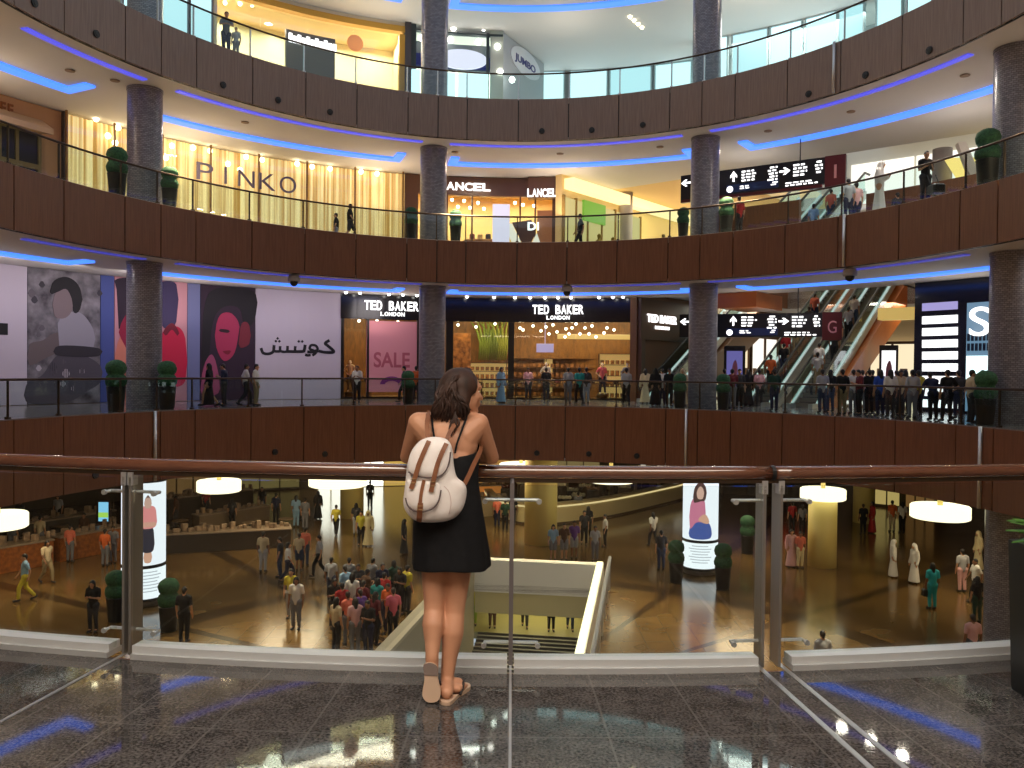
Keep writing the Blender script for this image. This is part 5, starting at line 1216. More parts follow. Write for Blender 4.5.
# glass
for a, b in ((TL2+.003, Tleft-.003), (Tright+.003, TR2-.003), (Tleft+.003, TL-.0035), (TL+.0035, T1-.0006), (T1+.0006, TRa-.0014), (TRb+.0014, Tright-.003)):
    q = MB(); A, B_ = E(a, .03), E(b, .03); N = EN((a+b)/2)
    q.add([A+Vector((0, 0, .045)), B_+Vector((0, 0, .045)), B_+Vector((0, 0, RH-.10)), A+Vector((0, 0, RH-.10)), A+N*.014+Vector((0, 0, .045)), B_+N*.014+Vector((0, 0, .045)), B_+N*.014+Vector((0, 0, RH-.10)), A+N*.014+Vector((0, 0, RH-.10))],
          [(0, 1, 2, 3), (7, 6, 5, 4), (0, 4, 5, 1), (1, 5, 6, 2), (2, 6, 7, 3), (3, 7, 4, 0)]); q.build('glass_panel', GL_NEAR, root)
# base shoe, two courses
q = MB(); q.arc(.0, .030, -.035, .09, TL2, TL-.0045, 30); q.arc(.0, .030, -.035, .09, TL+.0045, T1-.0012, 20); q.arc(.0, .030, -.035, .09, T1+.0012, TRa-.003, 20); q.arc(.0, .030, -.035, .09, TRb+.003, TR2, 30); q.build('base_plinth', mat('dull_steel', (.62, .64, .67), .4, .4), root)
q = MB(); q.arc(.030, .070, -.02, .075, TL2, TL-.0045, 30); q.arc(.030, .070, -.02, .075, TL+.0045, T1-.0012, 20); q.arc(.030, .070, -.02, .075, T1+.0012, TRa-.003, 20); q.arc(.030, .070, -.02, .075, TRb+.003, TR2, 30); q.build('base_channel', ALU, root)
# bracket clamps
def clamp(t, z, s0, s1):
    p = E(t, -.012, z); N = EN(t); X = Vector((-N.y, N.x, 0))
    if X.x < 0: X = -X
    q = MB()
    q.tube([p+X*s0+N*.04, p+X*s0-N*.02, p+X*s1-N*.02, p+X*s1+N*.04] if s0 < 0 < s1 else ([p+X*0-N*.02, p+X*s1-N*.02, p+X*s1+N*.04] if s1 > 0 else [p+X*0-N*.02, p+X*s0-N*.02, p+X*s0+N*.04]), .009, 8)
    if s0 < 0: q.tube([p+X*s0+N*.030, p+X*s0+N*.046], .014, 12)
    if s1 > 0: q.tube([p+X*s1+N*.030, p+X*s1+N*.046], .014, 12)
    return q.build('glass_clamp', STEEL, root)
for z in (.875, .125): clamp(TL, z, -.13, .16); clamp(T1, z, -.14, .14); clamp(TRa, z, -.16, 0); clamp(TRb, z, 0, .15)
# thin joint at the middle
p = E(T1, 0); N = EN(T1); q = MB(); q.box(p+Vector((0, 0, .50))+N*.035, (.024, .022, .94), nb(T1)); q.tube([p+Vector((0, 0, .95))+N*.03, p+Vector((0, 0, RH-.05))], .011, 8); q.build('joint_strip', mat('grey_joint', (.30, .28, .30), .3, .7), root)
# steel strips let into the floor
for t, w, lb in ((TL-.001, .018, 'steel strip let into the granite floor at the left post'), (T1, .012, 'thin steel strip in the granite floor at the middle glass joint'), (TRa-.0012, .026, 'left steel strip of the pair let into the granite floor at the double post'), (TRb+.0012, .026, 'right steel strip of the pair let into the granite floor at the double post')):
    p = E(t, -.036); C = Vector((0, EC-3.1, 0)); d = (p-C); d.z = 0; d.normalize()
    e = p+d*3.4; c = (p+e)/2; q = MB(); q.box((c.x, c.y, .0015), (3.4, w, .004), math.atan2(d.y, d.x))
    tag(q.build('floor_strip', mat('floor_strip_steel', (.55, .55, .56), .35, .8), None, False), lb, 'floor strip', 'steel strips in the floor')
# ------------------------------------------------------------------ people
def remesh(mb, vox, it=4, fac=.5):
    me = bpy.data.meshes.new('tmp'); me.from_pydata([tuple(v) for v in mb.v], [], mb.f)
    bm = bmesh.new(); bm.from_mesh(me); bmesh.ops.recalc_face_normals(bm, faces=bm.faces[:]); bm.to_mesh(me); bm.free()
    o = bpy.data.objects.new('tmp', me); COL.objects.link(o)
    r = o.modifiers.new('r', 'REMESH'); r.mode = 'VOXEL'; r.voxel_size = vox; r.use_smooth_shade = True
    if it: s = o.modifiers.new('s', 'SMOOTH'); s.factor = fac; s.iterations = it
    out = bpy.data.meshes.new_from_object(o.evaluated_get(bpy.context.evaluated_depsgraph_get()))
    bpy.data.objects.remove(o); bpy.data.meshes.remove(me)
    for p in out.polygons: p.use_smooth = True
    return out
SKIN = mat('skin_tan', srgb(196, 146, 112), .55); SKIND = mat('skin_brown', srgb(142, 98, 70), .55); HAIRB = mat('black_hair', (.012, .009, .008), .5); HAIRBR = mat('brown_hair', (.05, .026, .014), .5)
def joints(pose):
    J = dict(pel=(0, 0, .93), ch=(0, -.01, 1.30), nk=(0, 0, 1.47), hd=(0, .02, 1.60))
    for s, n in ((-1, 'L'), (1, 'R')):
        J['sh'+n] = (s*.175, -.01, 1.40); J['hp'+n] = (s*.09, 0, .91)
        J['el'+n] = (s*.235, -.03, 1.12); J['wr'+n] = (s*.24, .05, .87); J['ha'+n] = (s*.235, .07, .78)
        J['kn'+n] = (s*.095, .02, .50); J['an'+n] = (s*.10, -.02, .08); J['to'+n] = (s*.115, .14, .035)
    if pose == 'walk':
        J['knL'] = (-.09, .20, .52); J['anL'] = (-.09, .22, .10); J['toL'] = (-.10, .37, .06)
        J['knR'] = (.09, -.04, .49); J['anR'] = (.09, -.34, .13); J['toR'] = (.10, -.20, .035)
        J['elL'] = (-.23, -.14, 1.14); J['wrL'] = (-.22, -.10, .88); J['haL'] = (-.22, -.06, .80)
        J['elR'] = (.23, .08, 1.14); J['wrR'] = (.22, .22, .93); J['haR'] = (.21, .27, .86)
    if pose == 'phone':
        for s, n in ((-1, 'L'), (1, 'R')):
            J['el'+n] = (s*.22, .02, 1.12); J['wr'+n] = (s*.10, .24, 1.20); J['ha'+n] = (s*.05, .30, 1.23)
        J['hd'] = (0, .06, 1.595)
    if pose == 'lean':
        for s, n in ((-1, 'L'), (1, 'R')):
            J['sh'+n] = (s*.175, .14, 1.34); J['el'+n] = (s*.24, .30, 1.14); J['wr'+n] = (s*.06, .44, 1.14); J['ha'+n] = (s*.0, .47, 1.14)
        J['ch'] = (0, .10, 1.25); J['nk'] = (0, .20, 1.42); J['hd'] = (0, .25, 1.54)
    if pose == 'hip':
        J['elR'] = (.33, -.06, 1.16); J['wrR'] = (.16, .06, 1.0); J['haR'] = (.12, .10, .97)
        J['knL'] = (-.12, .05, .5); J['anL'] = (-.17, .0, .08); J['toL'] = (-.22, .14, .035)
    return J
def V_(a, b, t): return Vector(a)+(Vector(b)-Vector(a))*t
TPL = {}
def template(pose):
    if pose in TPL: return TPL[pose]
    J = joints(pose); b = MB(); D = {}
    hd = Vector(J['hd'])
    b.ball(hd+Vector((0, 0, .03)), (.077, .095, .105)); b.cap(hd+Vector((0, .03, -.02)), hd+Vector((0, .05, -.085)), .06, .035); b.cap(hd+Vector((0, .09, .02)), hd+Vector((0, .118, -.015)), .013, .018)
    for s in (-1, 1): b.ball(hd+Vector((s*.078, 0, .0)), (.014, .025, .034), 6)
    b.cap(J['nk'], hd-Vector((0, .01, .04)), .055, .05); b.cap(J['pel'], J['ch'], .115, .125); b.cap(J['ch'], V_(J['ch'], J['nk'], .75), .125, .07)
    for n in 'LR':
        b.cap(V_(J['sh'+n], J['nk'], .5), J['sh'+n], .065, .062); b.cap(J['sh'+n], V_(J['sh'+n], J['ch'], .6), .06, .09)
        b.cap(J['sh'+n], J['el'+n], .056, .042); b.cap(J['el'+n], J['wr'+n], .042, .030); b.cap(J['wr'+n], J['ha'+n], .034, .034)
        h = Vector(J['ha'+n]); d = (h-Vector(J['wr'+n])).normalized(); b.cap(h, h+d*.07, .03, .016); sd = Vector((0, 1, 0)) if abs(d.y) < .7 else Vector((0, 0, 1)); b.cap(h-d*.03, h+sd*.05+d*.01, .017, .012)
        b.cap(J['pel'], J['hp'+n], .12, .105); b.cap(J['hp'+n], J['kn'+n], .092, .06); kn, an = J['kn'+n], J['an'+n]
        m = V_(kn, an, .32)+Vector((0, -.012, 0)); b.cap(kn, m, .058, .06); b.cap(m, an, .06, .038); b.cap(an, J['to'+n], .042, .034)
    D['body'] = remesh(b, .022, 3)
    q = MB(); q.cap(V_(J['pel'], J['ch'], -.02), J['ch'], .142, .148); q.cap(J['ch'], V_(J['ch'], J['nk'], .62), .148, .085)
    for n in 'LR':
        q.cap(V_(J['sh'+n], J['nk'], .5), J['sh'+n], .082, .08); q.cap(J['sh'+n], V_(J['sh'+n], J['ch'], .6), .075, .11); q.cap(J['sh'+n], V_(J['sh'+n], J['el'+n], .72), .074, .062)
    D['shirt'] = remesh(q, .025, 3)
    q = MB(); q.cap(J['pel'], V_(J['pel'], J['ch'], .15), .14, .138)
    for n in 'LR': q.cap(J['pel'], J['hp'+n], .138, .122); q.cap(J['hp'+n], J['kn'+n], .108, .078); q.cap(J['kn'+n], V_(J['kn'+n], J['an'+n], .9), .078, .062)
    D['trousers'] = remesh(q, .025, 3)
    q = MB(); q.cap(J['pel'], V_(J['pel'], J['ch'], .15), .14, .138)
    for n in 'LR': q.cap(J['pel'], J['hp'+n], .138, .122); q.cap(J['hp'+n], V_(J['hp'+n], J['kn'+n], .85), .112, .098)
    D['shorts'] = remesh(q, .025, 3)
    q = MB()
    for n in 'LR':
        a, t = Vector(J['an'+n]), Vector(J['to'+n]); d = (t-a); d.z = 0; d.normalize(); q.cap(a-d*.03+Vector((0, 0, -.02)), t, .05, .042)
    D['shoes'] = remesh(q, .016, 3)
    q = MB(); q.ball(hd+Vector((0, -.012, .052)), (.088, .098, .098)); q.cap(hd+Vector((0, -.05, .02)), hd+Vector((0, -.055, -.04)), .07, .045)
    D['hair'] = remesh(q, .02, 2)
    q = MB(); q.ball(hd+Vector((0, -.012, .052)), (.09, .10, .10)); q.cap(hd+Vector((0, -.05, .02)), hd+Vector((0, -.08, -.22)), .085, .06)
    for s in (-1, 1): q.cap(hd+Vector((s*.06, -.02, .02)), hd+Vector((s*.085, -.03, -.18)), .045, .03)
    D['long_hair'] = remesh(q, .02, 2)
    q = MB(); q.ball(hd+Vector((0, -.01, .05)), (.098, .112, .112)); q.cap(hd+Vector((0, -.04, .03)), hd+Vector((0, -.06, -.2)), .10, .12)
    for s in (-1, 1): q.cap(hd+Vector((s*.06, -.01, .05)), hd+Vector((s*.11, .0, -.2)), .06, .05)
    D['headscarf'] = remesh(q, .022, 2)
    # long robe with sleeves, and skirts
    def skirt(top, hem, rw):
        q = MB(); zt = Vector(J['pel']).z if top is None else top; st = 14; vs = []
        pr = [(.135, zt+.12), (.15, zt), (.175, zt-.25*(zt-hem)), (.175+(rw-.175)*.6, hem+.3*(zt-hem)), (rw, hem), (rw-.02, hem-.005), (.08, hem+.1)]
        k0 = len(q.v); q.lathe(pr, (J['pel'][0], J['pel'][1], 0), 18, sy=.82)
        for i, v in enumerate(q.v):
            a = math.atan2(v.y, v.x); q.v[i] = v+Vector((math.cos(a), math.sin(a), 0))*(.012*math.sin(a*7)*max(0, (zt-v.z)/(zt-hem)))
        return q
    q = skirt(None, .06, .27)
    q.cap(J['pel'], J['ch'], .15, .155); q.cap(J['ch'], V_(J['ch'], J['nk'], .8), .155, .07)
    for n in 'LR': q.cap(V_(J['sh'+n], J['nk'], .5), J['sh'+n], .086, .084); q.cap(J['sh'+n], J['el'+n], .08, .07); q.cap(J['el'+n], J['wr'+n], .07, .066); q.cap(J['sh'+n], V_(J['sh'+n], J['ch'], .6), .08, .115)
    D['robe'] = remesh(q, .026, 3)
    D['long_skirt'] = remesh(skirt(None, .08, .26), .025, 2); D['short_skirt'] = remesh(skirt(None, .50, .22), .025, 2)
    for k, m in D.items(): m.materials.append(SKIN)
    TPL[pose] = D; return D
def put(nm, me, m, parent=None):
    o = bpy.data.objects.new(nm, me); COL.objects.link(o); o.parent = parent
    o.material_slots[0].link = 'OBJECT'; o.material_slots[0].material = m; return o
C_ = dict(white=(226, 222, 216), black=(16, 16, 18), grey=(120, 120, 126), lgrey=(168, 168, 172), dgrey=(52, 52, 56), navy=(28, 36, 66), blue=(40, 80, 180), denim=(52, 64, 92), teal=(30, 140, 140), green=(36, 92, 56), dgreen=(18, 58, 44),
          red=(170, 34, 34), maroon=(104, 28, 38), orange=(216, 104, 48), coral=(226, 120, 96), yellow=(206, 190, 60), khaki=(150, 132, 98), beige=(200, 180, 146), brown=(84, 56, 36), pink=(224, 110, 130), lpink=(222, 170, 170), purple=(110, 70, 150), lblue=(140, 176, 206), turq=(50, 176, 190), cream=(232, 216, 170), lime=(150, 170, 60))
def col(c): return cm(*C_[c], .8)
N_PEOPLE = [0]
USEDL = {}
def person(loc, rz, pose, kind, c1, c2, label, group='visitors', s=1.0, dark=False, hair='hair', extra=None):
    D = template(pose); sk = SKIND if dark else SKIN
    o = put('person', D['body'], sk); o.location = loc; o.rotation_euler = (0, 0, rz); o.scale = (s, s, s)
    assert label not in USEDL, label
    USEDL[label] = 1
    tag(o, label, 'person', group); N_PEOPLE[0] += 1
    hm = HAIRBR if hair == 'brown' else HAIRB
    if kind in ('casual', 'shorts'):
        put('shirt', D['shirt'], col(c1), o); put('trousers' if kind == 'casual' else 'shorts', D['trousers' if kind == 'casual' else 'shorts'], col(c2), o); put('shoes', D['shoes'], col('dgrey'), o)
        put('hair', D['long_hair' if hair in ('long', 'brown') else 'hair'], hm, o)
    elif kind in ('skirt', 'short_skirt'):
        put('shirt', D['shirt'], col(c1), o); put('skirt', D['long_skirt' if kind == 'skirt' else 'short_skirt'], col(c2), o); put('hair', D['long_hair'], hm, o); put('shoes', D['shoes'], col('dgrey'), o)
    elif kind == 'robe':
        put('robe', D['robe'], col(c1), o); put('headscarf', D['headscarf'], col(c2), o); put('shoes', D['shoes'], col('brown'), o)
    elif kind == 'dress':
        put('dress', D['robe'], col(c1), o); put('hair', D['long_hair'], hm, o); put('shoes', D['shoes'], col('dgrey'), o)
    return o
R = math.radians
def lvl(px, o, z, *a, **k):
    p = E(T(px, o, z), o, z); return person(p, a[0], *a[1:], group=k.pop('group', 'visitors on the galleries'), **k)
A_, L_, Rr, Tw = 0, PI/2, -PI/2, PI              # facing away, left, right, towards the camera
# top gallery
lvl(226, .9, ZA, Tw+.4, 'lean', 'casual', 'grey', 'navy', 'person in grey leaning on the top gallery rail left')
lvl(236, .8, ZA, Tw, 'stand', 'casual', 'white', 'lgrey', 'small child in white beside the grey-clad person on the top gallery', s=.72)
# middle gallery
lvl(336, 4.2, ZB, L_, 'stand', 'casual', 'black', 'lgrey', 'person in black top and pale trousers before the gold curtain shop', s=.92)
lvl(350, 2.4, ZB, Rr, 'walk', 'shorts', 'black', 'dgrey', 'person in black walking right before the gold curtain shop')
lvl(580, 3.4, ZB, L_, 'walk', 'casual', 'black', 'black', 'person in black walking before the green-sign shop on the middle gallery', s=1.08)
lvl(739, 1.6, ZB, A_+.4, 'stand', 'casual', 'red', 'black', 'person in red beside the topiary on the middle gallery', s=1.0)
lvl(879, 1.0, ZB, Rr-.6, 'phone', 'robe', 'white', 'white', 'tall person in white robe and headscarf on the middle gallery', s=1.12)
lvl(925, .9, ZB, Tw, 'phone', 'casual', 'black', 'dgrey', 'person in black with bent arms on the middle gallery before the pale column', s=1.05)
lvl(897, 5.5, ZB, A_, 'stand', 'casual', 'dgrey', 'navy', 'person in dark grey behind the white-robed person on the middle gallery')
lvl(848, 1.7, ZB, A_, 'stand', 'casual', 'lgrey', 'navy', 'dark-haired person in pale top at the foot of the upper escalator', s=1.0)
lvl(856, 2.4, ZB, A_, 'stand', 'casual', 'lpink', 'navy', 'person in pink top beside the upper escalator', s=.98)
for i, (u, v, c, nm) in enumerate(((1.8, EV+.6, 'lblue', 'pale blue'), (3.4, EV+.85, 'coral', 'coral'), (2.4, EV-1.5, 'grey', 'grey'))):
    z = ZB+.03+.577*max(0, (u-1.2)); person(H(u, v, z), HANG-PI/2, 'stand', 'casual', c, 'denim', 'person in %s top riding the upper escalator' % nm, 'escalator riders')
p = E(T(936, .8, ZB), .8, ZB); root = empty('stroller', p, 'dark folded stroller beside the person in black on the middle gallery', 'stroller')
q = MB(); q.bbox(p+Vector((0, 0, .42)), (.42, .5, .3), .05); q.build('seat', BLACK, root); q = MB(); q.tube([p+Vector((.15, -.2, .1)), p+Vector((.15, .1, .6)), p+Vector((.15, .35, .98))], .018, 6); q.tube([p+Vector((-.15, -.2, .1)), p+Vector((-.15, .1, .6)), p+Vector((-.15, .35, .98))], .018, 6); q.build('frame', BLACK, root)
for sx in (-.18, .18):
    for sy in (-.2, .25): MB().tube([p+Vector((sx-.02, sy, .1)), p+Vector((sx+.02, sy, .1))], .1, 12).build('wheel', BLACK, root)
# lower gallery
CG = [(209, 1.6, L_, 'walk', 'dress', 'black', 'black', 'person in long black dress before the plum portrait poster'),
 (224, 1.8, L_, 'phone', 'casual', 'navy', 'dgrey', 'person in navy shirt beside the long black dress, before the plum poster'),
 (246, 1.6, Rr+.5, 'walk', 'casual', 'white', 'dgrey', 'person in white shirt and dark trousers at the edge of the lettered board'),
 (256, 1.2, Rr, 'stand', 'casual', 'white', 'khaki', 'person in white shirt and khaki trousers before the lettered board'),
 (357, 3.0, Tw, 'phone', 'casual', 'white', 'black', 'person in white t-shirt and black trousers left of the SALE poster'),
 (404, 2.4, L_, 'walk', 'casual', 'navy', 'black', 'person in navy walking before the SALE poster'),
 (416, 3.2, A_, 'stand', 'casual', 'orange', 'dgrey', 'person in bright orange top by the left-centre column'),
 (501, 2.2, Tw+.8, 'stand', 'dress', 'lblue', 'lblue', 'person in long pale blue dress right of the woman leaning'),
 (546, 5.5, A_, 'stand', 'casual', 'black', 'dgrey', 'dark-clad person at the shop door under the centre sign'),
 (568, 2.6, A_, 'stand', 'casual', 'lgrey', 'grey', 'person in grey-blue clothes left of the teal shirt'),
 (579, 1.8, A_+.2, 'walk', 'casual', 'teal', 'black', 'person in teal shirt before the centre shop window'),
 (586, 2.9, A_, 'stand', 'casual', 'dgrey', 'lgrey', 'person in dark top just right of the teal shirt'),
 (626, 1.6, A_, 'walk', 'casual', 'lgrey', 'black', 'person in pale grey shirt and black trousers near the shop corner'),
 (655, 2.2, A_, 'stand', 'robe', 'black', 'black', 'person in black robe left of the pale-topped shopper by the column'),
 (662, 3.0, A_, 'stand', 'casual', 'white', 'navy', 'person in white behind the black robe by the shop corner'),
 (669, 2.2, Tw, 'stand', 'casual', 'black', 'black', 'person all in black left of the right-centre column topiary'),
 (682, 3.2, Tw, 'stand', 'robe', 'beige', 'beige', 'person in beige robe behind the topiary by the right-centre column'),
 (724, 2.6, A_, 'stand', 'casual', 'white', 'black', 'person in white top at the right side of the right-centre column'),
 (732, 1.7, A_, 'phone', 'casual', 'maroon', 'grey', 'person in maroon top right of the right-centre column'),
 (739, 2.2, Tw, 'stand', 'casual', 'dgrey', 'black', 'person in dark grey beside the maroon top'),
 (748, 5.0, A_, 'stand', 'dress', 'black', 'black', 'person in black dress near the foot of the lower escalators'),
 (759, 5.0, A_, 'stand', 'casual', 'lpink', 'dgrey', 'person in pale pink near the foot of the lower escalators'),
 (774, 1.5, A_, 'stand', 'casual', 'dgreen', 'navy', 'person in dark green shirt before the lower escalators'),
 (822, 1.6, A_, 'stand', 'casual', 'lgrey', 'denim', 'person in pale grey at the foot of the copper-sided escalator'),
 (830, 3.0, A_, 'stand', 'casual', 'black', 'denim', 'person in black and jeans at the foot of the copper-sided escalator'),
 (842, 1.0, A_, 'stand', 'casual', 'black', 'khaki', 'person in black shirt and khaki trousers at the rail below the copper escalator'),
 (853, 2.0, A_, 'stand', 'casual', 'white', 'grey', 'person in white shirt right of the khaki trousers'),
 (859, 1.4, L_, 'phone', 'casual', 'maroon', 'black', 'person in maroon at the rail under the cream shop'),
 (869, 2.2, A_, 'stand', 'casual', 'black', 'black', 'person all in black before the cream shop'),
 (872, 4.2, A_, 'stand', 'casual', 'beige', 'brown', 'person in beige before the cream shop'),
 (880, 1.6, A_, 'stand', 'casual', 'blue', 'navy', 'person in bright blue shirt before the totem'),
 (890, 1.2, A_, 'stand', 'casual', 'white', 'dgrey', 'person in white shirt at the rail below the totem'),
 (900, 2.4, Tw, 'stand', 'casual', 'beige', 'dgrey', 'person in beige right of the totem'),
 (905, 3.6, A_, 'stand', 'casual', 'black', 'dgrey', 'person in black between totem and striped shop'),
 (912, 1.3, A_, 'stand', 'casual', 'lgrey', 'grey', 'person in light grey at the rail beside the striped shop'),
 (918, 3.6, A_, 'stand', 'casual', 'yellow', 'black', 'person in yellow top beside the striped shop'),
 (933, 1.2, A_, 'lean', 'casual', 'navy', 'black', 'person in navy leaning before the white stripes, left'),
 (947, 1.0, A_, 'hip', 'casual', 'black', 'black', 'person in black with hand on hip before the white stripes'),
 (958, 3.0, A_, 'stand', 'casual', 'dgrey', 'navy', 'person in dark grey at the right end of the white stripes'),
 (971, 1.1, Rr, 'stand', 'casual', 'beige', 'dgrey', 'person in beige shirt before the lit shop with the S'),
 (982, 2.4, A_, 'stand', 'casual', 'blue', 'black', 'person in blue shirt before the lit shop with the S'),
 (862, 5.0, A_, 'stand', 'casual', 'lpink', 'grey', 'person in pale pink far back by the cream shop'),
 (896, 5.6, A_, 'stand', 'casual', 'grey', 'black', 'person in grey far back by the cream shop'),
 (645, 4.6, A_, 'stand', 'dress', 'cream', 'cream', 'person in cream dress at the shop corner'),
 (528, 6.2, Tw, 'stand', 'casual', 'lpink', 'dgrey', 'person in pink by the shelves right of the black shop pillar')]
for px, o, rz, pose, kind, c1, c2, lb in CG: lvl(px, o, ZC, rz, pose, kind, c1, c2, lb, dark=(px % 3 == 0), hair='long' if px % 5 == 0 else 'hair')
for i, (u, dv, c, nm) in enumerate(((2.0, -1.45, 'orange', 'orange'), (3.0, -1.2, 'black', 'black'), (4.0, -1.5, 'red', 'red'), (5.2, -1.45, 'navy', 'navy'), (6.6, -1.3, 'dgrey', 'dark grey'), (8.0, -1.5, 'coral', 'coral'), (2.2, .75, 'lgrey', 'pale grey'), (3.0, .55, 'white', 'white'), (4.2, .85, 'black', 'black'), (5.4, .6, 'brown', 'brown'), (6.4, .8, 'lgrey', 'light grey'), (7.6, .7, 'white', 'cream-white'))):
    z = ZC+.04+.577*max(0, u-.8); person(H(u, EV+dv, z), HANG-PI/2+(.3 if i % 3 == 0 else 0), 'stand', 'casual', c, random.choice(['denim', 'black', 'navy', 'khaki']), 'person in %s top riding the lower %s escalator, rider %d from the foot' % (nm, 'left' if dv < 0 else 'right', i % 6+1), 'escalator riders', dark=i % 2 == 0)
# shop mannequins
for px, y, c1, c2, lb in ((387, 44.9, 'black', 'black', 0), (602, 46.0, 'pink', 'navy', 'dressed mannequin in pink top in the shop window right'), (546, 46.3, 'white', 'black', 'dressed mannequin in white and black in the shop window centre'), (627, 44.6, 'lgrey', 'grey', 'pale headless-looking mannequin at the shop corner'), (350, 45.2, 'beige', 'brown', 'dressed mannequin in beige in the leftmost shop bay')):
    if not lb: continue
    D = template('hip'); c = at(px, 400, y); o = put('mannequin', D['body'], cm(214, 200, 190, .5)); o.location = (c.x, c.y, .32); o.rotation_euler = (0, 0, PI); tag(o, lb, 'mannequin', 'shop mannequins')
    put('shirt', D['shirt'], col(c1), o); put('trousers', D['trousers'], col(c2), o)
    MB().lathe([(.3, -.31), (.3, -.05), (.28, .0)], n=16).build('plinth', cm(60, 44, 30), o, True, True, False)

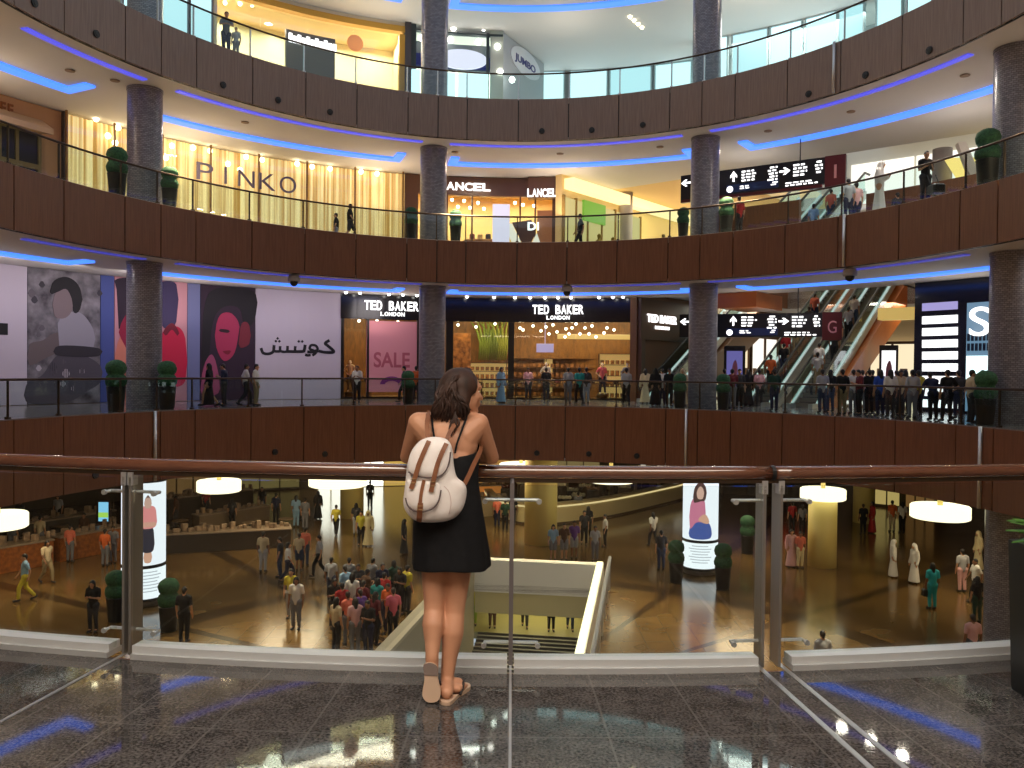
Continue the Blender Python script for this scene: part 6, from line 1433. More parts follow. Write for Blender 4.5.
# ---- ground floor crowd: pixel of the feet, facing, pose, outfit
GP = [
 (20, 532, A_, 'stand', 'casual', 'dgrey', 'black', 'person in dark grey among the dim cafe counters, far left'), (58, 527, Tw, 'stand', 'casual', 'lgrey', 'black', 'person in light grey among the dim cafe counters'), (128, 532, A_, 'stand', 'casual', 'black', 'black', 'person in black behind the left post among cafe counters'),
 (176, 527, L_, 'stand', 'casual', 'brown', 'dgrey', 'person in brown right of the left column poster in the cafe'), (206, 516, A_, 'stand', 'casual', 'red', 'dgrey', 'person in red deep in the dim cafe under the left drum lamp'), (232, 528, A_, 'stand', 'casual', 'dgrey', 'black', 'person in dark grey deep in the dim cafe by the slanting counter'), (262, 515, Tw, 'stand', 'casual', 'black', 'navy', 'person in black and navy at the back of the dim cafe'), (276, 524, A_, 'stand', 'casual', 'navy', 'black', 'person in navy at the back of the dim cafe near the walkway'),
 (25, 601, L_+.6, 'walk', 'casual', 'lblue', 'yellow', 'person in pale blue shirt and yellow trousers at the far left of the ground floor'),
 (47, 583, Rr-.5, 'walk', 'casual', 'beige', 'khaki', 'person in beige walking right beside the orange counter'),
 (70, 562, A_, 'stand', 'casual', 'coral', 'grey', 'person in coral top behind the cafe counter'), (105, 566, A_, 'stand', 'casual', 'orange', 'grey', 'person in orange top below the small lit screen'),
 (113, 563, Tw, 'stand', 'casual', 'grey', 'grey', 'person in grey beside the orange top below the lit screen'),
 (93, 632, Tw, 'phone', 'casual', 'black', 'dgrey', 'dark-clad person with folded arms at the foot of the left glass panel'),
 (184, 642, A_, 'stand', 'casual', 'black', 'black', 'dark-clad person just right of the left post clamp'),
 (263, 572, A_, 'stand', 'casual', 'beige', 'lgrey', 'person in pale top by the end of the low cafe counter'),
 (280, 577, L_, 'stand', 'casual', 'dgrey', 'denim', 'person in dark grey left of the white-topped walker'), (288, 582, Rr, 'walk', 'casual', 'white', 'navy', 'person in white top and navy trousers walking left of centre'),
 (299, 571, A_, 'stand', 'shorts', 'beige', 'denim', 'person in beige and shorts behind the white-topped walker'), (305, 566, A_, 'stand', 'casual', 'coral', 'denim', 'person in coral behind the white-topped walker'),
 (319, 577, L_, 'walk', 'casual', 'lgrey', 'black', 'person in light grey walking towards the cafe'), (296, 527, A_, 'stand', 'casual', 'lblue', 'lblue', 'person in pale blue far back by the exit walkway, left'), (305, 529, A_, 'stand', 'casual', 'grey', 'grey', 'person in grey far back by the exit walkway, right'),
 (336, 536, A_, 'walk', 'casual', 'yellow', 'black', 'person in yellow jacket on the bright walkway'), (318, 519, A_, 'stand', 'dress', 'black', 'black', 'person in black far back at the bright exit, left'),
 (356, 535, A_, 'stand', 'casual', 'dgrey', 'lgrey', 'person in dark grey left of the yellow tunic'), (361, 546, Tw, 'stand', 'casual', 'yellow', 'black', 'person in yellow top standing on the bright walkway'), (368, 546, Tw, 'stand', 'robe', 'cream', 'cream', 'person in cream robe beside the yellow top'),
 (370, 508, A_, 'stand', 'casual', 'black', 'black', 'dark silhouetted person at the bright exit'), (404, 554, Rr, 'stand', 'robe', 'dgrey', 'dgrey', 'person in dark grey robe left of the leaning woman\'s skirt'),
 (331, 600, A_, 'stand', 'casual', 'lgrey', 'denim', 'person in light grey shirt and jeans seen from behind'), (349, 602, A_, 'stand', 'casual', 'grey', 'dgrey', 'person in mid grey shirt and dark trousers seen from behind'),
 (291, 618, Tw, 'stand', 'casual', 'yellow', 'lgrey', 'person in yellow-green top at the left of the crowd'), (296, 629, Tw, 'stand', 'casual', 'white', 'grey', 'person in white beside the yellow-green top'),
 (505, 531, A_, 'stand', 'casual', 'dgreen', 'black', 'person in dark green by the orange-lit stall'), (497, 527, A_, 'stand', 'casual', 'coral', 'navy', 'person in coral by the orange-lit stall'), (513, 524, A_, 'stand', 'casual', 'black', 'black', 'dark person right of the orange-lit stall'),
 (553, 560, Tw, 'stand', 'shorts', 'lblue', 'grey', 'person in pale blue of the trio before the round kiosk'), (564, 560, Tw, 'stand', 'shorts', 'brown', 'grey', 'person in brown of the trio before the round kiosk'), (574, 558, Tw, 'stand', 'shorts', 'purple', 'lgrey', 'person in purple of the trio before the round kiosk'),
 (584, 545, Tw, 'walk', 'casual', 'dgrey', 'black', 'person in dark clothes left of the white t-shirt at the kiosk'), (588, 538, A_, 'stand', 'casual', 'black', 'black', 'person in black close to the kiosk counter'), (595, 561, Tw, 'stand', 'casual', 'lgrey', 'grey', 'person in pale grey before the kiosk, nearest the well'),
 (605, 547, L_, 'stand', 'casual', 'white', 'black', 'person in white t-shirt and black trousers by the kiosk'), (578, 521, A_, 'stand', 'casual', 'grey', 'dgrey', 'person in grey at the kiosk counter'),
 (653, 547, A_+.4, 'walk', 'casual', 'white', 'dgrey', 'person in white top left of the right ad column'), (661, 570, A_, 'stand', 'casual', 'dgrey', 'denim', 'person in dark grey near the topiary left of the right ad column'),
 (791, 567, Tw, 'stand', 'dress', 'lpink', 'lpink', 'person in pale pink right of the double post'), (800, 568, Tw, 'stand', 'casual', 'coral', 'cream', 'person in coral and cream right of the double post'),
 (802, 534, A_, 'stand', 'casual', 'grey', 'black', 'person in grey standing farther back right of the double post'), (792, 532, A_, 'stand', 'casual', 'red', 'black', 'person in red farther back right of the double post'),
 (872, 533, L_, 'stand', 'dress', 'red', 'red', 'person in red dress at the back right'), (892, 532, A_, 'stand', 'casual', 'orange', 'beige', 'person in orange at the back right'), (902, 533, A_, 'stand', 'casual', 'white', 'black', 'person in white and black at the back right'), (863, 534, A_, 'stand', 'casual', 'black', 'black', 'dark person left of the red dress at the back right'),
 (893, 577, Rr-.3, 'stand', 'robe', 'white', 'white', 'left person of the pair in white robes and headscarves'), (914, 583, L_+.2, 'stand', 'robe', 'white', 'white', 'right person of the pair in white robes and headscarves'),
 (932, 609, A_, 'stand', 'casual', 'turq', 'turq', 'person in turquoise outfit carrying a dark bag'), (978, 570, L_, 'stand', 'robe', 'cream', 'cream', 'person in cream robe near the right-edge column'),
 (962, 592, A_, 'stand', 'casual', 'lgrey', 'lpink', 'person in light grey left of the cream robe'), (975, 602, L_, 'walk', 'casual', 'white', 'black', 'person in white and black near the right-edge column'), (977, 622, A_, 'stand', 'casual', 'black', 'dgreen', 'person in black and dark green near the right-edge column'),
 (822, 690, A_, 'stand', 'casual', 'lgrey', 'dgrey', 'dark-haired person in pale shirt, only head and shoulders above the steel base'), (972, 672, A_, 'stand', 'casual', 'lpink', 'dgrey', 'dark-haired person cut by the steel base near the right-edge column'),
 (40, 553, A_, 'stand', 'casual', 'beige', 'grey', 'person in beige behind the orange counter, far left'), (12, 552, A_, 'stand', 'casual', 'grey', 'grey', 'person in grey at the counter by the left edge'), (84, 548, Tw, 'stand', 'casual', 'brown', 'black', 'person in brown behind the cafe counters')]
for i, (px, py, rz, pose, kind, c1, c2, lb) in enumerate(GP):
    person(G(px, py), rz, pose, kind, c1, c2, lb, 'visitors on the ground floor', dark=i % 3 == 0, hair='long' if i % 4 == 1 else 'hair', s=1.0+.04*math.sin(i))
# the dense group beside the stair well
CR_ = [('black', 'dgrey', 338, 628), ('red', 'black', 346, 634), ('coral', 'grey', 352, 645), ('lpink', 'grey', 359, 652), ('dgrey', 'black', 362, 610), ('maroon', 'black', 367, 631), ('teal', 'navy', 381, 628), ('red', 'navy', 388, 621), ('navy', 'black', 386, 609), ('maroon', 'black', 379, 645),
       ('grey', 'dgrey', 376, 603), ('pink', 'black', 397, 640), ('black', 'black', 404, 614), ('yellow', 'dgrey', 411, 612), ('brown', 'black', 370, 617), ('white', 'grey', 356, 622), ('orange', 'navy', 392, 634), ('purple', 'black', 364, 642), ('dgreen', 'black', 398, 606), ('lblue', 'navy', 349, 613), ('black', 'navy', 372, 655), ('beige', 'black', 340, 652)]
ORD = ['front', 'middle', 'rear']
for i, (c1, c2, px, py) in enumerate(CR_):
    p = G(px-4, py)
    d = p-W(0, 0, 0); v = d.dot(WV)
    if v > -WW-1.1: p = p-WV*(v+WW+1.1)
    nm = dict(lpink='pale pink', dgrey='dark grey', dgreen='dark green', lblue='pale blue').get(c1, c1)
    row = 'front' if py > 636 else ('rear' if py < 615 else 'middle')
    lb = 'person in %s top in the %s of the dense group by the stair well' % (nm, row)
    if lb in USEDL: lb = 'person in %s top in the %s of the dense group near the well' % (nm, row)
    person(p, random.uniform(-.8, .8)+(PI if i % 4 == 0 else 0), 'stand' if i % 2 else 'phone', 'casual', c1, c2, lb, 'dense group by the stair well', dark=i % 2 == 0, hair='long' if i % 3 == 0 else 'hair')
# people on the lower landing, legs showing under the floor edge
for i, (v, c1, c2, nm) in enumerate(((-6.3, 'lpink', 'coral', 'coral trousers'), (-5.5, 'yellow', 'lime', 'lime trousers'), (-4.6, 'black', 'brown', 'brown trousers'), (-3.2, 'white', 'dgrey', 'dark grey trousers'), (-2.0, 'navy', 'black', 'black trousers'), (-1.2, 'grey', 'denim', 'blue jeans'))):
    person(W(1.6+.3*(i % 2), v, LZ+.0), Tw, 'walk' if i % 2 else 'stand', 'casual', c1, c2, 'person on the lower landing below the well edge, showing %s' % nm, 'people on the lower landing')
p = G(932, 609)+Vector((.07, .07, 0)); root = empty('handbag', p+Vector((-.33, 0, .62)), 'dark handbag carried by the person in turquoise', 'handbag'); q = MB(); q.bbox(p+Vector((-.33, 0, .62)), (.16, .28, .26), .04); q.build('bag_body', BLACK, root); q = MB(); q.tube([p+Vector((-.33, -.1, .74)), p+Vector((-.31, -.06, .86)), p+Vector((-.31, .06, .86)), p+Vector((-.33, .1, .74))], .012, 6); q.build('handle', BLACK, root)
# ------------------------------------------------------------------ the woman leaning on the rail
def wm_():
    S = {}
    A = lambda px, py, y: at(px, py, y)
    J = dict(hipR=A(461, 522, 4.02), hipL=A(436, 522, 4.02), knR=A(455, 609, 3.99), knL=A(434, 609, 3.97), anR=A(447, 679, 3.93), anL=A(432, 657, 3.87),
             shR=A(478, 424, 4.12), shL=A(419, 423, 4.12), elR=A(492, 463, 4.25), elL=A(407, 463, 4.25), wrR=A(466, 461, 4.375), wrL=A(432, 461, 4.375),
             pel=A(448, 515, 4.02), wst=A(449, 482, 4.06), ch=A(449, 447, 4.11), nk=A(452, 413, 4.14))
    for k in ('elR', 'elL'): J[k].z = 1.104
    for k in ('wrR', 'wrL'): J[k].z = 1.097
    hd = A(463, 393, 4.15); f = Vector((.86, .50, -.06)).normalized(); up = Vector((-.05, .10, 1)); up = (up-f*up.dot(f)).normalized(); sd = f.cross(up)
    S.update(J=J, hd=hd, f=f, up=up, sd=sd)
    return S
WS = wm_(); J = WS['J']; hd, hf, hu, hs = WS['hd'], WS['f'], WS['up'], WS['sd']
HM = Matrix((hf, hs, hu)).transposed()                     # head axes: forward, side, up
def hp(x, y, z): return hd+hf*x+hs*y+hu*z
def ell(mb, c, r, M=None, n=12):
    k = len(mb.v); mb.ball((0, 0, 0), 1, n)
    for i in range(k, len(mb.v)):
        v = mb.v[i]; v = Vector((v.x*r[0], v.y*r[1], v.z*r[2])); mb.v[i] = (M @ v if M is not None else v)+Vector(c)
b = MB()
# skull, face
ell(b, hp(-.012, 0, .035), (.098, .074, .085), HM, 16); ell(b, hp(.03, 0, -.02), (.058, .060, .078), HM, 14); b.cap(hp(.055, 0, -.075), hp(.068, 0, -.088), .026, .020)
b.cap(hp(.0, .045, -.06), hp(.06, .012, -.085), .022, .018); b.cap(hp(.0, -.045, -.06), hp(.06, -.012, -.085), .022, .018)
b.cap(hp(.084, 0, .012), hp(.104, 0, -.022), .009, .0125); b.cap(hp(.08, 0, .03), hp(.088, 0, .0), .012, .01)        # nose
b.cap(hp(.076, .03, .03), hp(.076, -.03, .03), .016, .016)                                                          # brow
b.cap(hp(.086, .014, -.046), hp(.086, -.014, -.046), .0085, .0085); b.cap(hp(.083, .013, -.058), hp(.083, -.013, -.058), .009, .009)   # lips
for s in (-1, 1):
    ell(b, hp(.055, s*.042, -.018), (.026, .020, .022), HM, 8)
    ell(b, hp(-.004, s*.070, .0), (.014, .008, .025), HM, 8); b.cap(hp(-.002, s*.074, .014), hp(-.010, s*.077, -.006), .006, .006)
b.cap(J['nk']+Vector((0, 0, -.02)), hp(-.03, 0, -.045), .054, .050, 14)
# trunk
def lerp(a, c, t): return a+(c-a)*t
M0 = None
ell(b, J['pel'], (.145, .095, .11), None, 14); ell(b, lerp(J['pel'], J['wst'], .5), (.135, .098, .10), None, 14); ell(b, J['wst'], (.122, .090, .10), None, 14); ell(b, lerp(J['wst'], J['ch'], .55), (.130, .094, .11), None, 14)
ell(b, J['ch']+Vector((0, 0, .01)), (.145, .098, .12), None, 16); ell(b, lerp(J['ch'], J['nk'], .5)+Vector((0, -.005, 0)), (.125, .072, .08), None, 14)
b.cap(lerp(J['ch'], J['nk'], .75), J['nk'], .062, .054)
for n in 'LR':
    s = 1 if n == 'R' else -1
    b.cap(J['nk']+Vector((s*.03, -.01, -.035)), J['sh'+n]+Vector((-s*.01, 0, .0)), .042, .054, 12)
    b.cap(J['sh'+n], lerp(J['sh'+n], J['ch'], .45), .056, .085, 12)
    b.cap(J['sh'+n], lerp(J['sh'+n], J['el'+n], .5), .055, .046, 12); b.cap(lerp(J['sh'+n], J['el'+n], .5), J['el'+n], .046, .037, 12)
    m = lerp(J['el'+n], J['wr'+n], .3); b.cap(J['el'+n], m, .037, .040, 12); b.cap(m, J['wr'+n], .040, .026, 12)
    # hand: palm, four fingers bent over the rail, thumb from the side of the palm
    w = J['wr'+n]; d = (w-J['el'+n]).normalized(); d = (d+Vector((-s*.2, .5, -.15))).normalized(); nn = Vector((0, 0, 1)); sdv = d.cross(nn).normalized()*(-s)      # sdv points to the thumb side
    pc = w+d*.085
    for k in range(4):
        o = sdv*(.030-.020*k); b.cap(w+o*.6+d*.012, pc+o, .0145, .0115, 8)
        L = (.040, .046, .043, .034)[k]; p1 = pc+o+(d*.95+nn*-.25).normalized()*L; p2 = p1+(d*.6-nn*.8).normalized()*L*.68; p3 = p2+(d*.15-nn*1.0).normalized()*L*.5
        b.cap(pc+o, p1, .0098, .0088, 8); b.cap(p1, p2, .0088, .0080, 8); b.cap(p2, p3, .0080, .0066, 8)
    t0 = w+sdv*.026+d*.026; t1 = t0+(sdv*.8+d*.7).normalized()*.038; t2 = t1+(sdv*.25+d*.95-nn*.2).normalized()*.032; t3 = t2+(d*.95-nn*.35).normalized()*.024
    b.cap(t0, t1, .0155, .0115, 8); b.cap(t1, t2, .0112, .0095, 8); b.cap(t2, t3, .0095, .0075, 8)
# legs
for n in 'LR':
    h, k, a = J['hip'+n], J['kn'+n], J['an'+n]; wide = 1.0
    b.cap(h, lerp(h, k, .5), .078, .070, 14); b.cap(lerp(h, k, .5), lerp(h, k, .9), .070, .0525, 14); b.cap(lerp(h, k, .9), lerp(k, a, .06), .051, .049, 14)
    b.cap(lerp(k, a, .06), lerp(k, a, .32)+Vector((.003 if n == 'R' else 0, -.014, 0)), .049, .0535, 14); b.cap(lerp(k, a, .32)+Vector((.003 if n == 'R' else 0, -.014, 0)), lerp(k, a, .66)+Vector((0, -.004, 0)), .0535, .040, 14); b.cap(lerp(k, a, .66)+Vector((0, -.004, 0)), a, .039, .031, 14)
# right foot, flat, turned to the right
hR = on(444, 698, .03); tR = on(461, 684, .03); dR = Vector((tR.x-hR.x, tR.y-hR.y, 0)).normalized(); nR = Vector((dR.y, -dR.x, 0))
hR = Vector((hR.x, hR.y, 0)); FL = .235
b.cap(hR+dR*.03+Vector((0, 0, .045)), J['anR']+Vector((0, 0, -.01)), .031, .033, 12)
b.cap(J['anR']+Vector((0, 0, -.025)), hR+dR*.15+Vector((0, 0, .045)), .034, .030, 12)
for k in range(5):
    o = nR*(-.028+.014*k); L = (.225, .222, .214, .203, .190)[k]
    b.cap(hR+dR*.10+o*.8+Vector((0, 0, .042)), hR+dR*(L-.04)+o+Vector((0, 0, .032)), .022, .015, 8); b.cap(hR+dR*(L-.04)+o+Vector((0, 0, .032)), hR+dR*L+o*1.08+Vector((0, 0, .028)), .0125 if k == 0 else .0095, .010 if k == 0 else .0075, 8)
# left foot, standing on its toes: heel up, sole towards us
hL = at(431, 663, 3.845); tL = at(432, 705, 3.83); tL.z = .020; dL = (tL-hL).normalized(); nL = Vector((1, 0, 0)); nL = (nL-dL*nL.dot(dL)).normalized(); oL = nL.cross(dL)
if oL.y > 0: oL = -oL                                        # towards the camera
b.cap(hL-oL*.026+dL*.012, J['anL'], .030, .033, 12); b.cap(hL-oL*.03+dL*.02, hL-oL*.034+dL*.13, .030, .026, 12); b.cap(J['anL'], hL-oL*.05+dL*.13, .033, .024, 12)
LF = (tL-hL).length
for k in range(5):
    o = nL*(-.027+.0135*k); b.cap(hL-oL*.034+dL*.11+o*.8, hL-oL*.030+dL*(LF-.035)+o, .021, .014, 8)
    e = hL-oL*.030+dL*(LF-.035)+o; b.cap(e, e+Vector((0, .028, -.006)), .011, .008, 8)
me = remesh(b, .0062, 6, .5)
SKW = mat('woman_skin', srgb(206, 152, 120), .5, noise=srgb(196, 140, 110), nscale=5)
me.materials.append(SKW)
woman = bpy.data.objects.new('person', me); COL.objects.link(woman)
tag(woman, 'woman in a short black dress leaning on the handrail, seen from behind', 'person')
# eyes
for s in (-1, 1):
    q = MB(); ell(q, hp(.066, s*.030, .008), (.010, .012, .009), HM, 8); q.build('eye', cm(235, 230, 225, .3), woman, True); q = MB(); ell(q, hp(.0745, s*.030, .008), (.0035, .006, .006), HM, 6); q.build('iris', cm(60, 44, 30, .2), woman, True)
    q = MB(); q.tube([hp(.080, s*.016, .026), hp(.082, s*.030, .031), hp(.070, s*.048, .026)], [.003, .004, .002], 6); q.build('eyebrow', cm(60, 40, 30), woman, True)
q = MB(); q.tube([hp(.094, .017, -.052), hp(.0955, 0, -.0515), hp(.094, -.017, -.052)], .0028, 6); q.build('mouth', cm(150, 80, 76), woman, True)
# hair: a mass over the skull falling to the shoulders, with wavy locks
HW = mat('dark_brown_wavy_hair', srgb(36, 20, 14), .62, noise=srgb(66, 38, 26), nscale=26, stretch=(1, 1, .25), bump=.5)
q = MB(); ell(q, hp(-.020, 0, .044), (.100, .080, .084), HM, 16)
for s in (-1, 1): ell(q, hp(-.012, s*.064, .030), (.062, .026, .055), HM, 10); ell(q, hp(-.03, s*.062, -.02), (.045, .028, .06), HM, 10)
for px, py, y, r in ((450, 388, 4.10, .050), (445, 397, 4.09, .046), (441, 405, 4.09, .040), (437, 411, 4.09, .030), (433.5, 415, 4.10, .016), (452, 405, 4.08, .042), (458, 404, 4.08, .040), (462, 401, 4.075, .040), (464, 408, 4.08, .030), (467, 412, 4.085, .018), (453, 414, 4.07, .026), (460, 415, 4.075, .018), (445, 415, 4.08, .022)):
    c = at(px, py, y); ell(q, c, (r, r*.8, r*1.15), None, 10)
hm = remesh(q, .009, 4); hm.materials.append(HW); link('hair', hm, woman, False)
rnd = random.Random(11); q = MB()
for i in range(170):
    a = rnd.random(); x0 = -.06+.10*rnd.random(); s = rnd.uniform(-1, 1)
    p0 = hp(-.02+.06*rnd.random(), s*.05, .127-.04*abs(s)); tx = 430.5+40*a; ty = 418+6*rnd.random()-8*abs(a-.45)-(5 if a > .85 else 0); e = at(tx, ty, 4.05+.03*rnd.random())
    back = hp(-.122+.015*rnd.random(), s*.085, .03); ctrl = at(436+33*a if a < .8 else 463, 399+6*rnd.random(), 4.028+.02*rnd.random())
    P = catmull([p0, lerp(p0, back, .55)-hf*.012+hu*.01, lerp(back, ctrl, .35), ctrl, e], 6, False); w = rnd.random()*6
    P = [p+Vector((math.sin(i+k*.55+w), math.cos(k*.5+w)*.5, 0))*.0075*min(1, k/8) for k, p in enumerate(P)]
    n = len(P); q.tube(P, [.0045+.0035*math.sin(PI*min(1, (k+2)/n)) if k < n-3 else .004*(n-k)/4 for k in range(n)], 5)
q.build('hair_lock', HW, woman, True)
q = MB()
for tx, ty in ((451, 437), (454, 433), (449, 430), (457, 428)):
    q.tube(catmull([at(456, 404, 4.05), at(455, 414, 4.035), at(tx+2, (ty+416)/2, 4.02), at(tx, ty, 4.015)], 6, False), [.006]*16+[.005, .004, .002], 5)
q.build('hair_lock', HW, woman, True)
# black dress
BLKF = mat('black_jersey', (.0045, .0045, .006), .8, noise=(.008, .008, .010), nscale=30, spec=.25)
def loft(rings, name, m, parent, n=48, th=.006, fold=0.):
    vs = []
    for (c, rx, ry, z0, tiltf, fa) in rings:
        for k in range(n):
            a = 2*PI*k/n; ca, sa = math.cos(a), math.sin(a); r = 1+fa*math.sin(9*a+.6)+fa*.6*math.sin(5*a)
            vs.append(Vector((c.x+rx*ca*r, c.y+ry*sa*r, c.z+tiltf(a))))
    L = len(rings); fs = [(i*n+k, i*n+(k+1) % n, (i+1)*n+(k+1) % n, (i+1)*n+k) for i in range(L-1) for k in range(n)]
    q = MB(); q.add(vs, fs); o = q.build(name, m, parent, True)
    md = o.modifiers.new('s', 'SOLIDIFY'); md.thickness = th; md.offset = -1
    sb = o.modifiers.new('b', 'SUBSURF'); sb.levels = 1; sb.render_levels = 1
    return o
def ring(py, cpx, hw, ry, dy, fa=0., tilt=None):
    c = at(cpx, py, dy); return (c, hw*dy/FPX, ry, 0, tilt or (lambda a: 0), fa)
def topt(a):                                                # back neckline dips, front is higher
    return .10*max(0, math.sin(a))-.012*max(0, -math.sin(a))+ .02*abs(math.cos(a))**3
rings = [ring(452, 450, 31.5, .112, 4.115, 0, topt), ring(455, 450, 31.5, .114, 4.112, 0, lambda a: topt(a)*.85), ring(466, 449, 29.8, .112, 4.09, 0, lambda a: topt(a)*.35), ring(480, 449, 29.0, .108, 4.065), ring(495, 449.5, 31.2, .115, 4.045), ring(508, 449, 33.6, .138, 4.03, .004), ring(522, 448.5, 36.0, .148, 4.02, .010), ring(536, 449.5, 37.4, .150, 4.015, .016), ring(551, 450.5, 38.8, .152, 4.01, .022), ring(564.5, 451, 39.6, .155, 4.005, .027, lambda a: .006*math.sin(3*a)), ring(566, 451, 39.6, .155, 4.005, .027, lambda a: .006*math.sin(3*a))]
dress = loft(rings, 'dress', BLKF, woman)
def ribbon(pts, w, name, m, parent, th=.003, face=Vector((0, -1, .1))):
    P = catmull([Vector(p) for p in pts], 8, False); q = MB(); vs = []
    for i, p in enumerate(P):
        d = (P[min(i+1, len(P)-1)]-P[max(i-1, 0)]).normalized(); fc = face if not callable(face) else face(p); s = d.cross(fc).normalized(); fn = s.cross(d).normalized(); ww = w if not callable(w) else w(i/(len(P)-1))
        vs += [p+s*ww/2-fn*th/2, p-s*ww/2-fn*th/2, p-s*ww/2+fn*th/2, p+s*ww/2+fn*th/2]
    n = len(P); q.add(vs, [(4*i+j, 4*i+(j+1) % 4, 4*i+4+(j+1) % 4, 4*i+4+j) for i in range(n-1) for j in range(4)]+[(0, 1, 2, 3), (4*n-1, 4*n-2, 4*n-3, 4*n-4)])
    return q.build(name, m, parent)
ribbon([at(455, 453, 4.005), at(457.5, 442, 4.008), at(462, 430, 4.025), at(465.5, 420, 4.06), at(467, 414.5, 4.10), at(467, 414, 4.14), at(466, 420, 4.2)], .010, 'dress_strap', BLKF, woman)
ribbon([at(436, 453, 4.005), at(435, 442, 4.008), at(433, 430, 4.025), at(432, 420, 4.06), at(431, 414.5, 4.10), at(431, 414, 4.14), at(432, 420, 4.2)], .010, 'dress_strap', BLKF, woman)
# sandals
SOLE = mat('beige_sole', srgb(206, 176, 152), .7); SOLEG = mat('grey_heel', srgb(128, 112, 106), .7); STRP = mat('dark_sandal_strap', srgb(50, 40, 38), .6)
foot = [(0, -.030), (.03, -.034), (.09, -.030), (.15, -.038), (.20, -.042), (.235, -.030), (.25, -.006), (.245, .022), (.22, .038), (.17, .042), (.10, .032), (.04, .033), (.01, .026), (-.008, .0)]
pl = [(p.x, p.y) for p in catmull(foot, 3)]
q = MB(); q.prism(pl, hR-dR*.005+Vector((0, 0, .001)), dR, nR*-1 if dR.cross(-nR).z > 0 else nR, .017); sR = q.build('sandal', SOLE, woman)
q = MB(); a0 = hR+dR*.19+Vector((0, 0, .02))
for s in (-1, 1): q.tube(catmull([hR+dR*.185+Vector((0, 0, .058)), hR+dR*.14+nR*s*.034+Vector((0, 0, .05)), hR+dR*.09+nR*s*.042+Vector((0, 0, .02))], 6, False), .007, 6)
q.build('sandal_strap', STRP, sR, True)
q = MB(); q.prism([(x*LF/.235, y) for x, y in pl], hL+oL*.004, dL, nL, .016 if dL.cross(nL).dot(oL) > 0 else -.016); sL = q.build('sandal', SOLE, woman)
hl = [(x*LF/.235, y) for x, y in pl if x < .085]; hl = [(x, y) for x, y in hl]
q = MB(); q.prism(hl, hL+oL*.0205, dL, nL, .003 if dL.cross(nL).dot(oL) > 0 else -.003); q.build('heel_pad', SOLEG, sL)
q = MB()
for s in (-1, 1): q.tube(catmull([hL-oL*.062+dL*.165, hL-oL*.05+dL*.13+nL*s*.032, hL-oL*.01+dL*.09+nL*s*.038], 6, False), .007, 6)
q.build('sandal_strap', STRP, sL, True)
# ------------------------------------------------------------------ backpack
CANV = mat('white_canvas', srgb(246, 240, 238), .8, noise=srgb(236, 226, 223), nscale=18, bump=.12); LEATH = mat('tan_leather', srgb(140, 88, 56), .55, noise=srgb(118, 70, 44), nscale=14); PIPE = mat('dark_piping', srgb(96, 80, 80), .6)
BY = 3.90
root = empty('backpack', at(436, 521, BY), 'white canvas backpack with tan leather straps on the woman\'s back', 'backpack')
OUT = [(428, 437.5), (438, 437), (446, 439), (451, 444.5), (453, 454), (454, 466), (457, 477), (463.5, 482.5), (466.5, 489), (466, 498), (463, 508), (456.5, 516.5), (447, 521), (434, 522.5), (421, 522), (412.5, 519), (405.5, 511), (403.3, 502), (404.5, 490), (406, 476), (407.5, 463), (411.5, 451), (419, 441.5)]
cx, cy = 436, 482
def by(px, py): return BY+.035*(1-(py-438)/85.0)+ .0010*max(0, px-440)            # the bag leans with her back
layers = [(.90, .030), (.985, .016), (1.0, -.01), (1.0, -.065), (.97, -.092), (.90, -.108), (.74, -.118), (.4, -.122), (.02, -.123)]
P0 = catmull(OUT, 4); vs = []; n = len(P0)
for s, dy in layers:
    for p in P0:
        px, py = cx+(p.x-cx)*s, cy+(p.y-cy)*s; sag = .006*math.sin(px*.35)*math.sin(py*.21) if dy < -.02 else 0
        vs.append(at(px, py, by(px, py)+dy+sag))
q = MB(); q.add(vs, [(i*n+k, i*n+(k+1) % n, (i+1)*n+(k+1) % n, (i+1)*n+k) for i in range(len(layers)-1) for k in range(n)]+[tuple(range(n)), tuple((len(layers)-1)*n+k for k in range(n))])
q.build('bag_body', CANV, root, True)
def front(px, py):                                            # depth of the bag front at a pixel
    s = 0; lo = 1.0
    best = None
    r = max(1e-3, min([((px-cx)**2+(py-cy)**2)**.5/max(1e-3, ((p.x-cx)**2+(p.y-cy)**2)**.5) for p in P0 if (p.x-cx)*(px-cx)+(p.y-cy)*(py-cy) > .97*(((p.x-cx)**2+(p.y-cy)**2)**.5)*(((px-cx)**2+(py-cy)**2)**.5)] or [.0]))
    for (s1, d1), (s0, d0) in zip(layers[3:], layers[4:]):
        if s0 <= r <= s1: return by(px, py)+d0+(d1-d0)*(r-s0)/(s1-s0)
    return by(px, py)+(-.065 if r > 1 else -.123)
def patch2(poly, lift, name, m, k=4, th=.010):
    P = catmull(poly, k); n = len(P); mx = sum(p.x for p in P)/n; my = sum(p.y for p in P)/n; vs = []
    for s, l in ((1.0, -.004), (1.0, lift*.55), (.94, lift), (.6, lift+.003), (.25, lift+.004), (.02, lift+.004)):
        for p in P:
            px, py = mx+(p.x-mx)*s, my+(p.y-my)*s; vs.append(at(px, py, front(px, py)-l))
    q = MB(); q.add(vs, [(i*n+k, i*n+(k+1) % n, (i+1)*n+(k+1) % n, (i+1)*n+k) for i in range(5) for k in range(n)]+[tuple(range(n))]); return q.build(name, m, root, True)
def line2(pts, lift, w, name, m, par=None, flat=True):
    P = catmull(pts, 5, False); W = [at(p.x, p.y, front(p.x, p.y)-lift) for p in P]
    if not flat: q = MB(); q.tube(W, w, 6); return q.build(name, m, par or root, True)
    return ribbon(W, w, name, m, par or root, .005)
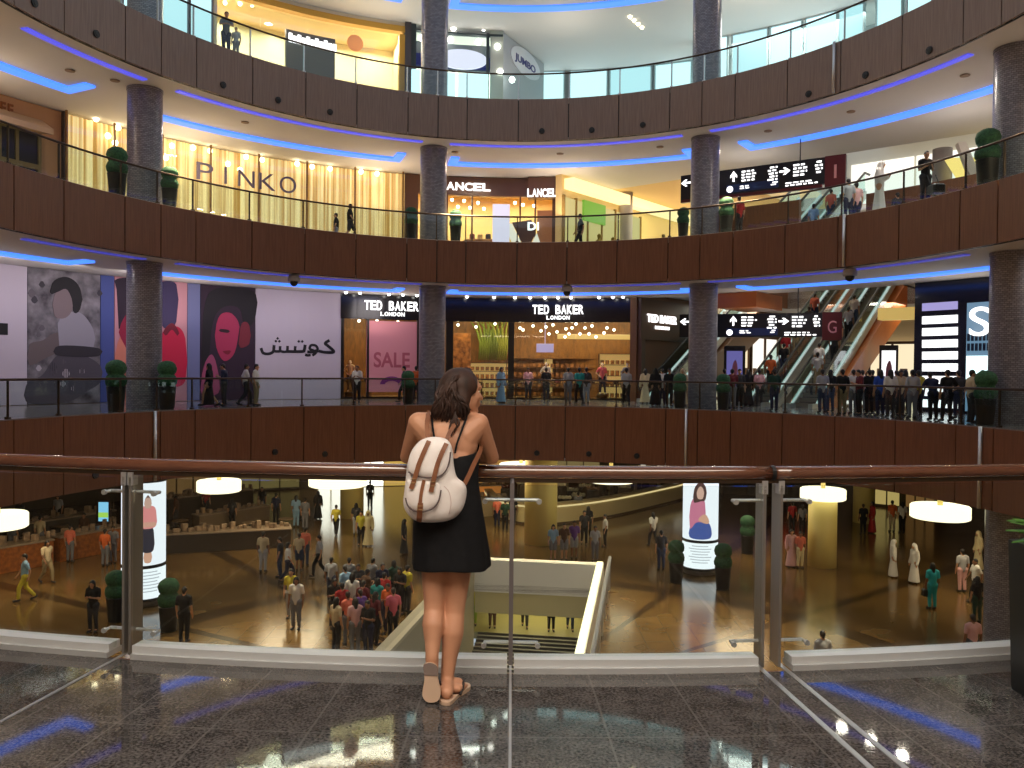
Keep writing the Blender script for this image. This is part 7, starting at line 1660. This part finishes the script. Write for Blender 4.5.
FLAP = [(428, 439.2), (438, 438.8), (446, 441.5), (450.5, 450), (450, 461), (446, 470), (440, 476), (430, 477.5), (419, 476), (409, 472.5), (408.5, 462), (412, 451), (419, 443)]
fl = patch2(FLAP, .016, 'flap', CANV)
line2([(408.5, 472), (414, 475), (423, 477.2), (432, 477.6), (440, 476), (446, 470.5), (449.5, 461), (450.5, 452)], .018, .0035, 'piping', PIPE, fl, False)
PK = [(408, 480), (420, 481), (432, 481.5), (439, 484), (440.5, 491), (439, 500), (434, 507), (425, 511), (414, 510), (406.5, 504), (405.5, 494), (406.5, 486)]
pk = patch2(PK, .014, 'pocket', CANV)
line2([(405.5, 498), (408, 506), (415, 511), (425, 511.5), (434, 507.5), (439, 500), (441, 490)], .015, .0035, 'piping', PIPE, pk, False)
line2([(429, 441), (424, 452), (419, 464), (415.5, 476), (411, 489)], .024, .021, 'closing_strap', LEATH); line2([(446.5, 443.5), (441, 455), (437, 466), (434, 478), (431, 492)], .024, .021, 'closing_strap', LEATH)
line2([(424, 480), (421.5, 492), (420, 504)], .021, .015, 'pocket_strap', LEATH); line2([(420.5, 503), (420, 509), (419.5, 515), (419, 521.5)], .020, .024, 'pocket_tab', LEATH)
for px, py in ((413.5, 481), (432.7, 484), (420.3, 508)):
    c = at(px, py, front(px, py)-.029); q = MB(); q.tube([c+Vector((-.012, 0, -.009)), c+Vector((.012, 0, -.009)), c+Vector((.012, 0, .009)), c+Vector((-.012, 0, .009))], .0022, 6, 0, True); q.build('buckle', cm(150, 120, 80, .3), root)
line2([(444, 486), (449, 492), (451, 503), (449, 514)], .003, .0016, 'piping', cm(206, 184, 180), None, False)
# shoulder straps
ribbon([at(428.5, 441, 3.94), at(427.5, 432, 3.975), at(427, 424, 4.01), at(428, 416.5, 4.06), at(428, 412.8, 4.10), at(428, 413.5, 4.16), at(427, 422, 4.21)], .022, 'shoulder_strap', LEATH, root)
ribbon([at(446, 441, 3.955), at(450, 432, 3.985), at(455, 424, 4.02), at(459.5, 416.5, 4.065), at(461, 413.2, 4.105), at(461, 414, 4.16), at(460, 424, 4.21)], .020, 'shoulder_strap', LEATH, root)
ribbon([at(464.5, 484, 3.90), at(469, 475, 3.93), at(473.5, 465, 3.975), at(478, 456, 4.03), at(480.5, 450, 4.08), at(481, 445, 4.14)], .022, 'lower_strap', LEATH, root, face=Vector((.4, -1, .1)))
# ------------------------------------------------------------------ light
def area(loc, size, power, color, rot=(0, 0, 0), name='ceiling_light', sy=None):
    l = bpy.data.lights.new(name, 'AREA'); l.energy = power; l.color = color; l.size = size
    if sy: l.shape = 'RECTANGLE'; l.size_y = sy
    o = bpy.data.objects.new(name, l); COL.objects.link(o); o.location = loc; o.rotation_euler = rot; return o
WARM = (1, .78, .50); NEUT = (1, .90, .76); COOL = (.80, .88, 1)
# ground floor ceiling lamps
for i in range(12):
    t = TWO*i/12; p = E(t, 6.5, ZCb-.2); area(p, 3.0, 210, WARM, name='ground_ceiling_light')
for i in range(7):
    t = 1.5*PI+(i-3)*.30; p = E(t, .9, ZCb-.2); N = EN(t); o = area(p, 1.0, 300, (1, .84, .58), (math.radians(24), 0, math.atan2(N.y, N.x)+PI/2), 'ground_edge_light'); o.data.spread = math.radians(70)  # added lamps under our balcony edge, to brighten the well and ground floor
for px in (850, 880, 912):
    p = E(T(px, .9, ZB), .9, ZAb-.1); area(p, .3, 60, NEUT, name='gallery_light')  # added lamps that brighten the white-robed figure, no fittings there
for px, y in ((560, 34), (420, 34), (300, 33), (760, 34)): 
    p = at(px, 480, y); area((p.x, p.y, -2.7), 4, 0, WARM) if False else None
for i in range(8):
    t = TWO*i/8+.15; p = E(t, .5, ZAb-.12); N = EN(t); o = area(p, .8, 340, (1, .82, .52), (math.radians(14), 0, math.atan2(N.y, N.x)+PI/2), 'atrium_spot'); o.data.spread = math.radians(52)  # added fill aimed down to lift the middle of the ground floor
# galleries: lower level ceilings (z ZBb), middle level ceilings (ZAb), top
for i in range(10):
    t = TWO*i/10+.2; p = E(t, 3.0, ZBb-.15); far = p.y > 15
    area(p, .3 if far else .12, 60 if far else 24, NEUT, name='gallery_light')
for i in range(10):
    t = TWO*i/10+.40; p = E(t, 4.0, ZAb-.15); area(p, .4, 120, WARM if p.x < 4 else NEUT, name='gallery_light')
for i in range(10):
    t = TWO*i/10+.2; p = E(t, 4.5, ZTOP-.15); area(p, .3, 80, WARM, name='gallery_light')
# added upward fill that brightens the gallery ceilings, no fittings there
for i in range(14):
    t = TWO*i/14+.1
    for o, z, pw, c in ((5.9, ZBb-2.2, 20, (1, .86, .74)), (5.6, ZAb-2.2, 52 if E(t).x < 5 else 26, (1, .80, .58) if E(t).x < 5 else (1, .92, .86)), (5.6, ZTOP-2.6, 34, (1, .90, .74))):
        p = E(t, o, z); area(p, 1.6, pw, c, (PI, 0, 0), 'cove_uplight')
# shop interiors
def shoplight(px, o, z, power, c, s=3.0):
    p = E(T(px, o, z), o, z); area(p, s, power, c, name='shop_light')
for px in (375, 470, 530, 575, 615): shoplight(px, 10.2, ZBb-.4, 260, (1, .74, .40), 2.4)
for px in (425, 470, 525): shoplight(px, 9.6, ZAb-.4, 220, (1, .84, .58), 2.4)
for px in (240, 290, 340, 385): shoplight(px, 9.2, ZTOP-.4, 190, (1, .94, .76), 2.5)
for px in (20, 80, 140, 200, 250, 310, 390):
    t = T(px, 4.6, 4); p = E(t, 4.6, 4.9); N = EN(t); area(p, 1.2, 26, (1, .90, .90), (math.radians(62), 0, math.atan2(N.y, N.x)-PI/2), 'wall_washer')  # added fill that brightens the hoarding and posters
for px in (430, 480): shoplight(px, 9.2, ZTOP-.4, 300, (.95, 1, .92), 2.5)
# corridor
for u in (6, 13): area(H(u, 2.5, ZAb-.3), 3, 300, (1, .82, .5), name='corridor_light'); area(H(u, 9, ZTOP-.5), 6, 900, (1, .97, .9), name='corridor_light')
for u, v in ((10, 4), (12, 12), (12, 18)): area(H(u, v, ZB-1.9), 3, 200, NEUT, name='corridor_light')
area(H(2, 12, ZBb-.3), 3, 60, NEUT, name='corridor_light')
# stair well
area(W(3, -WW/2, ZG-.6), 4, 160, (1, .88, .5), name='landing_light'); 
# daylight of the dome over the void
w = bpy.data.worlds.new('dome_daylight'); SC.world = w; w.use_nodes = True
bg = w.node_tree.nodes['Background']; bg.inputs[0].default_value = (.80, .88, 1.0, 1); bg.inputs[1].default_value = .58
# our own balcony
area((0, 0.2, ZBb-.2), 7.0, 430, NEUT, name='balcony_light', sy=3.5)
SC.view_settings.view_transform = 'Standard'; SC.view_settings.look = 'None'; SC.view_settings.exposure = 0; SC.view_settings.gamma = 1; SC.view_settings.use_curve_mapping = False
SC.cycles.use_denoising = True; SC.cycles.max_bounces = 6; SC.cycles.diffuse_bounces = 3; SC.cycles.glossy_bounces = 3; SC.cycles.transmission_bounces = 4; SC.cycles.transparent_max_bounces = 14
SC.cycles.caustics_reflective = False; SC.cycles.caustics_refractive = False; SC.cycles.sample_clamp_indirect = 4
